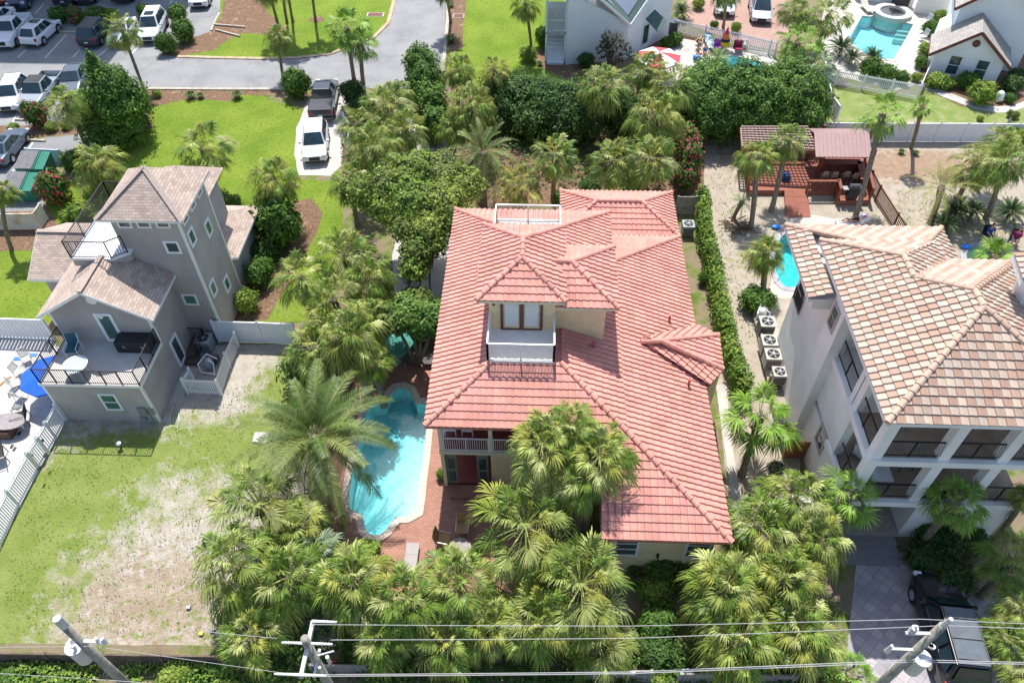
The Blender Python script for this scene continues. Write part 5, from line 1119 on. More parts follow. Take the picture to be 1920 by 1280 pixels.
def shrub(kind, u, v, rpx, label, hz=1.0, group=None, zc_=None, name='shrub', cat='shrub', sy=1.0):
    """u, v: middle of the shrub in the picture; hz: height as a share of its radius"""
    p = at(u, v, 0); r = rpx / CF * (p - V((0, 0, CH))).dot(cF); h = r * 1.5 * hz; p = at(u, v, h * .5)
    o = bpy.data.objects.new(name, TEMPL['shrub_' + kind if kind != 'grass_clump' else kind]); COL.objects.link(o); o.location = (p.x, p.y, 0); o.rotation_euler = (0, 0, rnd.uniform(0, 6.28)); o.scale = (r * 1.15, r * 1.15 * sy, h)
    return tag(o, label, cat, group)
S_, B_g = 'sabal', 'palms'
# --- (kind, u, v, radius px, z, label, trunk base px)
PALMS = [
 (S_, 228, 55, 38, 5.2, 'slim cabbage palm leaning over the white parked suv at the mulch bed', (273, 176)),
 (S_, 122, 192, 44, 4.6, 'leaning cabbage palm between the dark pickup and the round dark tree', (160, 267)),
 (S_, 522, 68, 33, 3.8, 'small slim cabbage palm on the kerb beside the road bend', (531, 148)),
 ('wash0', 650, 52, 52, 6.2, 'tall bushy fan palm left of the pair at the road bend', (665, 157)), ('wash1', 676, 80, 40, 5.6, 'shorter fan palm right of the pair at the road bend', (681, 156)),
 (S_, 500, -28, 36, 5.0, 'leftmost of three slim palm trunks on the mulch at the top edge', (520, 42)), (S_, 528, -40, 36, 5.6, 'middle of three slim palm trunks on the mulch at the top edge', (538, 42)), (S_, 536, -42, 34, 5.8, 'rightmost of three slim palm trunks on the mulch at the top edge', (549, 41)),
 (S_, 582, -50, 34, 5.6, 'slim palm trunk in a small round mulch circle, top edge', (592, 40)), (S_, 832, -30, 36, 4.6, 'leaning palm trunk beside the right kerb of the road', (845, 42)),
 (S_, 985, 5, 36, 5.2, 'tall cabbage palm before the white house porch', (997, 104)),
 (S_, 380, 278, 58, 4.2, 'cabbage palm with drooping fronds on the lawn behind the tower', (401, 358)), (S_, 182, 305, 58, 2.2, 'low spreading cabbage palm beside the green dumpsters', None),
 (S_, 512, 335, 56, 4.0, 'round cabbage palm rising above the dark clipped shrubs', (512, 410)), (S_, 2, 358, 34, 4.6, 'cabbage palm cut by the left edge beside the stained enclosure', (22, 468)),
 (S_, 722, 195, 52, 4.0, 'cabbage palm at the head of the clump right of the black pickup', None), (S_, 760, 240, 46, 4.0, 'cabbage palm on the right side of the clump beside the pickups', None), (S_, 672, 230, 42, 3.6, 'cabbage palm hiding the short fence right of the white suv', None), (S_, 700, 275, 60, 4.2, 'broad cabbage palm in front of the clump right of the white suv', None), (S_, 748, 172, 32, 3.4, 'small palm at the road edge of the clump', None), (S_, 655, 342, 46, 3.6, 'cabbage palm below the white suv beside the spreading oak', None),
 (S_, 858, 130, 40, 3.8, 'cabbage palm beside the tall hedge at the road', None), (S_, 880, 200, 56, 4.4, 'large cabbage palm between the hedge and the yellow palm', None), ('yellow0', 925, 130, 32, 4.6, 'slim yellow green palm on the edge of the bright lawn', (934, 188)), (S_, 850, 238, 42, 3.4, 'low cabbage palm left above the feathery date palm', None),
 ('date1', 905, 285, 78, 4.0, 'feathery date palm with arching fronds behind the red roof', None), (S_, 1040, 288, 48, 4.6, 'round cabbage palm standing alone behind the rear railing', (1037, 375)), ('yellow0', 972, 345, 52, 3.0, 'yellowish palm with seed heads just behind the rear railing', None),
 (S_, 1130, 160, 58, 5.0, 'cabbage palm in front of the white house, left of the tall clump', None), (S_, 1215, 130, 46, 5.0, 'cabbage palm below the red and white umbrella', None), (S_, 1265, 160, 50, 5.0, 'cabbage palm right of the clump behind the dark hedge', None), (S_, 1232, 215, 64, 5.6, 'largest cabbage palm of the clump above the pink oleander', None), (S_, 1150, 300, 52, 4.4, 'cabbage palm behind the rear roof, left one', None), (S_, 1218, 295, 56, 4.6, 'cabbage palm behind the rear roof beside the pink oleander', None),
 ('bpin', 1345, 110, 34, 3.0, 'small bright feathery palm beside the small angular pool', None), (S_, 1362, -14, 30, 4.6, 'slim palm rising in front of the white minivan', (1356, 52)),
 ('wash0', 1497, 80, 48, 5.0, 'fan palm between the minivan drive and the rectangular pool', None), (S_, 1555, 28, 46, 4.6, 'cabbage palm at the upper left corner of the rectangular pool', None), (S_, 1490, 20, 36, 4.6, 'cabbage palm beside the silver minivan', None), ('blue0', 1530, 128, 44, 4.0, 'silvery cabbage palm above the dense evergreens near the picket fence', None),
 ('wash1', 1655, 213, 50, 6.8, 'leaning fan palm with shaggy trunk rising above the metal roof', (1602, 412)), ('wash0', 1728, 200, 24, 4.6, 'small dark trunked fan palm before the white vinyl fence', (1708, 278)),
 (S_, 1420, 292, 46, 4.8, 'cabbage palm with thick trunk at the front of the pergola, left one', (1407, 430)), (S_, 1478, 262, 44, 4.8, 'cabbage palm growing beside the pergola, right one', (1446, 396)), ('bpin', 1392, 378, 28, 1.6, 'small yellowish feathery palm on the sand beside the deck', None), (S_, 1436, 472, 44, 3.0, 'small shaggy cabbage palm between the vine hedge and curved pool', (1428, 560)),
 ('wash1', 1425, 778, 78, 4.0, 'bright green fan palm between the red house and tan house', (1390, 890)),
 ('ypin', 1765, 352, 62, 4.0, 'yellow green feathery palm in the sandy yard at right', (1745, 418)), (S_, 1832, 305, 52, 4.2, 'cabbage palm right of the yellow feathery palm', None), (S_, 1885, 300, 58, 5.2, 'tallest cabbage palm of the group at the right edge', (1848, 410)), (S_, 1878, 262, 40, 4.0, 'cabbage palm at the back of the right edge group', None), ('wash0', 1866, 480, 44, 2.4, 'bright fan palm covering the small curved pool', None),
 (S_, 645, 478, 64, 4.4, 'cabbage palm at the top of the clump left of the red roof', None), (S_, 565, 520, 60, 4.0, 'cabbage palm on the left side of the clump by the side lawn', None), (S_, 690, 520, 56, 4.4, 'cabbage palm of the clump nearest the spreading oak', None), (S_, 625, 560, 58, 4.2, 'cabbage palm in the middle of the clump left of the red roof', None), (S_, 660, 630, 74, 4.8, 'large yellowish cabbage palm at the front of the clump above the pool', None), (S_, 590, 650, 60, 3.8, 'cabbage palm at the lower left of the clump beside the vacant lot', None), (S_, 700, 680, 44, 3.6, 'palm with long fronds hanging over the pool head', None),
 (S_, 612, 606, 50, 4.0, 'cabbage palm on the lower left flank of the clump, above the gate', None), (S_, 700, 590, 46, 4.2, 'cabbage palm of the clump beside the small tree by the loungers', None),
 ('date0', 592, 815, 148, 4.2, 'big feathery date palm arching over the turquoise pool', (592, 960)),
 (S_, 485, 945, 88, 3.8, 'cabbage palm left of the big date palm by the vacant lot', None), (S_, 560, 985, 72, 3.2, 'cabbage palm just below the big date palm', None), (S_, 440, 1060, 92, 3.8, 'leftmost palm of the bottom row at the edge of the sandy lot', None), (S_, 545, 1080, 84, 3.6, 'second palm from the left in the bottom row', None), ('blue0', 590, 1040, 60, 3.0, 'small bluish palm in the bottom row below the date palm', None), (S_, 660, 1085, 92, 3.8, 'third palm of the bottom row, below the pool terrace', None), (S_, 765, 1120, 86, 3.6, 'fourth palm of the bottom row, left of the round table', None), (S_, 860, 1090, 84, 3.8, 'fifth palm of the bottom row, covering the round table', None), (S_, 470, 1190, 70, 2.6, 'shaded low palm above the wooden fence end', None), (S_, 720, 1190, 70, 2.6, 'low palm behind the crossarm pole', None), (S_, 840, 1200, 70, 2.6, 'low palm under the overhead cables at the bottom centre', None),
 (S_, 1018, 830, 80, 6.6, 'cabbage palm covering the front porch roof, left crown', None), (S_, 1125, 850, 80, 6.4, 'cabbage palm overlapping the front roof slope, right crown', None), (S_, 1070, 800, 62, 6.8, 'cabbage palm crown behind the pair against the red roof', None), (S_, 1085, 895, 66, 5.6, 'cabbage palm crown in front of the pair against the red roof', None),
 (S_, 985, 985, 104, 4.6, 'large cabbage palm in front of the dark terrace and grill', (968, 1060)), (S_, 1090, 1095, 104, 4.2, 'large cabbage palm below the low front eave', None), (S_, 1010, 1160, 84, 3.4, 'cabbage palm at the bottom under the cables, centre', None), (S_, 925, 1170, 72, 3.0, 'small cabbage palm at the bottom left of the centre pair', None), (S_, 1120, 1190, 76, 3.0, 'cabbage palm with drooping tips above the small white sign', None),
 (S_, 1425, 985, 84, 4.0, 'cabbage palm at the lower right corner of the red roof', None), (S_, 1490, 940, 80, 4.2, 'cabbage palm at the back of the clump by the tan house', None), (S_, 1530, 1010, 72, 3.8, 'cabbage palm of the clump nearest the paved drive', None), ('wash0', 1592, 925, 62, 4.4, 'open fan palm against the tan house corner column', None), (S_, 1360, 1100, 96, 3.8, 'cabbage palm right of the flowering green shrub at the bottom', None), (S_, 1470, 1085, 92, 3.8, 'cabbage palm left of the black suv driveway', None), (S_, 1500, 1180, 90, 3.2, 'cabbage palm at the kerb of the paved drive, front', None), (S_, 1385, 1200, 88, 3.2, 'cabbage palm at the bottom between sign and driveway', None), ('wash1', 1598, 1262, 50, 1.8, 'small fan palm beside the base of the right utility pole', None),
 ('wash0', 1792, 940, 60, 4.4, 'shaded fan palm in front of the tan house balconies', (1722, 1025)), (S_, 1925, 930, 36, 4.4, 'palm at the right edge before the tan house', (1865, 1010)), (S_, 1900, 1050, 62, 3.0, 'upper palm of the column at the lower right edge', None), (S_, 1915, 1140, 56, 2.6, 'middle palm of the column at the lower right edge', None), (S_, 1890, 1195, 50, 2.2, 'lower palm right of the black suv', None), (S_, 1930, 1250, 56, 2.0, 'bottom corner palm at the lower right', None),
]
for (k, u, v, r, z, lab, base) in PALMS: palm(k, u, v, r * .97, z, lab, base, tr=.26 if k.startswith('date') else (.13 if r < 40 else .17))
for (u, v, r, lab) in ((1577, 90, 27, 'dark sago palm at the left end of the pool planting'), (1598, 108, 20, 'small sago palm second in the pool planting'), (1635, 108, 25, 'sago palm with pale cone before the rectangular pool'), (1278, 22, 20, 'sago palm beside the minivan drive'), (1790, 395, 32, 'dark sago palm left of the seated man'), (1770, 420, 28, 'dark sago palm by the corner of the tan roof'), (1895, 398, 30, 'dark sago palm right of the seated man'), (1825, 395, 26, 'dark sago palm directly behind the seated man')):
    palm('sago', u, v, r, .7, lab, None, tr=.14, name='sago_palm')
# --- shrubs
for (k, u, v, r, hz, lab) in (
 ('green', 314, 82, 21, 1.1, 'round green shrub at the road corner beside the white suv'), ('green', 344, 60, 23, 1.1, 'round green shrub behind the corner shrub'), ('green', 333, 28, 20, 1.0, 'green shrub left of the white suv at the top'), ('green', 270, 22, 15, 1.0, 'green shrub behind the palm on the parking island'), ('lime', 298, 24, 12, 1.0, 'lime shrub on the parking island'),
 ('green', 108, 30, 19, .9, 'leftmost shrub in the oleander row below the dark pickups'), ('pink', 142, 30, 20, .9, 'pink flowering shrub in the row below the dark pickups'), ('green', 178, 30, 20, .9, 'third shrub in the row below the dark pickups'), ('lime', 208, 28, 16, .9, 'lime shrub at the right end of the parking row'),
 ('green', 552, 158, 28, 1.2, 'round bright green bush on the mulch beside the driveway'), ('lime', 294, 176, 10, .9, 'small round bush at the foot of the leaning palm'),
 ('deep', 662, 176, 24, 1.2, 'dark shrub right of the black pickup'), ('deep', 684, 200, 24, 1.0, 'dark shrub beneath palms right of the black pickup'),
 ('pink', 68, 215, 26, 1.2, 'red flowering oleander in front of the dark pickup'), ('lime', 25, 240, 13, .8, 'small yellow green shrub on the mulch, left one'), ('lime', 96, 238, 14, .8, 'yellow green shrub beneath the leaning palm'), ('lime', 124, 234, 13, .8, 'yellow green shrub right of the leaning palm'),
 ('pink', 100, 352, 34, 1.2, 'red flowering oleander beside the green dumpsters'), ('green', 135, 300, 24, .9, 'green shrub above the dumpsters'), ('lime', 150, 395, 26, .9, 'lime green shrub behind the left wing roof'), ('lime', 125, 405, 18, .8, 'lime shrub beside the stained enclosure'), ('grey', 108, 290, 12, .8, 'grey leaved shrub by the white enclosure wall'),
 ('green', 515, 415, 52, 1.2, 'large dark clipped shrub under the round palm'), ('deep', 500, 470, 28, 1.0, 'dark shrub below the large clipped shrub'), ('green', 488, 508, 32, 1.0, 'rounded green shrub in the row along the grey house'), ('lime', 464, 565, 26, 1.1, 'lime green shrub at the front of the row by the tower'), ('green', 415, 372, 22, .8, 'green shrub behind the grey tower'), ('green', 440, 375, 14, .8, 'small shrub beside the palm trunk behind the tower'),
 ('deep', 785, 600, 36, 1.0, 'dark shrub behind the pool loungers'), ('deep', 745, 590, 30, 1.0, 'dark shrub beside the teal parasol'), ('green', 565, 710, 24, 1.3, 'shrub behind the big date palm beside the lot'), ('lime', 828, 888, 13, 1.2, 'small lime shrub against the porch corner'), ('lime', 690, 1030, 28, .6, 'low lime shrub at the end of the pool'), ('lime', 640, 1040, 26, .6, 'low lime shrub among palms below the pool'),
 ('green', 1416, 563, 34, .9, 'round clipped shrub at the foot of the shaggy palm'), ('grey', 1456, 880, 20, 1.6, 'pale leaved shrub before the wooden gate'), ('grey', 1352, 598, 13, .9, 'grey green shrub beside the vine hedge'), ('green', 1330, 520, 20, .9, 'dark loose shrub between red roof and vine hedge'),
 ('green', 1240, 1065, 40, .9, 'leafy green shrub under the low eave window'), ('green', 1290, 1045, 36, .9, 'leafy green shrub right of the eave window'), ('lime', 1228, 1105, 36, .9, 'leafy shrub between the two bottom palms, upper'), ('green', 1235, 1160, 42, .8, 'leafy shrub between the two bottom palms, middle'), ('green', 1190, 1060, 20, 1.0, 'shrub against the low eave wall, left'), ('deep', 1230, 1225, 40, .7, 'dark leafy shrub above the small white signs'),
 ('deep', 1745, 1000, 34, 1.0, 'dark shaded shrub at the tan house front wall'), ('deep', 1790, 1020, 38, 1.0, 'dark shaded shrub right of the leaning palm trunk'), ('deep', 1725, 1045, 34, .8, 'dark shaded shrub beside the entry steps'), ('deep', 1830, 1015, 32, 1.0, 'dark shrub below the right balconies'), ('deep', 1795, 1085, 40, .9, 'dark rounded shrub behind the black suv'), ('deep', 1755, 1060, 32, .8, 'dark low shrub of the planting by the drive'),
 ('lime', 1757, 152, 24, .7, 'clipped lime hedge under the left gable window'), ('lime', 1775, 156, 18, .7, 'clipped hedge right of the left gable window'), ('green', 1818, 152, 22, .9, 'green shrub between the gable windows'), ('lime', 1842, 175, 30, .9, 'large round lime shrub before the gabled house'), ('deep', 1895, 158, 22, .9, 'dark shrub at the corner of the gabled house'), ('deep', 1905, 140, 16, .9, 'dark round shrub by the far right railing'), ('green', 1895, 185, 12, .9, 'small shrub inside the curved path'), ('lime', 1719, 145, 12, .9, 'small round lime bush at the end of the picket fence'), ('green', 1728, 118, 15, .9, 'green shrub beside the gabled house wall'), ('lime', 1735, 92, 15, .9, 'lime shrub along the pool deck'), ('green', 1750, 55, 18, 1.0, 'green shrub behind the pool chairs'), ('lime', 1762, 33, 14, 1.2, 'yellow green shrub at the corner of the gabled house'),
 ('green', 1632, 128, 22, 1.0, 'green shrub behind the picket fence by the pool, left'), ('green', 1665, 140, 22, .9, 'green shrub behind the picket fence by the pool, middle'), ('green', 1690, 145, 16, .9, 'green shrub behind the picket fence by the pool, right'),
 ('lime', 1585, 242, 9, .8, 'small yellow shrub before the vinyl fence'), ('lime', 1838, 222, 8, .8, 'small shrub on the patchy lawn'), ('lime', 1910, 262, 24, 1.0, 'bright shrub at the end of the vinyl fence'), ('green', 1265, 75, 16, .9, 'green shrub by the sunny pool patio'), ('green', 1250, 82, 14, .9, 'green shrub beside the white house wall'), ('lime', 1380, 52, 12, 1.0, 'round lime bush by the minivan palm'), ('green', 1340, 46, 9, .9, 'small shrub below the white minivan'), ('lime', 1310, 8, 14, .9, 'shrub beside the minivan drive at the top'),
 ('lime', 990, 102, 20, .9, 'loose lime shrub at the foot of the tall palm'), ('green', 1020, 72, 18, 1.4, 'clipped shrub behind the porch post'), ('deep', 1100, 115, 18, .9, 'dark shrub against the white house'), ('green', 1050, 370, 16, .8, 'low shrub behind the rear roof'), ('green', 1185, 352, 30, .7, 'low shrub behind the rear wing'), ('deep', 1110, 350, 24, .8, 'dark low shrub under the rear palms'),
 ('green', 20, 1262, 30, .5, 'leafy shrub on the bank at the bottom left corner'), ('lime', 330, 1262, 40, .5, 'lime shrub on the bank near the pole'), ('green', 410, 1240, 30, .6, 'leafy shrub at the end of the weathered fence'), ('lime', 1240, 1268, 24, .5, 'lime shrub between the two small signs'), ('green', 1865, 475, 14, .6, 'low green shrub by the small curved pool'), ('olive', 1900, 215, 12, .8, 'olive shrub on the lawn edge'),
): shrub(k, u, v, r, lab, hz)
for (u, v, r, lab) in ((357, 176, 14, 'ornamental grass clump on the mulch, left one'), (375, 178, 10, 'smaller grass clump beside the left clump'), (443, 176, 14, 'ornamental grass clump on the mulch, right one'), (845, 70, 16, 'pale ornamental grass clump by the kerb'), (846, 8, 8, 'small grass clump by the kerb at the top'), (1691, 283, 9, 'small grass clump left of the dark palm trunk'), (1718, 285, 9, 'small grass clump right of the dark palm trunk'), (1012, 118, 8, 'small grass clump by the porch stairs')):
    o = shrub('grass_clump', u, v, r, lab, .9, name='grass_clump', cat='grass clump'); o.scale = (o.scale.x, o.scale.x, o.scale.x * 1.0)
# --- large hedges and trees
def bp(u, v, z, r, rz=None): c = at(u, v, z); return (tuple(c), (r, r, rz or r))
def tree(name, label, cat, blobs, n, size, pal, trunk=None, fl=None, flp=0, seed=1, core=True):
    base = trunk[0] if trunk else (blobs[0][0][0], blobs[0][0][1], 0); e = E(name, label, cat, tuple(base))
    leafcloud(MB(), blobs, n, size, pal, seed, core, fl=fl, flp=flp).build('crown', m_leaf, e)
    g = MB()
    if trunk:
        for tp in trunk[1:]: g.tube([base] + [tuple(q) for q in tp[0]], [tp[1] * (1 - .75 * i / len(tp[0])) for i in range(len(tp[0]) + 1)], 8)
    else:
        for c, r in blobs[:6]: g.tube([(base[0], base[1], 0), (c[0] * .5 + base[0] * .5, c[1] * .5 + base[1] * .5, c[2] * .45), (c[0], c[1], c[2])], [.14, .1, .05], 6)
    g.build('trunk', m_bark, e, smooth=True); return e
tree('hedge', 'tall dark hedge between road and palms at the driveway end', 'hedge', [bp(790, 122, 2.2, 1.35, 1.7), bp(800, 158, 2.2, 1.4, 1.8), bp(806, 195, 2.0, 1.4, 1.7), bp(815, 235, 1.6, 1.2, 1.4), bp(790, 145, 1.4, 1.3)], 17100, .115, SHR['green'], seed=2)
tree('hedge', 'long dark hedge between bright lawn and rear palms', 'hedge', [bp(935, 178, 2, 1.8), bp(975, 185, 2.2, 2), bp(1020, 195, 2.2, 2.1), bp(1065, 200, 2.2, 2.1), bp(1105, 215, 2.2, 1.9), bp(945, 215, 1.4, 1.8), bp(1000, 228, 1.4, 1.9), bp(1060, 235, 1.4, 1.9), bp(1170, 215, 2, 2.0)], 28500, .115, SHR['deep'], seed=3)
tree('evergreen_tree', 'dense glossy evergreen left of three, behind the pink oleander', 'tree', [bp(1305, 180, 3.2, 1.9), bp(1335, 165, 3.4, 1.9), bp(1360, 190, 3, 1.9), bp(1320, 215, 2.4, 1.9), bp(1355, 225, 2, 1.8), bp(1330, 145, 3, 1.5)], 19000, .115, SHR['green'], seed=4)
tree('evergreen_tree', 'dense glossy evergreen in the middle of three, below the small pool', 'tree', [bp(1395, 165, 3.6, 2.0), bp(1425, 190, 3.2, 2.0), bp(1385, 205, 2.6, 1.9), bp(1420, 225, 2.2, 1.9), bp(1440, 160, 3, 1.6)], 19000, .115, SHR['green'], seed=5)
tree('evergreen_tree', 'dense glossy evergreen right of three, beside the silvery palm', 'tree', [bp(1475, 160, 3.4, 2.0), bp(1505, 185, 3.2, 2.0), bp(1460, 205, 2.6, 1.9), bp(1500, 225, 2.2, 1.9), bp(1525, 205, 2, 1.4)], 19000, .115, SHR['green'] + SHR['lime'][:1], seed=6)
tree('oleander', 'tall pink flowering oleander behind the red roof corner', 'flowering shrub', [bp(1285, 268, 2.6, 1.0, 1.4), bp(1292, 300, 2.2, .95, 1.5), bp(1284, 330, 1.4, .9, 1.2), bp(1296, 335, 1.2, .7)], 4200, .12, SHR['green'], fl=(.60, .05, .14), flp=.2, seed=7)
tree('crape_myrtle', 'sparse purplish small tree before the white house wall', 'tree', [bp(1150, 82, 2.4, .9), bp(1165, 98, 2.0, 1.0), bp(1135, 92, 1.8, .8), bp(1138, 68, 3.2, .5)], 700, .15, [(.06, .09, .04), (.10, .09, .07)], seed=8, core=False)
tree('cedar_tree', 'dense dark conical evergreen at the corner of the parking lot', 'tree', [bp(213, 235, 1.2, 2.6, 1.6), bp(230, 205, 1.6, 2.2, 1.6), bp(190, 210, 2.2, 1.9, 1.6), bp(213, 195, 3.2, 2.2, 1.8), bp(235, 185, 3.2, 1.6), bp(200, 165, 4.6, 1.5), bp(215, 150, 4.6, 1.1), bp(178, 130, 5.8, .8), bp(172, 112, 6.6, .35, .7)], 26000, .11, SHR['green'], seed=9)
ob = at(808, 500); OB = (ob.x, ob.y, 0)
oak_b = [bp(700, 362, 4.6, 1.5, 1.0), bp(738, 345, 5.2, 1.7, 1.2), bp(780, 325, 5.6, 1.7, 1.2), bp(825, 325, 5.6, 1.6, 1.1), bp(862, 345, 5.2, 1.5, 1.0), bp(735, 385, 4.6, 1.5, 1.0), bp(780, 372, 5.4, 1.7, 1.2), bp(825, 378, 5.4, 1.6, 1.1), bp(768, 425, 4.6, 1.3, .9), bp(805, 425, 4.8, 1.2, .9), bp(845, 415, 4.8, 1.0, .8), bp(780, 470, 4.0, 1.0, .8), bp(815, 455, 4.2, .9, .7), bp(665, 350, 3.8, 1.0, .8), bp(775, 505, 3.4, .9, .7), bp(780, 568, 2.2, 1.2, .8), bp(745, 580, 2.2, 1.1, .8), bp(808, 590, 2.0, .9, .7)]
tk = []
for c, r in oak_b: c = V(c); tk.append(([V((OB[0], OB[1], 0)).lerp(c, .35) + V((0, 0, 1.2)), c], .12))
tree('oak_tree', 'spreading live oak with fine light green leaves left of the red roof', 'tree', oak_b, 40000, .105, SHR['olive'] + SHR['lime'], trunk=[OB] + tk, seed=10, core=True)
vh = []
for i, (u, v) in enumerate(((1317, 372), (1318, 398), (1320, 425), (1327, 452), (1333, 480), (1340, 508), (1344, 540), (1350, 570), (1356, 600), (1364, 632), (1372, 662), (1382, 692), (1390, 718))): vh.append(bp(u, v, .95, .55, 1.0)); vh.append(bp(u + 3, v + 13, .9 + .15 * (i % 3), .5, .9))
tree('vine_hedge', 'narrow bright vine covered fence hedge along the red house side', 'hedge', vh, 14000, .09, SHR['lime'] + SHR['green'], seed=11)
tree('small_tree', 'leafy small tree shading the pool loungers', 'tree', [bp(770, 588, 4.2, 1.25, .9), bp(815, 596, 4.2, 1.1, .8), bp(738, 598, 4.0, 1.1, .8), bp(790, 610, 3.6, .9, .7)], 6500, .11, SHR['green'] + SHR['olive'], seed=21)
tree('shrub', 'loose dark shrub behind palms at the upper pool corner', 'shrub', [bp(555, 690, 1.6, 1.0), bp(560, 730, 1.2, .8)], 900, .12, SHR['deep'], seed=12, core=False)
# dead frond heap and ground covers
g = MB(); R_ = random.Random(5); c = at(1382, 428)
for i in range(60):
    a = R_.uniform(0, 6.28); d = V((cos(a), sin(a), .0)); p0 = V((c.x + R_.gauss(0, .35), c.y + R_.gauss(0, .3), R_.uniform(.05, .3))); g.face([p0, p0 + d * .9 + V((0, 0, .1)), p0 + d * .9 + V((.03, .03, -.05))], (.25, .18, .11))
tag(g.build('dead_fronds', m_frond), 'heap of dead brown fronds on the sand beside the vine hedge', 'dead fronds')
def carpet(name, label, px, n, size, pal, seed, hgt=.25, mt=None):
    R_ = random.Random(seed); P = P2(*px); x0 = min(p[0] for p in P); x1 = max(p[0] for p in P); y0 = min(p[1] for p in P); y1 = max(p[1] for p in P); g = MB(); k = 0
    def inside(x, y):
        c = False
        for i in range(len(P)):
            a, b = P[i], P[(i + 1) % len(P)]
            if (a[1] > y) != (b[1] > y) and x < (b[0] - a[0]) * (y - a[1]) / (b[1] - a[1]) + a[0]: c = not c
        return c
    while k < n:
        x, y = R_.uniform(x0, x1), R_.uniform(y0, y1); nn = noise.noise(V((x * .7, y * .7, seed)))
        if not inside(x, y) or nn < R_.uniform(-.6, .2): k += .25; continue
        k += 1; h_ = hgt * R_.uniform(.1, 1) * (1 + nn); a = R_.uniform(0, 6.28); d = V((cos(a), sin(a), R_.uniform(0, .9))).normalized(); s_ = size * R_.uniform(.6, 1.3); q = V((x, y, .02 + h_)); w_ = V((-sin(a), cos(a), R_.uniform(-.3, .3))) * s_ * .45; c = R_.choice(pal); kk = R_.uniform(.75, 1.3)
        g.face([q - d * s_, q - w_, q + d * s_, q + w_], tuple(v_ * kk for v_ in c))
    o = g.build(name, m_leaf); o['kind'] = 'stuff'; o['label'] = label; o['category'] = 'ground cover'; return o
carpet('ground_cover', 'tangle of low leafy plants on the bank below the weathered fence', [(-80, 1246), (430, 1250), (600, 1262), (600, 1340), (-80, 1340)], 9000, .10, SHR['green'] + SHR['lime'], 1, .45)
carpet('undergrowth', 'dark leafy undergrowth below the palms along the bottom', [(430, 1120), (980, 1150), (1560, 1180), (1560, 1340), (600, 1340), (560, 1262), (420, 1240)], 14000, .12, SHR['green'] + SHR['deep'], 2, .55)
carpet('undergrowth', 'low greenery under the rear palms and hedges', [(640, 200), (840, 190), (1290, 190), (1290, 345), (900, 360), (860, 330), (830, 200), (700, 330), (640, 330)], 7000, .15, SHR['green'] + SHR['deep'], 3, .5)
WEED = [(.16, .24, .05), (.12, .21, .03), (.22, .25, .09)]
carpet('grass', 'weeds and grass tufts scattered over the sandy vacant lot', [(110, 800), (300, 790), (500, 690), (560, 700), (480, 900), (400, 1180), (10, 1190), (10, 1040)], 4200, .045, WEED, 4, .10)
carpet('grass', 'scattered dry grass and weeds on the sandy yard at right', [(1330, 300), (1400, 300), (1410, 420), (1640, 420), (1700, 330), (1900, 300), (1900, 380), (1700, 420), (1440, 540), (1390, 700), (1350, 560)], 3200, .07, WEED + [(.3, .26, .15)], 5, .1)
# ================================================================ vehicles
def paint(name, col, metal=0.): return M(name, col, rough=.3, var=.02, metal=metal, spec=.5, coat=.6)
m_cg = glass_mat('car_glass', (.015, .035, .045), .05); m_tyre = M('tyre', (.02, .02, .02), rough=.9, var=0); m_rim = M('rim', (.45, .46, .48), rough=.35, metal=.5, var=0)
m_lamp = M('headlamp', (.7, .72, .75), rough=.15, var=0); m_tail = M('tail_lamp', (.4, .02, .02), rough=.25, var=0); m_plast = M('black_trim', (.025, .025, .028), rough=.6, var=0)
SPEC = { # length, half width, belt z, roof z, hood front z, windscreen base x, roof front x, roof rear x, rear glass base x, bed
 'suv': (4.85, .95, 1.12, 1.82, .92, 1.30, 2.0, 4.35, 4.72, 0), 'crossover': (4.5, .92, 1.05, 1.68, .88, 1.15, 1.85, 3.85, 4.35, 0), 'sedan': (4.7, .90, .95, 1.45, .75, 1.35, 2.15, 3.35, 4.05, 0),
 'pickup': (5.5, .98, 1.18, 1.85, 1.02, 1.55, 2.15, 3.35, 3.65, 1), 'minivan': (5.0, .97, 1.08, 1.78, .82, .95, 1.95, 4.55, 4.85, 0), 'van': (4.7, .95, 1.2, 1.85, 1.02, 1.35, 1.75, 4.45, 4.62, 0)}
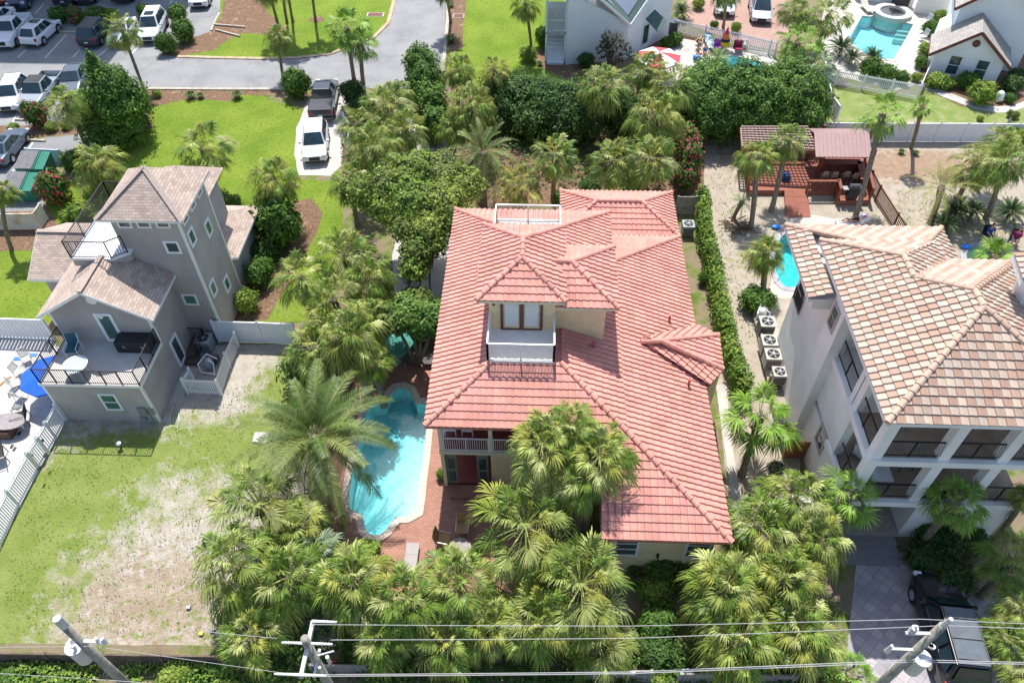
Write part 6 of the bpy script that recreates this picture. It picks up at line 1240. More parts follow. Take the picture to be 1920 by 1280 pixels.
def car(kind, col, front, rear, label, metal=0., cover=None, sunroof=False, rack=False, cat=None, scale=1.0, roofcol=None):
    L_, W_, bz, rz, hz, xw, xr0, xr1, xg, bed = SPEC[kind]
    f, r = at(*front), at(*rear); mid = (f + r) / 2; d = (r - f); ang = atan2(d.y, d.x)
    nm = {'pickup': 'pickup_truck', 'suv': 'parked_suv', 'crossover': 'parked_suv'}.get(kind, 'parked_' + kind)
    e = E(nm, label, cat or {'pickup': 'pickup truck', 'suv': 'suv', 'crossover': 'suv', 'minivan': 'minivan'}.get(kind, 'car'), (0, 0, 0), local=True)
    e.location = (mid.x - cos(ang) * L_ / 2 * scale, mid.y - sin(ang) * L_ / 2 * scale, .02); e.rotation_euler = (0, 0, ang); e.scale = (scale,) * 3
    mp = paint(nm + '_paint', col, metal)
    g = MB()     # body lofted along its length; every station: x, z bottom, z shoulder, z top, half width
    xe = L_; end = xe if not bed else xg + .05
    st = [(0.0, .38, .55, .68, W_ * .72), (.08, .30, .62, hz * .88, W_ * .88), (.35, .26, .72, hz, W_ * .97), (xw * .8, .26, bz * .74, hz + (bz - hz) * .75, W_), (xw + .1, .26, bz * .78, bz, W_), (2.6, .26, bz * .78, bz + .01, W_), (end - .5, .28, bz * .78, bz + .02, W_ * .99)]
    st += [(end - .1, .32, bz * .74, bz, W_ * .95), (end, .42, bz * .7, bz * .92, W_ * .84)] if not bed else [(end, .3, bz * .78, bz + .02, W_ * .99)]
    rings = []
    for (x, z0, z1, z2, hw) in st:
        rings.append([(x, -hw * .9, z0), (x, -hw, z0 + .12), (x, -hw, z1), (x, -hw * .93, z2 - .03), (x, -hw * .8, z2), (x, hw * .8, z2), (x, hw * .93, z2 - .03), (x, hw, z1), (x, hw, z0 + .12), (x, hw * .9, z0)])
    n = 10; i0 = len(g.v)
    for R_ in rings: g.v += R_
    for k in range(len(rings) - 1):
        for j in range(n):
            a = i0 + k * n + j; b = i0 + k * n + (j + 1) % n; g.f.append((a, b, b + n, a + n)[::-1]); g.c.append(None); g.uv.append(None)
    g.f.append(tuple(i0 + j for j in range(n))); g.f.append(tuple(i0 + (len(rings) - 1) * n + j for j in range(n))[::-1]); g.c += [None, None]; g.uv += [None, None]
    wb, wr = W_ * .88, W_ * .68
    def cab(x0, x1, x2, x3, zb, zt, hb, ht): return [(x0, -hb, zb), (x3, -hb, zb), (x3, hb, zb), (x0, hb, zb), (x1, -ht, zt), (x2, -ht, zt), (x2, ht, zt), (x1, ht, zt)]
    g.hexa(cab(xw, xr0, xr1, xg, bz - .02, rz, wb, wr))
    g.build('body', mp, e, smooth=False, bevel=.05)
    if bed:
        b = MB(); bz2 = bz - .02
        b.box((end + .001, -W_ * .97, .4), (L_ - .05, -W_ * .97 + .09, bz2)); b.box((end + .001, W_ * .97 - .09, .4), (L_ - .05, W_ * .97, bz2)); b.box((L_ - .13, -W_ * .88, .42), (L_ - .05, W_ * .88, bz2)); b.box((end, -W_ * .88, .42), (L_ - .131, W_ * .88, .72))
        b.box((L_ - .049, -W_ * .9, .4), (L_ + .1, W_ * .9, .58)); b.build('truck_bed', mp, e, bevel=.025)
        if cover: MB().box((end + .02, -W_ * .9, bz2), (L_ - .06, W_ * .9, bz2 + .05)).build('bed_cover', M('vinyl_cover', cover, rough=.6), e, bevel=.03)
    # windows slightly proud of the cabin faces
    C_ = cab(xw, xr0, xr1, xg, bz - .02, rz, wb, wr); C_ = [V(c) for c in C_]
    def pane(name, a, b, c, d_, m1, off, s0=0., s1=1.):
        a, b, c, d_ = [V(q) for q in (a, b, c, d_)]; a2 = a.lerp(b, s0); b2 = a.lerp(b, s1); d2 = d_.lerp(c, s0); c2 = d_.lerp(c, s1); ct = (a2 + b2 + c2 + d2) / 4
        P = [ct + (q - ct) * m1 for q in (a2, b2, c2, d2)]; nn = (P[1] - P[0]).cross(P[2] - P[0]).normalized() * off
        if nn.dot(ct - V((L_ / 2, 0, bz))) < 0: nn = -nn
        MB().face([q + nn for q in P]).build(name, m_cg, e)
    pane('windscreen', C_[0], C_[3], C_[7], C_[4], .93, .052); pane('rear_window', C_[1], C_[2], C_[6], C_[5], .84, .052)
    ns = {'sedan': 2, 'pickup': 2}.get(kind, 3)
    for s_ in (0, 1):
        a, b, c, d_ = (C_[0], C_[1], C_[5], C_[4]) if s_ == 0 else (C_[3], C_[2], C_[6], C_[7])
        for k in range(ns): pane('side_window', a, b, c, d_, .86, .052, .06 + .88 * k / ns, .06 + .88 * (k + 1) / ns)
    for x in (.95, L_ - 1.0):
        for s_ in (-1, 1):
            t_ = MB(); y = s_ * (W_ - .10); wr_ = .37 if kind != 'sedan' else .33
            t_.tube([(x, y - .12, wr_), (x, y + .12, wr_)], wr_, 20); tt_ = t_.build('wheel', m_tyre, e, smooth=False)
            MB().tube([(x, y + s_ * .121, wr_), (x, y + s_ * .135, wr_)], wr_ * .62, 10).build('rim', m_rim, tt_)
            ar = MB(); P = [(x + (wr_ + .07) * cos(a * pi / 10), s_ * (W_ + .006), wr_ + (wr_ + .07) * sin(a * pi / 10)) for a in range(11)]; ar.face(P + [(x - wr_ - .07, s_ * (W_ + .006), .28), (x + wr_ + .07, s_ * (W_ + .006), .28)]); ar.build('wheel_arch', m_plast, e)
    for s_ in (-1, 1):
        MB().box((.06, s_ * W_ * .58, hz * .72), (.30, s_ * W_ * .9, hz * .93)).build('headlight', m_lamp, e, bevel=.02)
        MB().box((L_ - .16, s_ * W_ * .74, bz * .68), (L_ - (.0 if not bed else .04), s_ * W_ * .93, bz * .95)).build('tail_light', m_tail, e, bevel=.02)
        MB().box((xw + .28, s_ * (W_ - .02), bz - .02), (xw + .42, s_ * (W_ + .2), bz + .14)).build('wing_mirror', mp, e, bevel=.03)
    MB().box((-.02, -W_ * .42, hz * .55), (.09, W_ * .42, hz * .85)).build('grille', m_plast, e); MB().box((-.03, -W_ * .75, .3), (.06, W_ * .75, .44)).build('bumper', m_plast, e)
    if not bed: MB().box((L_ - .09, -W_ * .75, .34), (L_ + .03, W_ * .75, .5)).build('bumper', m_plast, e)
    MB().box((L_ - (.03 if not bed else .06), -.16, .62), (L_ + (.012 if not bed else -.03), .16, .74)).build('number_plate', m_lamp, e)
    if sunroof: MB().box((xr0 + .25, -.4, rz + .03), (xr0 + .95, .4, rz + .062)).build('sunroof', m_cg, e)
    if rack:
        g = MB()
        for s_ in (-1, 1): g.tube([(xr0 + .1, s_ * wr * .92, rz + .08), (xr1 - .1, s_ * wr * .92, rz + .08)], .016, 6)
        for k in range(3): x = xr0 + .5 + k * .8; g.box((x - .015, -wr * .92, rz + .07), (x + .015, wr * .92, rz + .09))
        g.build('roof_rack', M('rack_grey', (.12, .125, .13), rough=.4), e)
    if roofcol: MB().hexa([(xr0 + .06, -wr * .93, rz + .01), (xr1 - .06, -wr * .93, rz + .01), (xr1 - .06, wr * .93, rz + .01), (xr0 + .06, wr * .93, rz + .01), (xr0 + .06, -wr * .93, rz + .04), (xr1 - .06, -wr * .93, rz + .04), (xr1 - .06, wr * .93, rz + .04), (xr0 + .06, wr * .93, rz + .04)]).build('roof_panel', M('roof_grey', roofcol, rough=.4), e)
    return e
WHT = (.74, .75, .77); BLK = (.02, .022, .026); DKG = (.045, .05, .06)
car('pickup', WHT, (8, 98), (50, 46), 'white pickup cut by the left edge, nose toward the road'); car('crossover', WHT, (104, 53), (60, 92), 'white crossover seen from behind beside the white pickup', sunroof=True)
car('suv', DKG, (206, 48), (166, 96), 'dark grey suv with roof box seen from behind', rack=True); car('sedan', WHT, (220, 98), (248, 45), 'white sedan mostly hidden behind the palm crown'); car('suv', WHT, (278, 92), (304, 36), 'white suv with sunroof right of the palm beside round shrubs', sunroof=True)
car('van', (.035, .07, .13), (30, 33), (62, -20), 'dark blue van nose down at the top left', cat='van'); car('sedan', (.45, .02, .02), (-8, 26), (20, -30), 'red car cut by the top left corner')
car('pickup', BLK, (160, -30), (118, 22), 'black pickup above the left end of the shrub row', cover=(.02, .02, .022)); car('sedan', (.02, .035, .07), (156, 20), (190, -30), 'dark blue car above the pink flowering shrub'); car('pickup', (.02, .025, .035), (265, -40), (222, 20), 'black pickup with red tail lamp above the lime shrub', cover=(.02, .02, .022))
car('suv', WHT, (370, 32), (392, -28), 'white suv parked alone beside the mulch bed at the top'); car('sedan', WHT, (-12, 62), (10, 40), 'white car edge behind the white pickup at the left')
car('crossover', WHT, (15, 222), (48, 160), 'white crossover in the lower row by the left edge'); car('pickup', (.30, .34, .38), (58, 218), (108, 156), 'grey pickup with dark roof beside the red oleander', roofcol=(.05, .05, .055)); car('sedan', (.10, .13, .17), (134, 186), (156, 138), 'blue grey car between the leaning palm and conical tree')
car('sedan', (.12, .16, .22), (42, 258), (-2, 316), 'steel blue sedan beside the green dumpsters', metal=.3, sunroof=True)
car('pickup', (.03, .035, .045), (617, 168), (604, 232), 'black pickup with covered bed on the curved driveway', cover=(.03, .035, .045)); car('crossover', WHT, (592, 322), (597, 240), 'white suv in front of the black pickup on the driveway', scale=1.03)
car('minivan', (.72, .74, .76), (1357, 50), (1356, -18), 'white minivan behind the slim palm on the brick drive'); car('minivan', (.40, .43, .48), (1428, 66), (1418, -8), 'silver minivan with sunroof on the brick drive', metal=.4, sunroof=True)
car('suv', (.006, .007, .012), (1738, 1092), (1795, 1300), 'black suv with roof rails in the shaded paved drive', rack=True, roofcol=(.10, .12, .14), scale=1.05)  # grey roof panel: light reflected off the glass roof, put into its colour
# ================================================================ patio things
def umbrella(name, label, u, v, z, r, cols, sides=8, pole=True, rot=0.):
    c = at(u, v, z); e = E(name, label, 'umbrella', (c.x, c.y, 0)); mt = [M(name + '_cloth', k, rough=.8, var=.04, trl=.15) for k in cols]; n = sides
    for q in range(len(cols)):
        g = MB()
        for i in range(n):
            if i % len(cols) != q: continue
            a0, a1 = rot + 2 * pi * i / n, rot + 2 * pi * (i + 1) / n; p0 = V((c.x + r * cos(a0), c.y + r * sin(a0), z - .45)); p1 = V((c.x + r * cos(a1), c.y + r * sin(a1), z - .45)); m0 = V((c.x + r * .5 * cos(a0), c.y + r * .5 * sin(a0), z - .15)); m1_ = V((c.x + r * .5 * cos(a1), c.y + r * .5 * sin(a1), z - .15))
            g.face([p0, p1, m1_, m0]); g.face([m0, m1_, (c.x, c.y, z + .02)]); g.face([p0, p1, p1 - V((0, 0, .12)), p0 - V((0, 0, .12))])
        g.build('canopy', mt[q], e)
    MB().cyl(c, .025, 0, z + .1, 8).cyl(c, .25, 0, .08, 12).build('pole', m_galv, e); return e
umbrella('patio_umbrella', 'bright blue patio umbrella beside the grey house deck', 84, 692, 2.1, 1.5, [(.02, .13, .62)]); umbrella('patio_umbrella', 'teal green parasol beside the pool loungers under palms', 736, 632, 2.1, 1.15, [(.06, .27, .22)], 6)
u_ = umbrella('patio_umbrella', 'red and white umbrella between white house and palms', 1237, 98, 2.4, 1.9, [(.75, .72, .72), (.62, .08, .10)], 8, rot=.2)
m_wicker = M('brown_wicker', (.10, .06, .045), rough=.8, var=.3, scale=30); m_alu = M('pale_aluminium', (.5, .49, .47), rough=.4, var=.05, metal=.2)
def chair(u, v, z0, rz, label, mf, ms, group=None, s=1.0, slats=True, name='patio_chair'):
    e = E(name, label, 'chair', (0, 0, 0), group, local=True); w_ = .27
    for sx in (-w_, w_):
        MB().tube([(sx, -.25, 0), (sx, -.27, .6), (sx, .25, .62)], .018, 5).build('leg', mf, e); MB().tube([(sx, .28, 0), (sx, .25, .45), (sx, .38, .98)], .018, 5).build('leg', mf, e)
    MB().box((-w_, -.27, .40), (w_, .27, .43)).build('seat', ms, e); g = MB()
    if slats:
        for k in range(6): x = -w_ + .05 + k * (2 * w_ - .1) / 5; g.beam((x, .25, .45), (x, .38, .95), .05, .015)
        g.beam((-w_, .38, .97), (w_, .38, .97), .04, .03)
    else: g.beam((0, .25, .45), (0, .39, 1.0), 2 * w_ - .02, .02, up=(0, 1, 0))
    g.build('backrest', ms, e); p = at(u, v, z0); e.location = tuple(p); e.rotation_euler = (0, 0, rz); e.scale = (s,) * 3; return e
GC = 'pale slatted chairs round the blue umbrella'
chair(54, 678, .012, .7, 'pale slatted chair behind the blue umbrella', m_alu, m_alu, GC, .9); chair(42, 702, .012, 1.5, 'pale slatted chair left of the blue umbrella', m_alu, m_alu, GC, .9); chair(34, 724, .012, 2.2, 'pale slatted chair lower left of the blue umbrella, turned outward', m_alu, m_alu, GC, .9); chair(42, 746, .012, 2.9, 'pale slatted chair standing apart below the blue umbrella', m_alu, m_alu, GC, .9)
chair(45, 792, .012, -1.2, 'dark wicker armchair at the grey patio table', m_wicker, m_black, None, 1.3, False); chair(2, 862, .012, -1.0, 'dark wicker armchair cut by the left edge', m_wicker, m_black, None, 1.4, False)
c = at(14, 790, .7); e = E('patio_table', 'grey oval patio table beside the dark wicker armchair', 'table', (c.x, c.y, 0)); P = [(c.x + .95 * cos(a * pi / 12) , c.y + .55 * sin(a * pi / 12)) for a in range(24)]; MB().prism(P, .68, .73).build('tabletop', M('table_grey', (.26, .235, .23), rough=.5), e)
for sx in (-.6, .6): MB().cyl((c.x + sx, c.y), .05, 0, .68, 8).build('leg', m_alu, e)
c = at(8, 808, .3); tag(MB().box((c.x - .5, c.y - .35, .01), (c.x + .45, c.y + .35, .55)).build('storage_cube', m_wicker, bevel=.03), 'brown wicker cube table near the left edge', 'side table')
for i, (u, v) in enumerate(((27, 813), (36, 812), (22, 836), (27, 841))):
    c = at(u, v, .05); tag(MB().box((c.x - .06, c.y - .12, .015), (c.x + .06, c.y + .12, .07)).build('sandal', m_black, bevel=.02), ('left sandal beside the brown wicker cube', 'right sandal beside the brown wicker cube', 'upper stray sandal on the pale patio', 'lower stray sandal on the pale patio')[i], 'sandal')
tag(MB().tube([at(-30, 735, .05), at(0, 722, .05), at(12, 710, .05), at(21, 706, .05)], .05, 6).build('pool_noodle', M('orange_foam', (.75, .25, .05), rough=.7)), 'orange foam noodle on the pale patio, left edge', 'pool noodle')
for i, (u, v) in enumerate(((36, 673), (60, 666))): c = at(u, v, .02); tag(MB().prism(wob(rect(c.x - .3, c.y - .12, c.x + .3, c.y + .12), .05, .2), .014, .05).build('towel', M('blue_towel', (.05, .2, .6))), ('small blue towel on the patio, left one', 'small blue towel behind the umbrella, right one')[i], 'towel')
# grey house deck
c = at(140, 683, GD + .7); e = E('glass_table', 'round glass table on the grey house deck', 'table', (c.x, c.y, GD)); MB().cyl(c, .58, GD + .68, GD + .70, 24).build('tabletop', M('table_glass', (.40, .52, .52), rough=.1, spec=.9, var=.1), e); ring = MB()
for k in range(24): a0, a1 = k * pi / 12, (k + 1) * pi / 12; ring.beam((c.x + .6 * cos(a0), c.y + .6 * sin(a0), GD + .69), (c.x + .6 * cos(a1), c.y + .6 * sin(a1), GD + .69), .04, .04)
ring.build('rim', m_white, e)
for k in range(4): a = k * pi / 2 + .6; MB().tube([(c.x + .1 * cos(a), c.y + .1 * sin(a), GD + .66), (c.x + .45 * cos(a), c.y + .45 * sin(a), GD)], .02, 5).build('leg', m_white, e)
chair(143, 664, GD, .15, 'blue sling chair at the glass table on the deck', m_white, M('teal_sling', (.03, .10, .14), rough=.8), None, 1.15, False)
c = at(258, 655, GD); e = E('storage_bench', 'black storage bench against the wall on the grey deck', 'bench', tuple(c)); MB().box((c.x - .95, GYW - .85, GD + .001), (c.x + .85, GYW - .02, GD + .75)).build('box', m_black, e, bevel=.04); g = MB()
for x in (-.5, .45): g.beam((c.x + x, GYW - .87, GD + .55), (c.x + x + .1, GYW - .87, GD + .4), .03, .03)
g.build('handle', m_galv, e)
MB().tube([(GX0 + 2.7, GYW, GD + 1.9), (GX0 + 2.7, GYW - .1, GD + 1.9)], .13, 12).build('wall_lamp', m_trim, gh)
# air conditioners
m_ac = M('ac_beige', (.42, .39, .34), rough=.5, var=.05); m_acd = M('ac_dark', (.10, .10, .10), rough=.6, var=.1); m_acg = M('ac_grey', (.30, .33, .35), rough=.5, var=.05)
def ac(u, v, label, mt, z0=.0, s=1.0, mtop=None):
    p = at(u, v, z0 + .85 * s); e = E('air_conditioner', label, 'air conditioner', (p.x, p.y, z0)); w_ = .42 * s; h_ = .85 * s
    MB().box((p.x - w_, p.y - w_, z0), (p.x + w_, p.y + w_, z0 + h_)).build('cabinet', mt, e, bevel=.05); g = MB()
    for sx in (-1, 1):
        for k in range(7): zz = z0 + .1 + k * h_ * .11; g.box((p.x - w_ * .9, p.y - w_ - .012, zz), (p.x + w_ * .9, p.y - w_ - .004, zz + .03))
    g.build('louvre', m_acd, e)
    MB().box((p.x - w_ - .02, p.y - w_ - .02, z0 + h_), (p.x + w_ + .02, p.y + w_ + .02, z0 + h_ + .05)).build('top_cover', mtop or mt, e, bevel=.03)
    MB().cyl(p, w_ * .82, z0 + h_ + .045, z0 + h_ + .056, 24).build('fan_opening', m_dark, e); g = MB()
    for k in range(5): a = k * 2 * pi / 5; g.beam(V((p.x, p.y, z0 + h_ + .064)), V((p.x + cos(a) * w_ * .7, p.y + sin(a) * w_ * .7, z0 + h_ + .064)), .05, .01)
    g.cyl(p, .1 * s, z0 + h_ + .056, z0 + h_ + .1, 12)
    g.build('fan', m_grate, e); return e
ac(1439, 603, 'dark air conditioner at the far end of the row of four', m_acd, .3, 1.0, m_ac); ac(1443, 638, 'beige air conditioner second from the far end of the row', m_ac, .3, 1.0); ac(1450, 664, 'beige air conditioner third in the row beside the tan house', m_ac, .3, 1.0); ac(1462, 697, 'smaller air conditioner nearest the bright fan palm', m_ac, .3, .85)
ac(381, 634, 'grey air conditioner inside the picket enclosure', m_acg, .1, .95); ac(1291, 420, 'grey air conditioner behind the red roof by the vine hedge', m_acg, .1, .9)
g = MB(); a, b = at(1418, 590, .25), at(1446, 715, .25); g.beam(a + V((.45, 0, 0)), b + V((.45, 0, 0)), 1.3, .08)
for k in range(6): q = a.lerp(b, k / 5); g.box((q.x - .18, q.y - .05, 0), (q.x - .08, q.y + .05, .8)); g.box((q.x + .9, q.y - .05, 0), (q.x + 1.0, q.y + .05, .25))
tag(g.build('equipment_platform', M('pale_timber', (.40, .34, .27), rough=.9, var=.2)), 'pale timber platform carrying the row of air conditioners', 'platform')
def pump(u, v, z0, label, mt):
    p = at(u, v, z0 + .4); e = E('pool_pump', label, 'pool pump', (p.x, p.y, z0)); MB().blob((p.x, p.y, z0 + .42), (.28, .28, .45), 14, 8).build('filter_tank', mt, e, smooth=True)
    MB().box((p.x - .3, p.y + .35, z0), (p.x + .3, p.y + .8, z0 + .45)).build('motor', m_acd, e, bevel=.05); g = MB()
    g.tube([(p.x - .4, p.y - .4, z0 + .1), (p.x - .4, p.y - .4, z0 + .8), (p.x - .1, p.y + .3, z0 + .9), (p.x + .4, p.y + .3, z0 + .5)], .04, 7); g.tube([(p.x + .38, p.y - .5, z0 + .05), (p.x + .38, p.y - .2, z0 + .7), (p.x + .1, p.y - .1, z0 + .85)], .04, 7); g.tube([(p.x - .4, p.y - .4, z0 + .12), (p.x + .38, p.y - .5, z0 + .12)], .04, 7); g.build('pipe', m_white, e); return e
pump(392, 682, .05, 'grey pool filter with white pipes inside the picket enclosure', m_acg); pump(1428, 588, .3, 'white pool equipment beyond the far air conditioner', m_white)
tag(MB().box(at(360, 660, 0) - V((.5, .7, 0)), at(360, 660, 0) + V((.5, .5, .5))).box(at(358, 678, 0) - V((.5, .3, 0)), at(358, 678, 0) + V((.5, .3, .25))).build('door_steps', M('dark_steps', (.10, .075, .06), rough=.9, var=.2)), 'dark wooden steps at the grey house side door', 'steps')
c = at(362, 640, .5); g = MB(); rail(g, (c.x - .3, c.y + .2, .5), (c.x + .7, c.y + .2, .5), h=.9, posts=1, bal=.12); rail(g, (c.x + .7, c.y + .2, .5), (c.x + .7, c.y - 1.1, .5), h=.9, posts=1.2, bal=.12); tag(g.build('step_railing', m_black), 'black railing round the side door steps', 'railing')
hz_ = [at(x, y, .03) for x, y in ((322, 722), (330, 735), (326, 755), (318, 785), (320, 800), (332, 803), (336, 790), (334, 770), (330, 758))]; tag(MB().tube(hz_, .022, 6).build('garden_hose', M('pale_hose', (.5, .55, .52))), 'pale garden hose looped on sand by the grey house corner', 'hose')
c = at(228, 840); e = E('yard_lamp', 'small white round yard lamp on the lawn below the grey house', 'lamp', tuple(c)); MB().cyl(c, .04, 0, .35, 8).build('post', m_acd, e); MB().blob((c.x, c.y, .42), (.14, .14, .1), 12, 6).build('shade', m_white, e, smooth=True)
# dumpsters and their enclosure
m_dg = M('green_dumpster_paint', (.015, .17, .11), rough=.5, var=.15, scale=3); m_lid = M('grey_lid', (.20, .19, .20), rough=.7)
for (u, v, lab) in ((68, 312, 'green dumpster with ribbed grey lid, farther one'), (45, 352, 'green dumpster with ribbed grey lid beside the stained wall')):
    p = at(u, v, .7); e = E('dumpster', lab, 'dumpster', (p.x, p.y, 0)); MB().hexa([(p.x - .95, p.y - .75, .12), (p.x + .95, p.y - .75, .12), (p.x + .95, p.y + .75, .12), (p.x - .95, p.y + .75, .12), (p.x - 1.05, p.y - .85, 1.05), (p.x + 1.05, p.y - .85, 1.05), (p.x + 1.05, p.y + .8, 1.45), (p.x - 1.05, p.y + .8, 1.45)]).box((p.x - .9, p.y - .6, .02), (p.x + .9, p.y + .6, .12)).build('bin', m_dg, e)
    g = MB()
    for k in range(12): x = p.x - 1.05 + k * .11; g.beam((x, p.y - .88, 1.09), (x, p.y + .8, 1.5), .085, .05)
    g.build('lid', m_lid, e); MB().beam((p.x + .32, p.y - .87, 1.08), (p.x + .32, p.y + .82, 1.48), .06, .06).build('rim', m_dg, e)
m_rust = M('rust_stained_white', (.66, .62, .54), col2=(.48, .26, .08), scale=.9, cs=.62, cw=.18, rough=.8)
fence('stained_enclosure', 'low white enclosure wall with rust stains by the dumpsters', [(-60, 432), (0, 431), (78, 430), (90, 412)], 1.35, m_rust, 'panel', 2.2, cap=False); fence('white_enclosure', 'short white wall behind the farther dumpster', [(60, 302), (120, 305)], 1.1, M('bluish_white', (.55, .62, .68), rough=.7), 'panel', 2.2, cap=False)
# pool terrace of the red house
def lounger(u, v, rz, label, mt, z=.016, s=1.0, flat=False):
    p = at(u, v, .3); e = E('sun_lounger', label, 'sun lounger', (0, 0, 0), local=True); g = MB()
    g.box((-.32, -.95, .26), (.32, .35, .32)); g.beam((0, .35, .29), (0, .98, .32 if flat else .68), .64, .06); g.build('bed', mt, e, bevel=.015)
    for sx in (-.28, .28):
        for y in (-.85, .3): MB().box((sx - .025, y - .025, 0), (sx + .025, y + .025, .26)).build('leg', m_alu, e)
    e.location = (p.x, p.y, z); e.rotation_euler = (0, 0, rz); e.scale = (s,) * 3; return e
m_ld = M('dark_lounger', (.10, .09, .085), rough=.8, var=.1); m_lg = M('grey_lounger', (.34, .31, .29), rough=.7, var=.05)
lounger(774, 655, 0, 'dark sun lounger beside the teal parasol', m_ld, s=1.15); lounger(806, 657, 0, 'dark sun lounger nearer the red roof edge', m_ld, s=1.15); lounger(770, 1052, 0, 'grey flat lounger on the terracotta terrace by the palms', m_lg, s=.95, flat=True)
c = at(862, 1028, .7); e = E('round_table', 'round glass topped table half under palm fronds on the terrace', 'table', (c.x, c.y, 0)); MB().cyl(c, .55, .68, .72, 24).build('tabletop', M('mosaic_top', (.25, .22, .20), rough=.6, var=.2, scale=8), e); MB().cyl(c, .06, 0, .68, 8).cyl(c, .25, .0, .04, 12).build('pedestal', m_alu, e)
m_tan = M('tan_sling', (.36, .24, .10), rough=.8); chair(868, 998, .016, 0, 'tan sling chair behind the round terrace table', m_alu, m_tan, None, 1.1, False); chair(832, 1020, .016, 1.4, 'tan sling chair left of the round terrace table', m_alu, m_tan, None, 1.1, False)
p = at(908, 940, .5); e = E('gas_grill', 'black gas grill on the shaded terrace by the porch', 'grill', (p.x, p.y, 0)); MB().box((p.x - .3, p.y - .5, .05), (p.x + .3, p.y + .5, .85)).build('cabinet', m_black, e, bevel=.03); MB().tube([(p.x, p.y - .5, .95), (p.x, p.y + .5, .95)], .27, 12).build('lid', m_black, e)
g = MB()
for k in range(5): g.tube([(p.x - .3, p.y - .35 + k * .17, .78), (p.x - .36, p.y - .35 + k * .17, .78)], .035, 8)
g.build('knob', m_galv, e)
c = at(893, 925); tag(MB().box((c.x - .75, c.y - .28, .017), (c.x + .4, c.y + .28, .035)).build('doormat', M('black_mat', (.02, .02, .025), rough=.95)), 'black mat on the terrace before the porch step', 'mat')
c = at(922, 918, .3); tag(MB().tube([(c.x + .35 * cos(a * pi / 8), c.y + .1, .4 + .35 * sin(a * pi / 8)) for a in range(17)], .05, 6, cap=False).build('coiled_hose', M('green_hose', (.05, .22, .18))), 'coiled green hose beside the grill', 'hose')
c = at(489, 820, .1); tag(MB().prism(wob(rect(c.x - .35, c.y - .3, c.x + .35, c.y + .3), .12, .25), .01, .18).build('rubble_slab', M('pale_slab', (.45, .43, .40), rough=.95, var=.2, scale=4)), 'pale broken slab on the lot left of the date palm', 'slab')
for (u, v, lab) in ((353, 1138, 'small grey box on the sand beside the leftmost bottom palm'), (398, 1181, 'tiny dark box by the overhead cable end'), (377, 1187, 'tiny yellow box on the sand near the fence')): c = at(u, v, .1); tag(MB().box((c.x - .09, c.y - .07, .01), (c.x + .09, c.y + .07, .14)).build('utility_box', m_acg if u != 377 else M('yellow', (.6, .45, .1))), lab, 'box')
# balcony furniture of the tan house
m_whs = M('white_chair', (.6, .62, .65), rough=.7)
for (u, v, z, rz, lab) in ((1612, 862, F2, 2.2, 'white lounge chair on the middle balcony corner'), (1690, 872, F2, .2, 'white seat at the back of the middle balcony')): chair(u, v, z + .02, rz, lab, m_black, m_whs, None, 1.3, False, 'balcony_chair')
c = at(1652, 888, F2 + .5); e = E('balcony_table', 'white square table at the front of the middle balcony', 'table', (c.x, c.y, F2 + .02)); MB().box((c.x - .5, c.y - .4, F2 + .5), (c.x + .45, c.y + .4, F2 + .54)).build('tabletop', m_whs, e); MB().box((c.x - .05, c.y - .05, F2 + .02), (c.x + .05, c.y + .05, F2 + .5)).build('leg', m_black, e)
# entry steps of the tan house
g = MB()
for k in range(3): a = at(1608, 1005 + k * 0); g.box((14.35, 18.2 - (k + 1) * .45, 0), (17.1, 18.2 - k * .45 - .001, .36 - k * .12))
tag(g.build('entry_steps', m_dpaver), 'shaded paved steps leading to the tan house entry', 'steps')
# right and top yards
lounger(1597, 416, -1.45, 'white lounger on the sand carrying the sunbather', M('white_towel', (.72, .72, .72)), z=.01, s=1.1)
for i, (u, v) in enumerate(((1455, 426), (1810, 463))): c = at(u, v, .1); tag(MB().blob((c.x, c.y, .15), (.32, .2, .1), 12, 6).build('pool_float', M('blue_float', (.02, .22, .75), rough=.4), smooth=True), ('small blue float on the rim of the left curved pool', 'small blue float on the rim of the right curved pool')[i], 'pool float')
lounger(1625, 14, .15, 'cream lounger at the far side of the rectangular pool', M('cream_cushion', (.55, .50, .40)), s=1.1)
for i, (u, v) in enumerate(((1733, 48), (1730, 62), (1727, 76))): chair(u, v, .016, -1.2, ('far', 'middle', 'near')[i] + ' white chair of three beside the rectangular pool', m_alu, m_whs, 'white chairs beside the rectangular pool', 1.0)
p = at(1690, 4, .5); tag(MB().box((p.x - .7, p.y - .5, .01), (p.x + .6, p.y + .5, 1.0)).box((p.x + .6, p.y - .2, .85), (p.x + 1.0, p.y + .3, .92)).build('covered_grill', m_black, bevel=.06), 'black covered grill behind the round spa', 'grill')
g = MB(); a, b = at(1600, -2), at(1710, 14); g.beam(a + V((0, 0, 1)), b + V((0, 0, 1)), .15, 2.0); a, b = at(1712, 24), at(1768, 30); g.beam(a + V((0, 0, 1)), b + V((0, 0, 1)), .15, 2.2); tag(g.build('garden_wall', m_wh_stucco), 'pale garden wall behind the rectangular pool', 'wall')
p = at(1874, 182, .4); tag(MB().blob((p.x, p.y, .45), (.35, .35, .5), 14, 8).build('gas_tank', m_white, smooth=True), 'rounded white tank beside the gabled house', 'tank')
p = at(1262, 50, .5); tag(MB().cyl(p, .5, .01, 1.0, 16, .55).cyl(p, .56, 1.0, 1.06, 16).build('rubbish_bin', M('dark_bin', (.05, .06, .07), rough=.6)), 'dark round bin beside the white house', 'bin')
TW = [((1374, 80), (.04, .20, .22), 'green patterned towel on a lounger by the picket fence'), ((1346, 86), (.42, .10, .50), 'purple patterned towel hung over a chair'), ((1383, 88), (.30, .03, .08), 'dark and crimson towel over the right chair')]
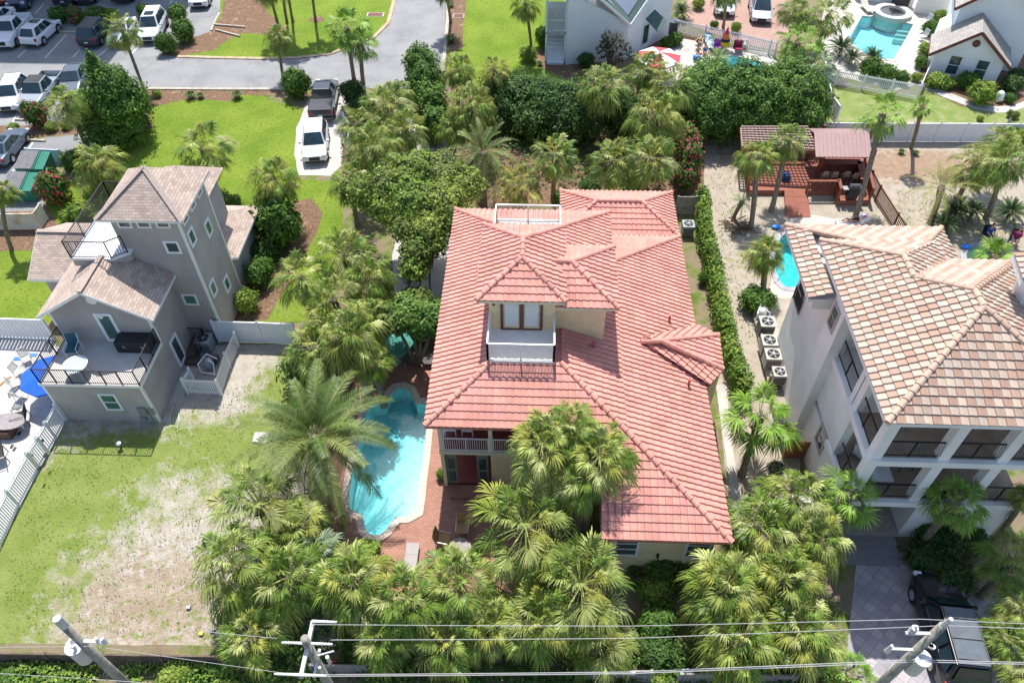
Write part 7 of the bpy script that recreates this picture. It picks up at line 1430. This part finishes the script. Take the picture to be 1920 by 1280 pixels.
for i, ((u, v), col, lab) in enumerate(TW[1:]):
    p = at(u, v, .5); e = chair(u, v + 6, .012, pi, 'pale chair under the ' + ('purple' if i == 0 else 'crimson') + ' towel', m_alu, m_alu, None, 1.1); g = MB(); g.box((p.x - .4, p.y - .05, .35), (p.x + .4, p.y + .03, 1.15)); g.box((p.x - .4, p.y - .6, .5), (p.x + .4, p.y - .051, .56)); tag(g.build('towel', M('towel_cloth', col, rough=.95, var=.5, scale=5), bevel=.03), lab, 'towel')
lounger(1331, 82, .1, 'blue patterned lounger between the sunbathers and towels', M('blue_pattern', (.05, .18, .25), col2=(.6, .65, .65), scale=6, cw=.1), s=1.1)
p = at(1360, 78, .9); e = E('closed_umbrella', 'closed red and yellow beach umbrella leaning at the picket fence', 'umbrella', (p.x, p.y, 0)); MB().cyl(p, .03, 0, 2.3, 8).build('pole', m_alu, e)
for k, (z0, z1, r0, r1, c_) in enumerate(((.5, .95, .45, .42, (.75, .45, .03)), (.95, 1.2, .42, .33, (.04, .03, .03)), (1.2, 1.6, .33, .2, (.75, .2, .04)), (1.6, 2.2, .2, .04, (.6, .03, .05)))): MB().tube([(p.x, p.y, z0), (p.x + .0, p.y, z1)], [r0, r1], 9).build('canopy', M('umbrella_stripe', c_, rough=.9), e)
chair(1392, 90, .012, pi, 'white plastic chair right of the crimson towel', m_white, m_white, None, 1.0)
p = at(1306, 108, .2); tag(MB().box((p.x - .3, p.y - .2, .012), (p.x + .3, p.y + .2, .4)).build('cool_box', M('blue_cooler', (.08, .22, .45), rough=.5), bevel=.04), 'blue cool box beside the seated bather', 'cool box')
tag(MB().beam(at(1470, 332, .45), at(1470, 332, 1.0) + V((0, .5, 0)), .5, .05).box(at(1472, 336, .43) - V((.28, .28, 0)), at(1472, 336, .43) + V((.28, .28, .45))).build('folding_chair', M('blue_camp_chair', (.03, .05, .14), rough=.9)), 'dark blue folding chair on the brown deck', 'chair')
# small signs on the verge
for (u, v, w_, h_, lab, cc) in ((1180, 1262, .34, .24, 'small white sign with pale red lettering on the verge, left one', (.5, .12, .12)), (1289, 1256, .34, .2, 'small white sign with dark lettering on the verge, right one', (.12, .14, .16))):
    p = at(u, v, 1.7); e = E('verge_sign', lab, 'sign', (p.x, p.y, 0)); q = Matrix.Rotation(radians(-25), 4, 'X'); MB().box((p.x - .03, p.y + .012, 0), (p.x + .03, p.y + .05, 1.8)).build('post', m_gw, e); MB().box((p.x - w_ / 2 * 1.3, p.y - .01, 1.55), (p.x + w_ / 2 * 1.3, p.y + .01, 1.55 + h_ * 1.3)).build('plate', m_white, e); g = MB()
    for r_ in range(3):
        for k in range(5 - r_ % 2): x = p.x - w_ * .48 + k * w_ * .21; g.box((x, p.y - .016, 1.6 + r_ * .085), (x + w_ * .15, p.y - .011, 1.6 + r_ * .085 + .045))
    g.build('lettering', M('sign_ink', cc), e)
p = at(622, 1240, .9); e = E('marker_post', 'small red topped marker post by the grey fence', 'marker', (p.x, p.y, 0)); MB().box((p.x - .05, p.y - .04, 0), (p.x + .05, p.y + .04, .8)).build('post', m_grate, e); MB().box((p.x - .2, p.y - .03, .8), (p.x + .2, p.y + .03, .95)).build('cap', M('red_cap', (.5, .03, .04)), e)
# ================================================================ people
m_skin = M('skin', (.52, .30, .20), rough=.6, var=.05); m_hair = M('hair', (.06, .035, .02), rough=.8, var=.1)
def person(label, loc, rz, pose, top, bottom, hair=(.06, .035, .02), s=1.0, sleeves=True):
    J = {'sit': dict(pel=(0, 0, .5), che=(0, .08, .85), nek=(0, .06, 1.08), hed=(0, .02, 1.28), sh=(.19, .08, 1.0), el=(.24, -.08, .76), ha=(.12, -.32, .66), kn=(.13, -.48, .52), an=(.13, -.5, .1), to=(.14, -.68, .05)),
         'lie': dict(pel=(0, 0, .46), che=(0, .36, .56), nek=(0, .60, .66), hed=(0, .78, .76), sh=(.19, .52, .60), el=(.32, .30, .60), ha=(.2, .06, .62), kn=(.12, -.42, .62), an=(.12, -.80, .42), to=(.13, -.86, .55)),
         'ground': dict(pel=(0, 0, .14), che=(0, .16, .48), nek=(0, .16, .72), hed=(0, .12, .93), sh=(.19, .17, .64), el=(.27, .02, .42), ha=(.18, -.3, .38), kn=(.16, -.40, .42), an=(.15, -.72, .10), to=(.16, -.88, .06))}[pose]
    e = E('person', label, 'person', (0, 0, 0), local=True); vs = []; es = []; rd = []
    def add(p, r, par=None): vs.append(p); rd.append(r); k = len(vs) - 1; (es.append((par, k)) if par is not None else None); return k
    pl = add(J['pel'], .13); ch = add(J['che'], .14, pl); nk = add(J['nek'], .055, ch); add(J['hed'], .07, nk)
    for sg in (-1, 1):
        f = lambda k: (J[k][0] * sg, J[k][1], J[k][2])
        a = add(f('sh'), .06, ch); b = add(f('el'), .042, a); c_ = add(f('ha'), .03, b); h_ = V(f('ha')); d = (h_ - V(f('el'))).normalized(); sd_ = d.cross(V((0, 0, 1))).normalized()
        for k, (o_, l_) in enumerate(((-.03, .14), (-.01, .165), (.01, .16), (.03, .13), (-.055, .07))): add(tuple(h_ + d * l_ + sd_ * o_ * 1.3 - V((0, 0, .02))), .010, c_)
        q = add((J['pel'][0] + .1 * sg, J['pel'][1] - .04, J['pel'][2]), .085, pl); kn = add(f('kn'), .06, q); an = add(f('an'), .042, kn); add(f('to'), .035, an)
    me = bpy.data.meshes.new('body'); me.from_pydata(vs, es, []); o = bpy.data.objects.new('body', me); COL.objects.link(o); o.parent = e; me.materials.append(m_skin)
    sk_ = o.modifiers.new('skin', 'SKIN'); sv = me.skin_vertices[0].data
    for i, r in enumerate(rd): sv[i].radius = (r, r)
    sv[0].use_root = True; ss = o.modifiers.new('sub', 'SUBSURF'); ss.levels = 1; ss.render_levels = 2
    h = V(J['hed']); g = MB(); g.blob(h, (.078, .095, .115), 14, 10); g.blob(h + V((0, -.095, -.01)), (.014, .02, .022), 6, 5); g.blob(h + V((.08, 0, 0)), (.012, .02, .03), 6, 5); g.blob(h + V((-.08, 0, 0)), (.012, .02, .03), 6, 5); g.build('head', m_skin, e, smooth=True)
    MB().blob(h + V((.03, -.087, .01)), (.012, .01, .008), 6, 4).blob(h + V((-.03, -.087, .01)), (.012, .01, .008), 6, 4).build('eyes', m_black, e); MB().blob(h + V((0, -.088, -.05)), (.022, .01, .006), 6, 4).build('mouth', m_tail, e)
    MB().blob(h + V((0, .025, .035)), (.088, .098, .105), 14, 10, .1).build('hair', M('hair', hair, rough=.8, var=.2), e, smooth=True)
    if top:
        g = MB(); P_, C_ = V(J['pel']), V(J['che']); g.tube([P_, P_.lerp(C_, .5), C_, C_.lerp(V(J['nek']), .55)], [.165, .165, .185, .11], 14)
        if sleeves:
            for sg in (-1, 1): a = V((J['sh'][0] * sg, J['sh'][1], J['sh'][2])); b = V((J['el'][0] * sg, J['el'][1], J['el'][2])); g.tube([C_.lerp(a, .6), a, b.lerp(a, .15)], [.09, .085, .065], 10)
        g.build('shirt', M('shirt', top, rough=.9, var=.1), e, smooth=True)
    if bottom:
        g = MB(); P_ = V(J['pel']); g.blob(P_, (.2, .17, .15), 12, 8)
        for sg in (-1, 1): q = V((.1 * sg, J['pel'][1], J['pel'][2])); k = V((J['kn'][0] * sg, J['kn'][1], J['kn'][2])); g.tube([q, q.lerp(k, .75)], [.11, .085], 10)
        g.build('shorts', M('shorts', bottom, rough=.9), e, smooth=True)
    e.location = loc; e.rotation_euler = (0, 0, rz); e.scale = (s,) * 3; return e
for (u, v, rz, lab, top, bot, ch_) in ((1854, 440, .1, 'person in a blue shirt and dark shorts seated before the sagos', (.02, .06, .28), (.02, .03, .07), 'dark patio chair under the person in blue'), (1903, 448, -.5, 'person in a magenta top seated right of the small pool', (.30, .01, .12), (.35, .38, .42), 'dark patio chair under the person in magenta')):
    p = at(u, v, .5); person(lab, (p.x, p.y, .02), rz, 'sit', top, bot); chair(u, v, 0, rz, ch_, m_black, m_black, None, 1.0, False).location = (p.x, p.y + .05, .0)
p = at(1597, 416, .3); person('person in a pink cap and black swimsuit lying on the white lounger', (p.x - .0, p.y, -.08), -1.45, 'lie', (.03, .02, .03), None, (.8, .05, .2), sleeves=False)
p = at(1309, 102, .2); person('person sitting bare backed on the patio edge beside the cool box', (p.x, p.y, .02), .3, 'ground', None, (.5, .06, .05), (.12, .07, .04), 1.05); p = at(1322, 100, .2); person('person in a blue swimsuit sitting right of the cool box', (p.x, p.y, .02), .5, 'ground', (.04, .18, .45), None, (.2, .12, .06), 1.05, False)
p = at(1313, 78, .2); person('person lying on the sunny patio in a black swimsuit', (p.x, p.y, -.25), 2.6, 'lie', (.02, .02, .03), None, (.08, .04, .02), 1.05, False)
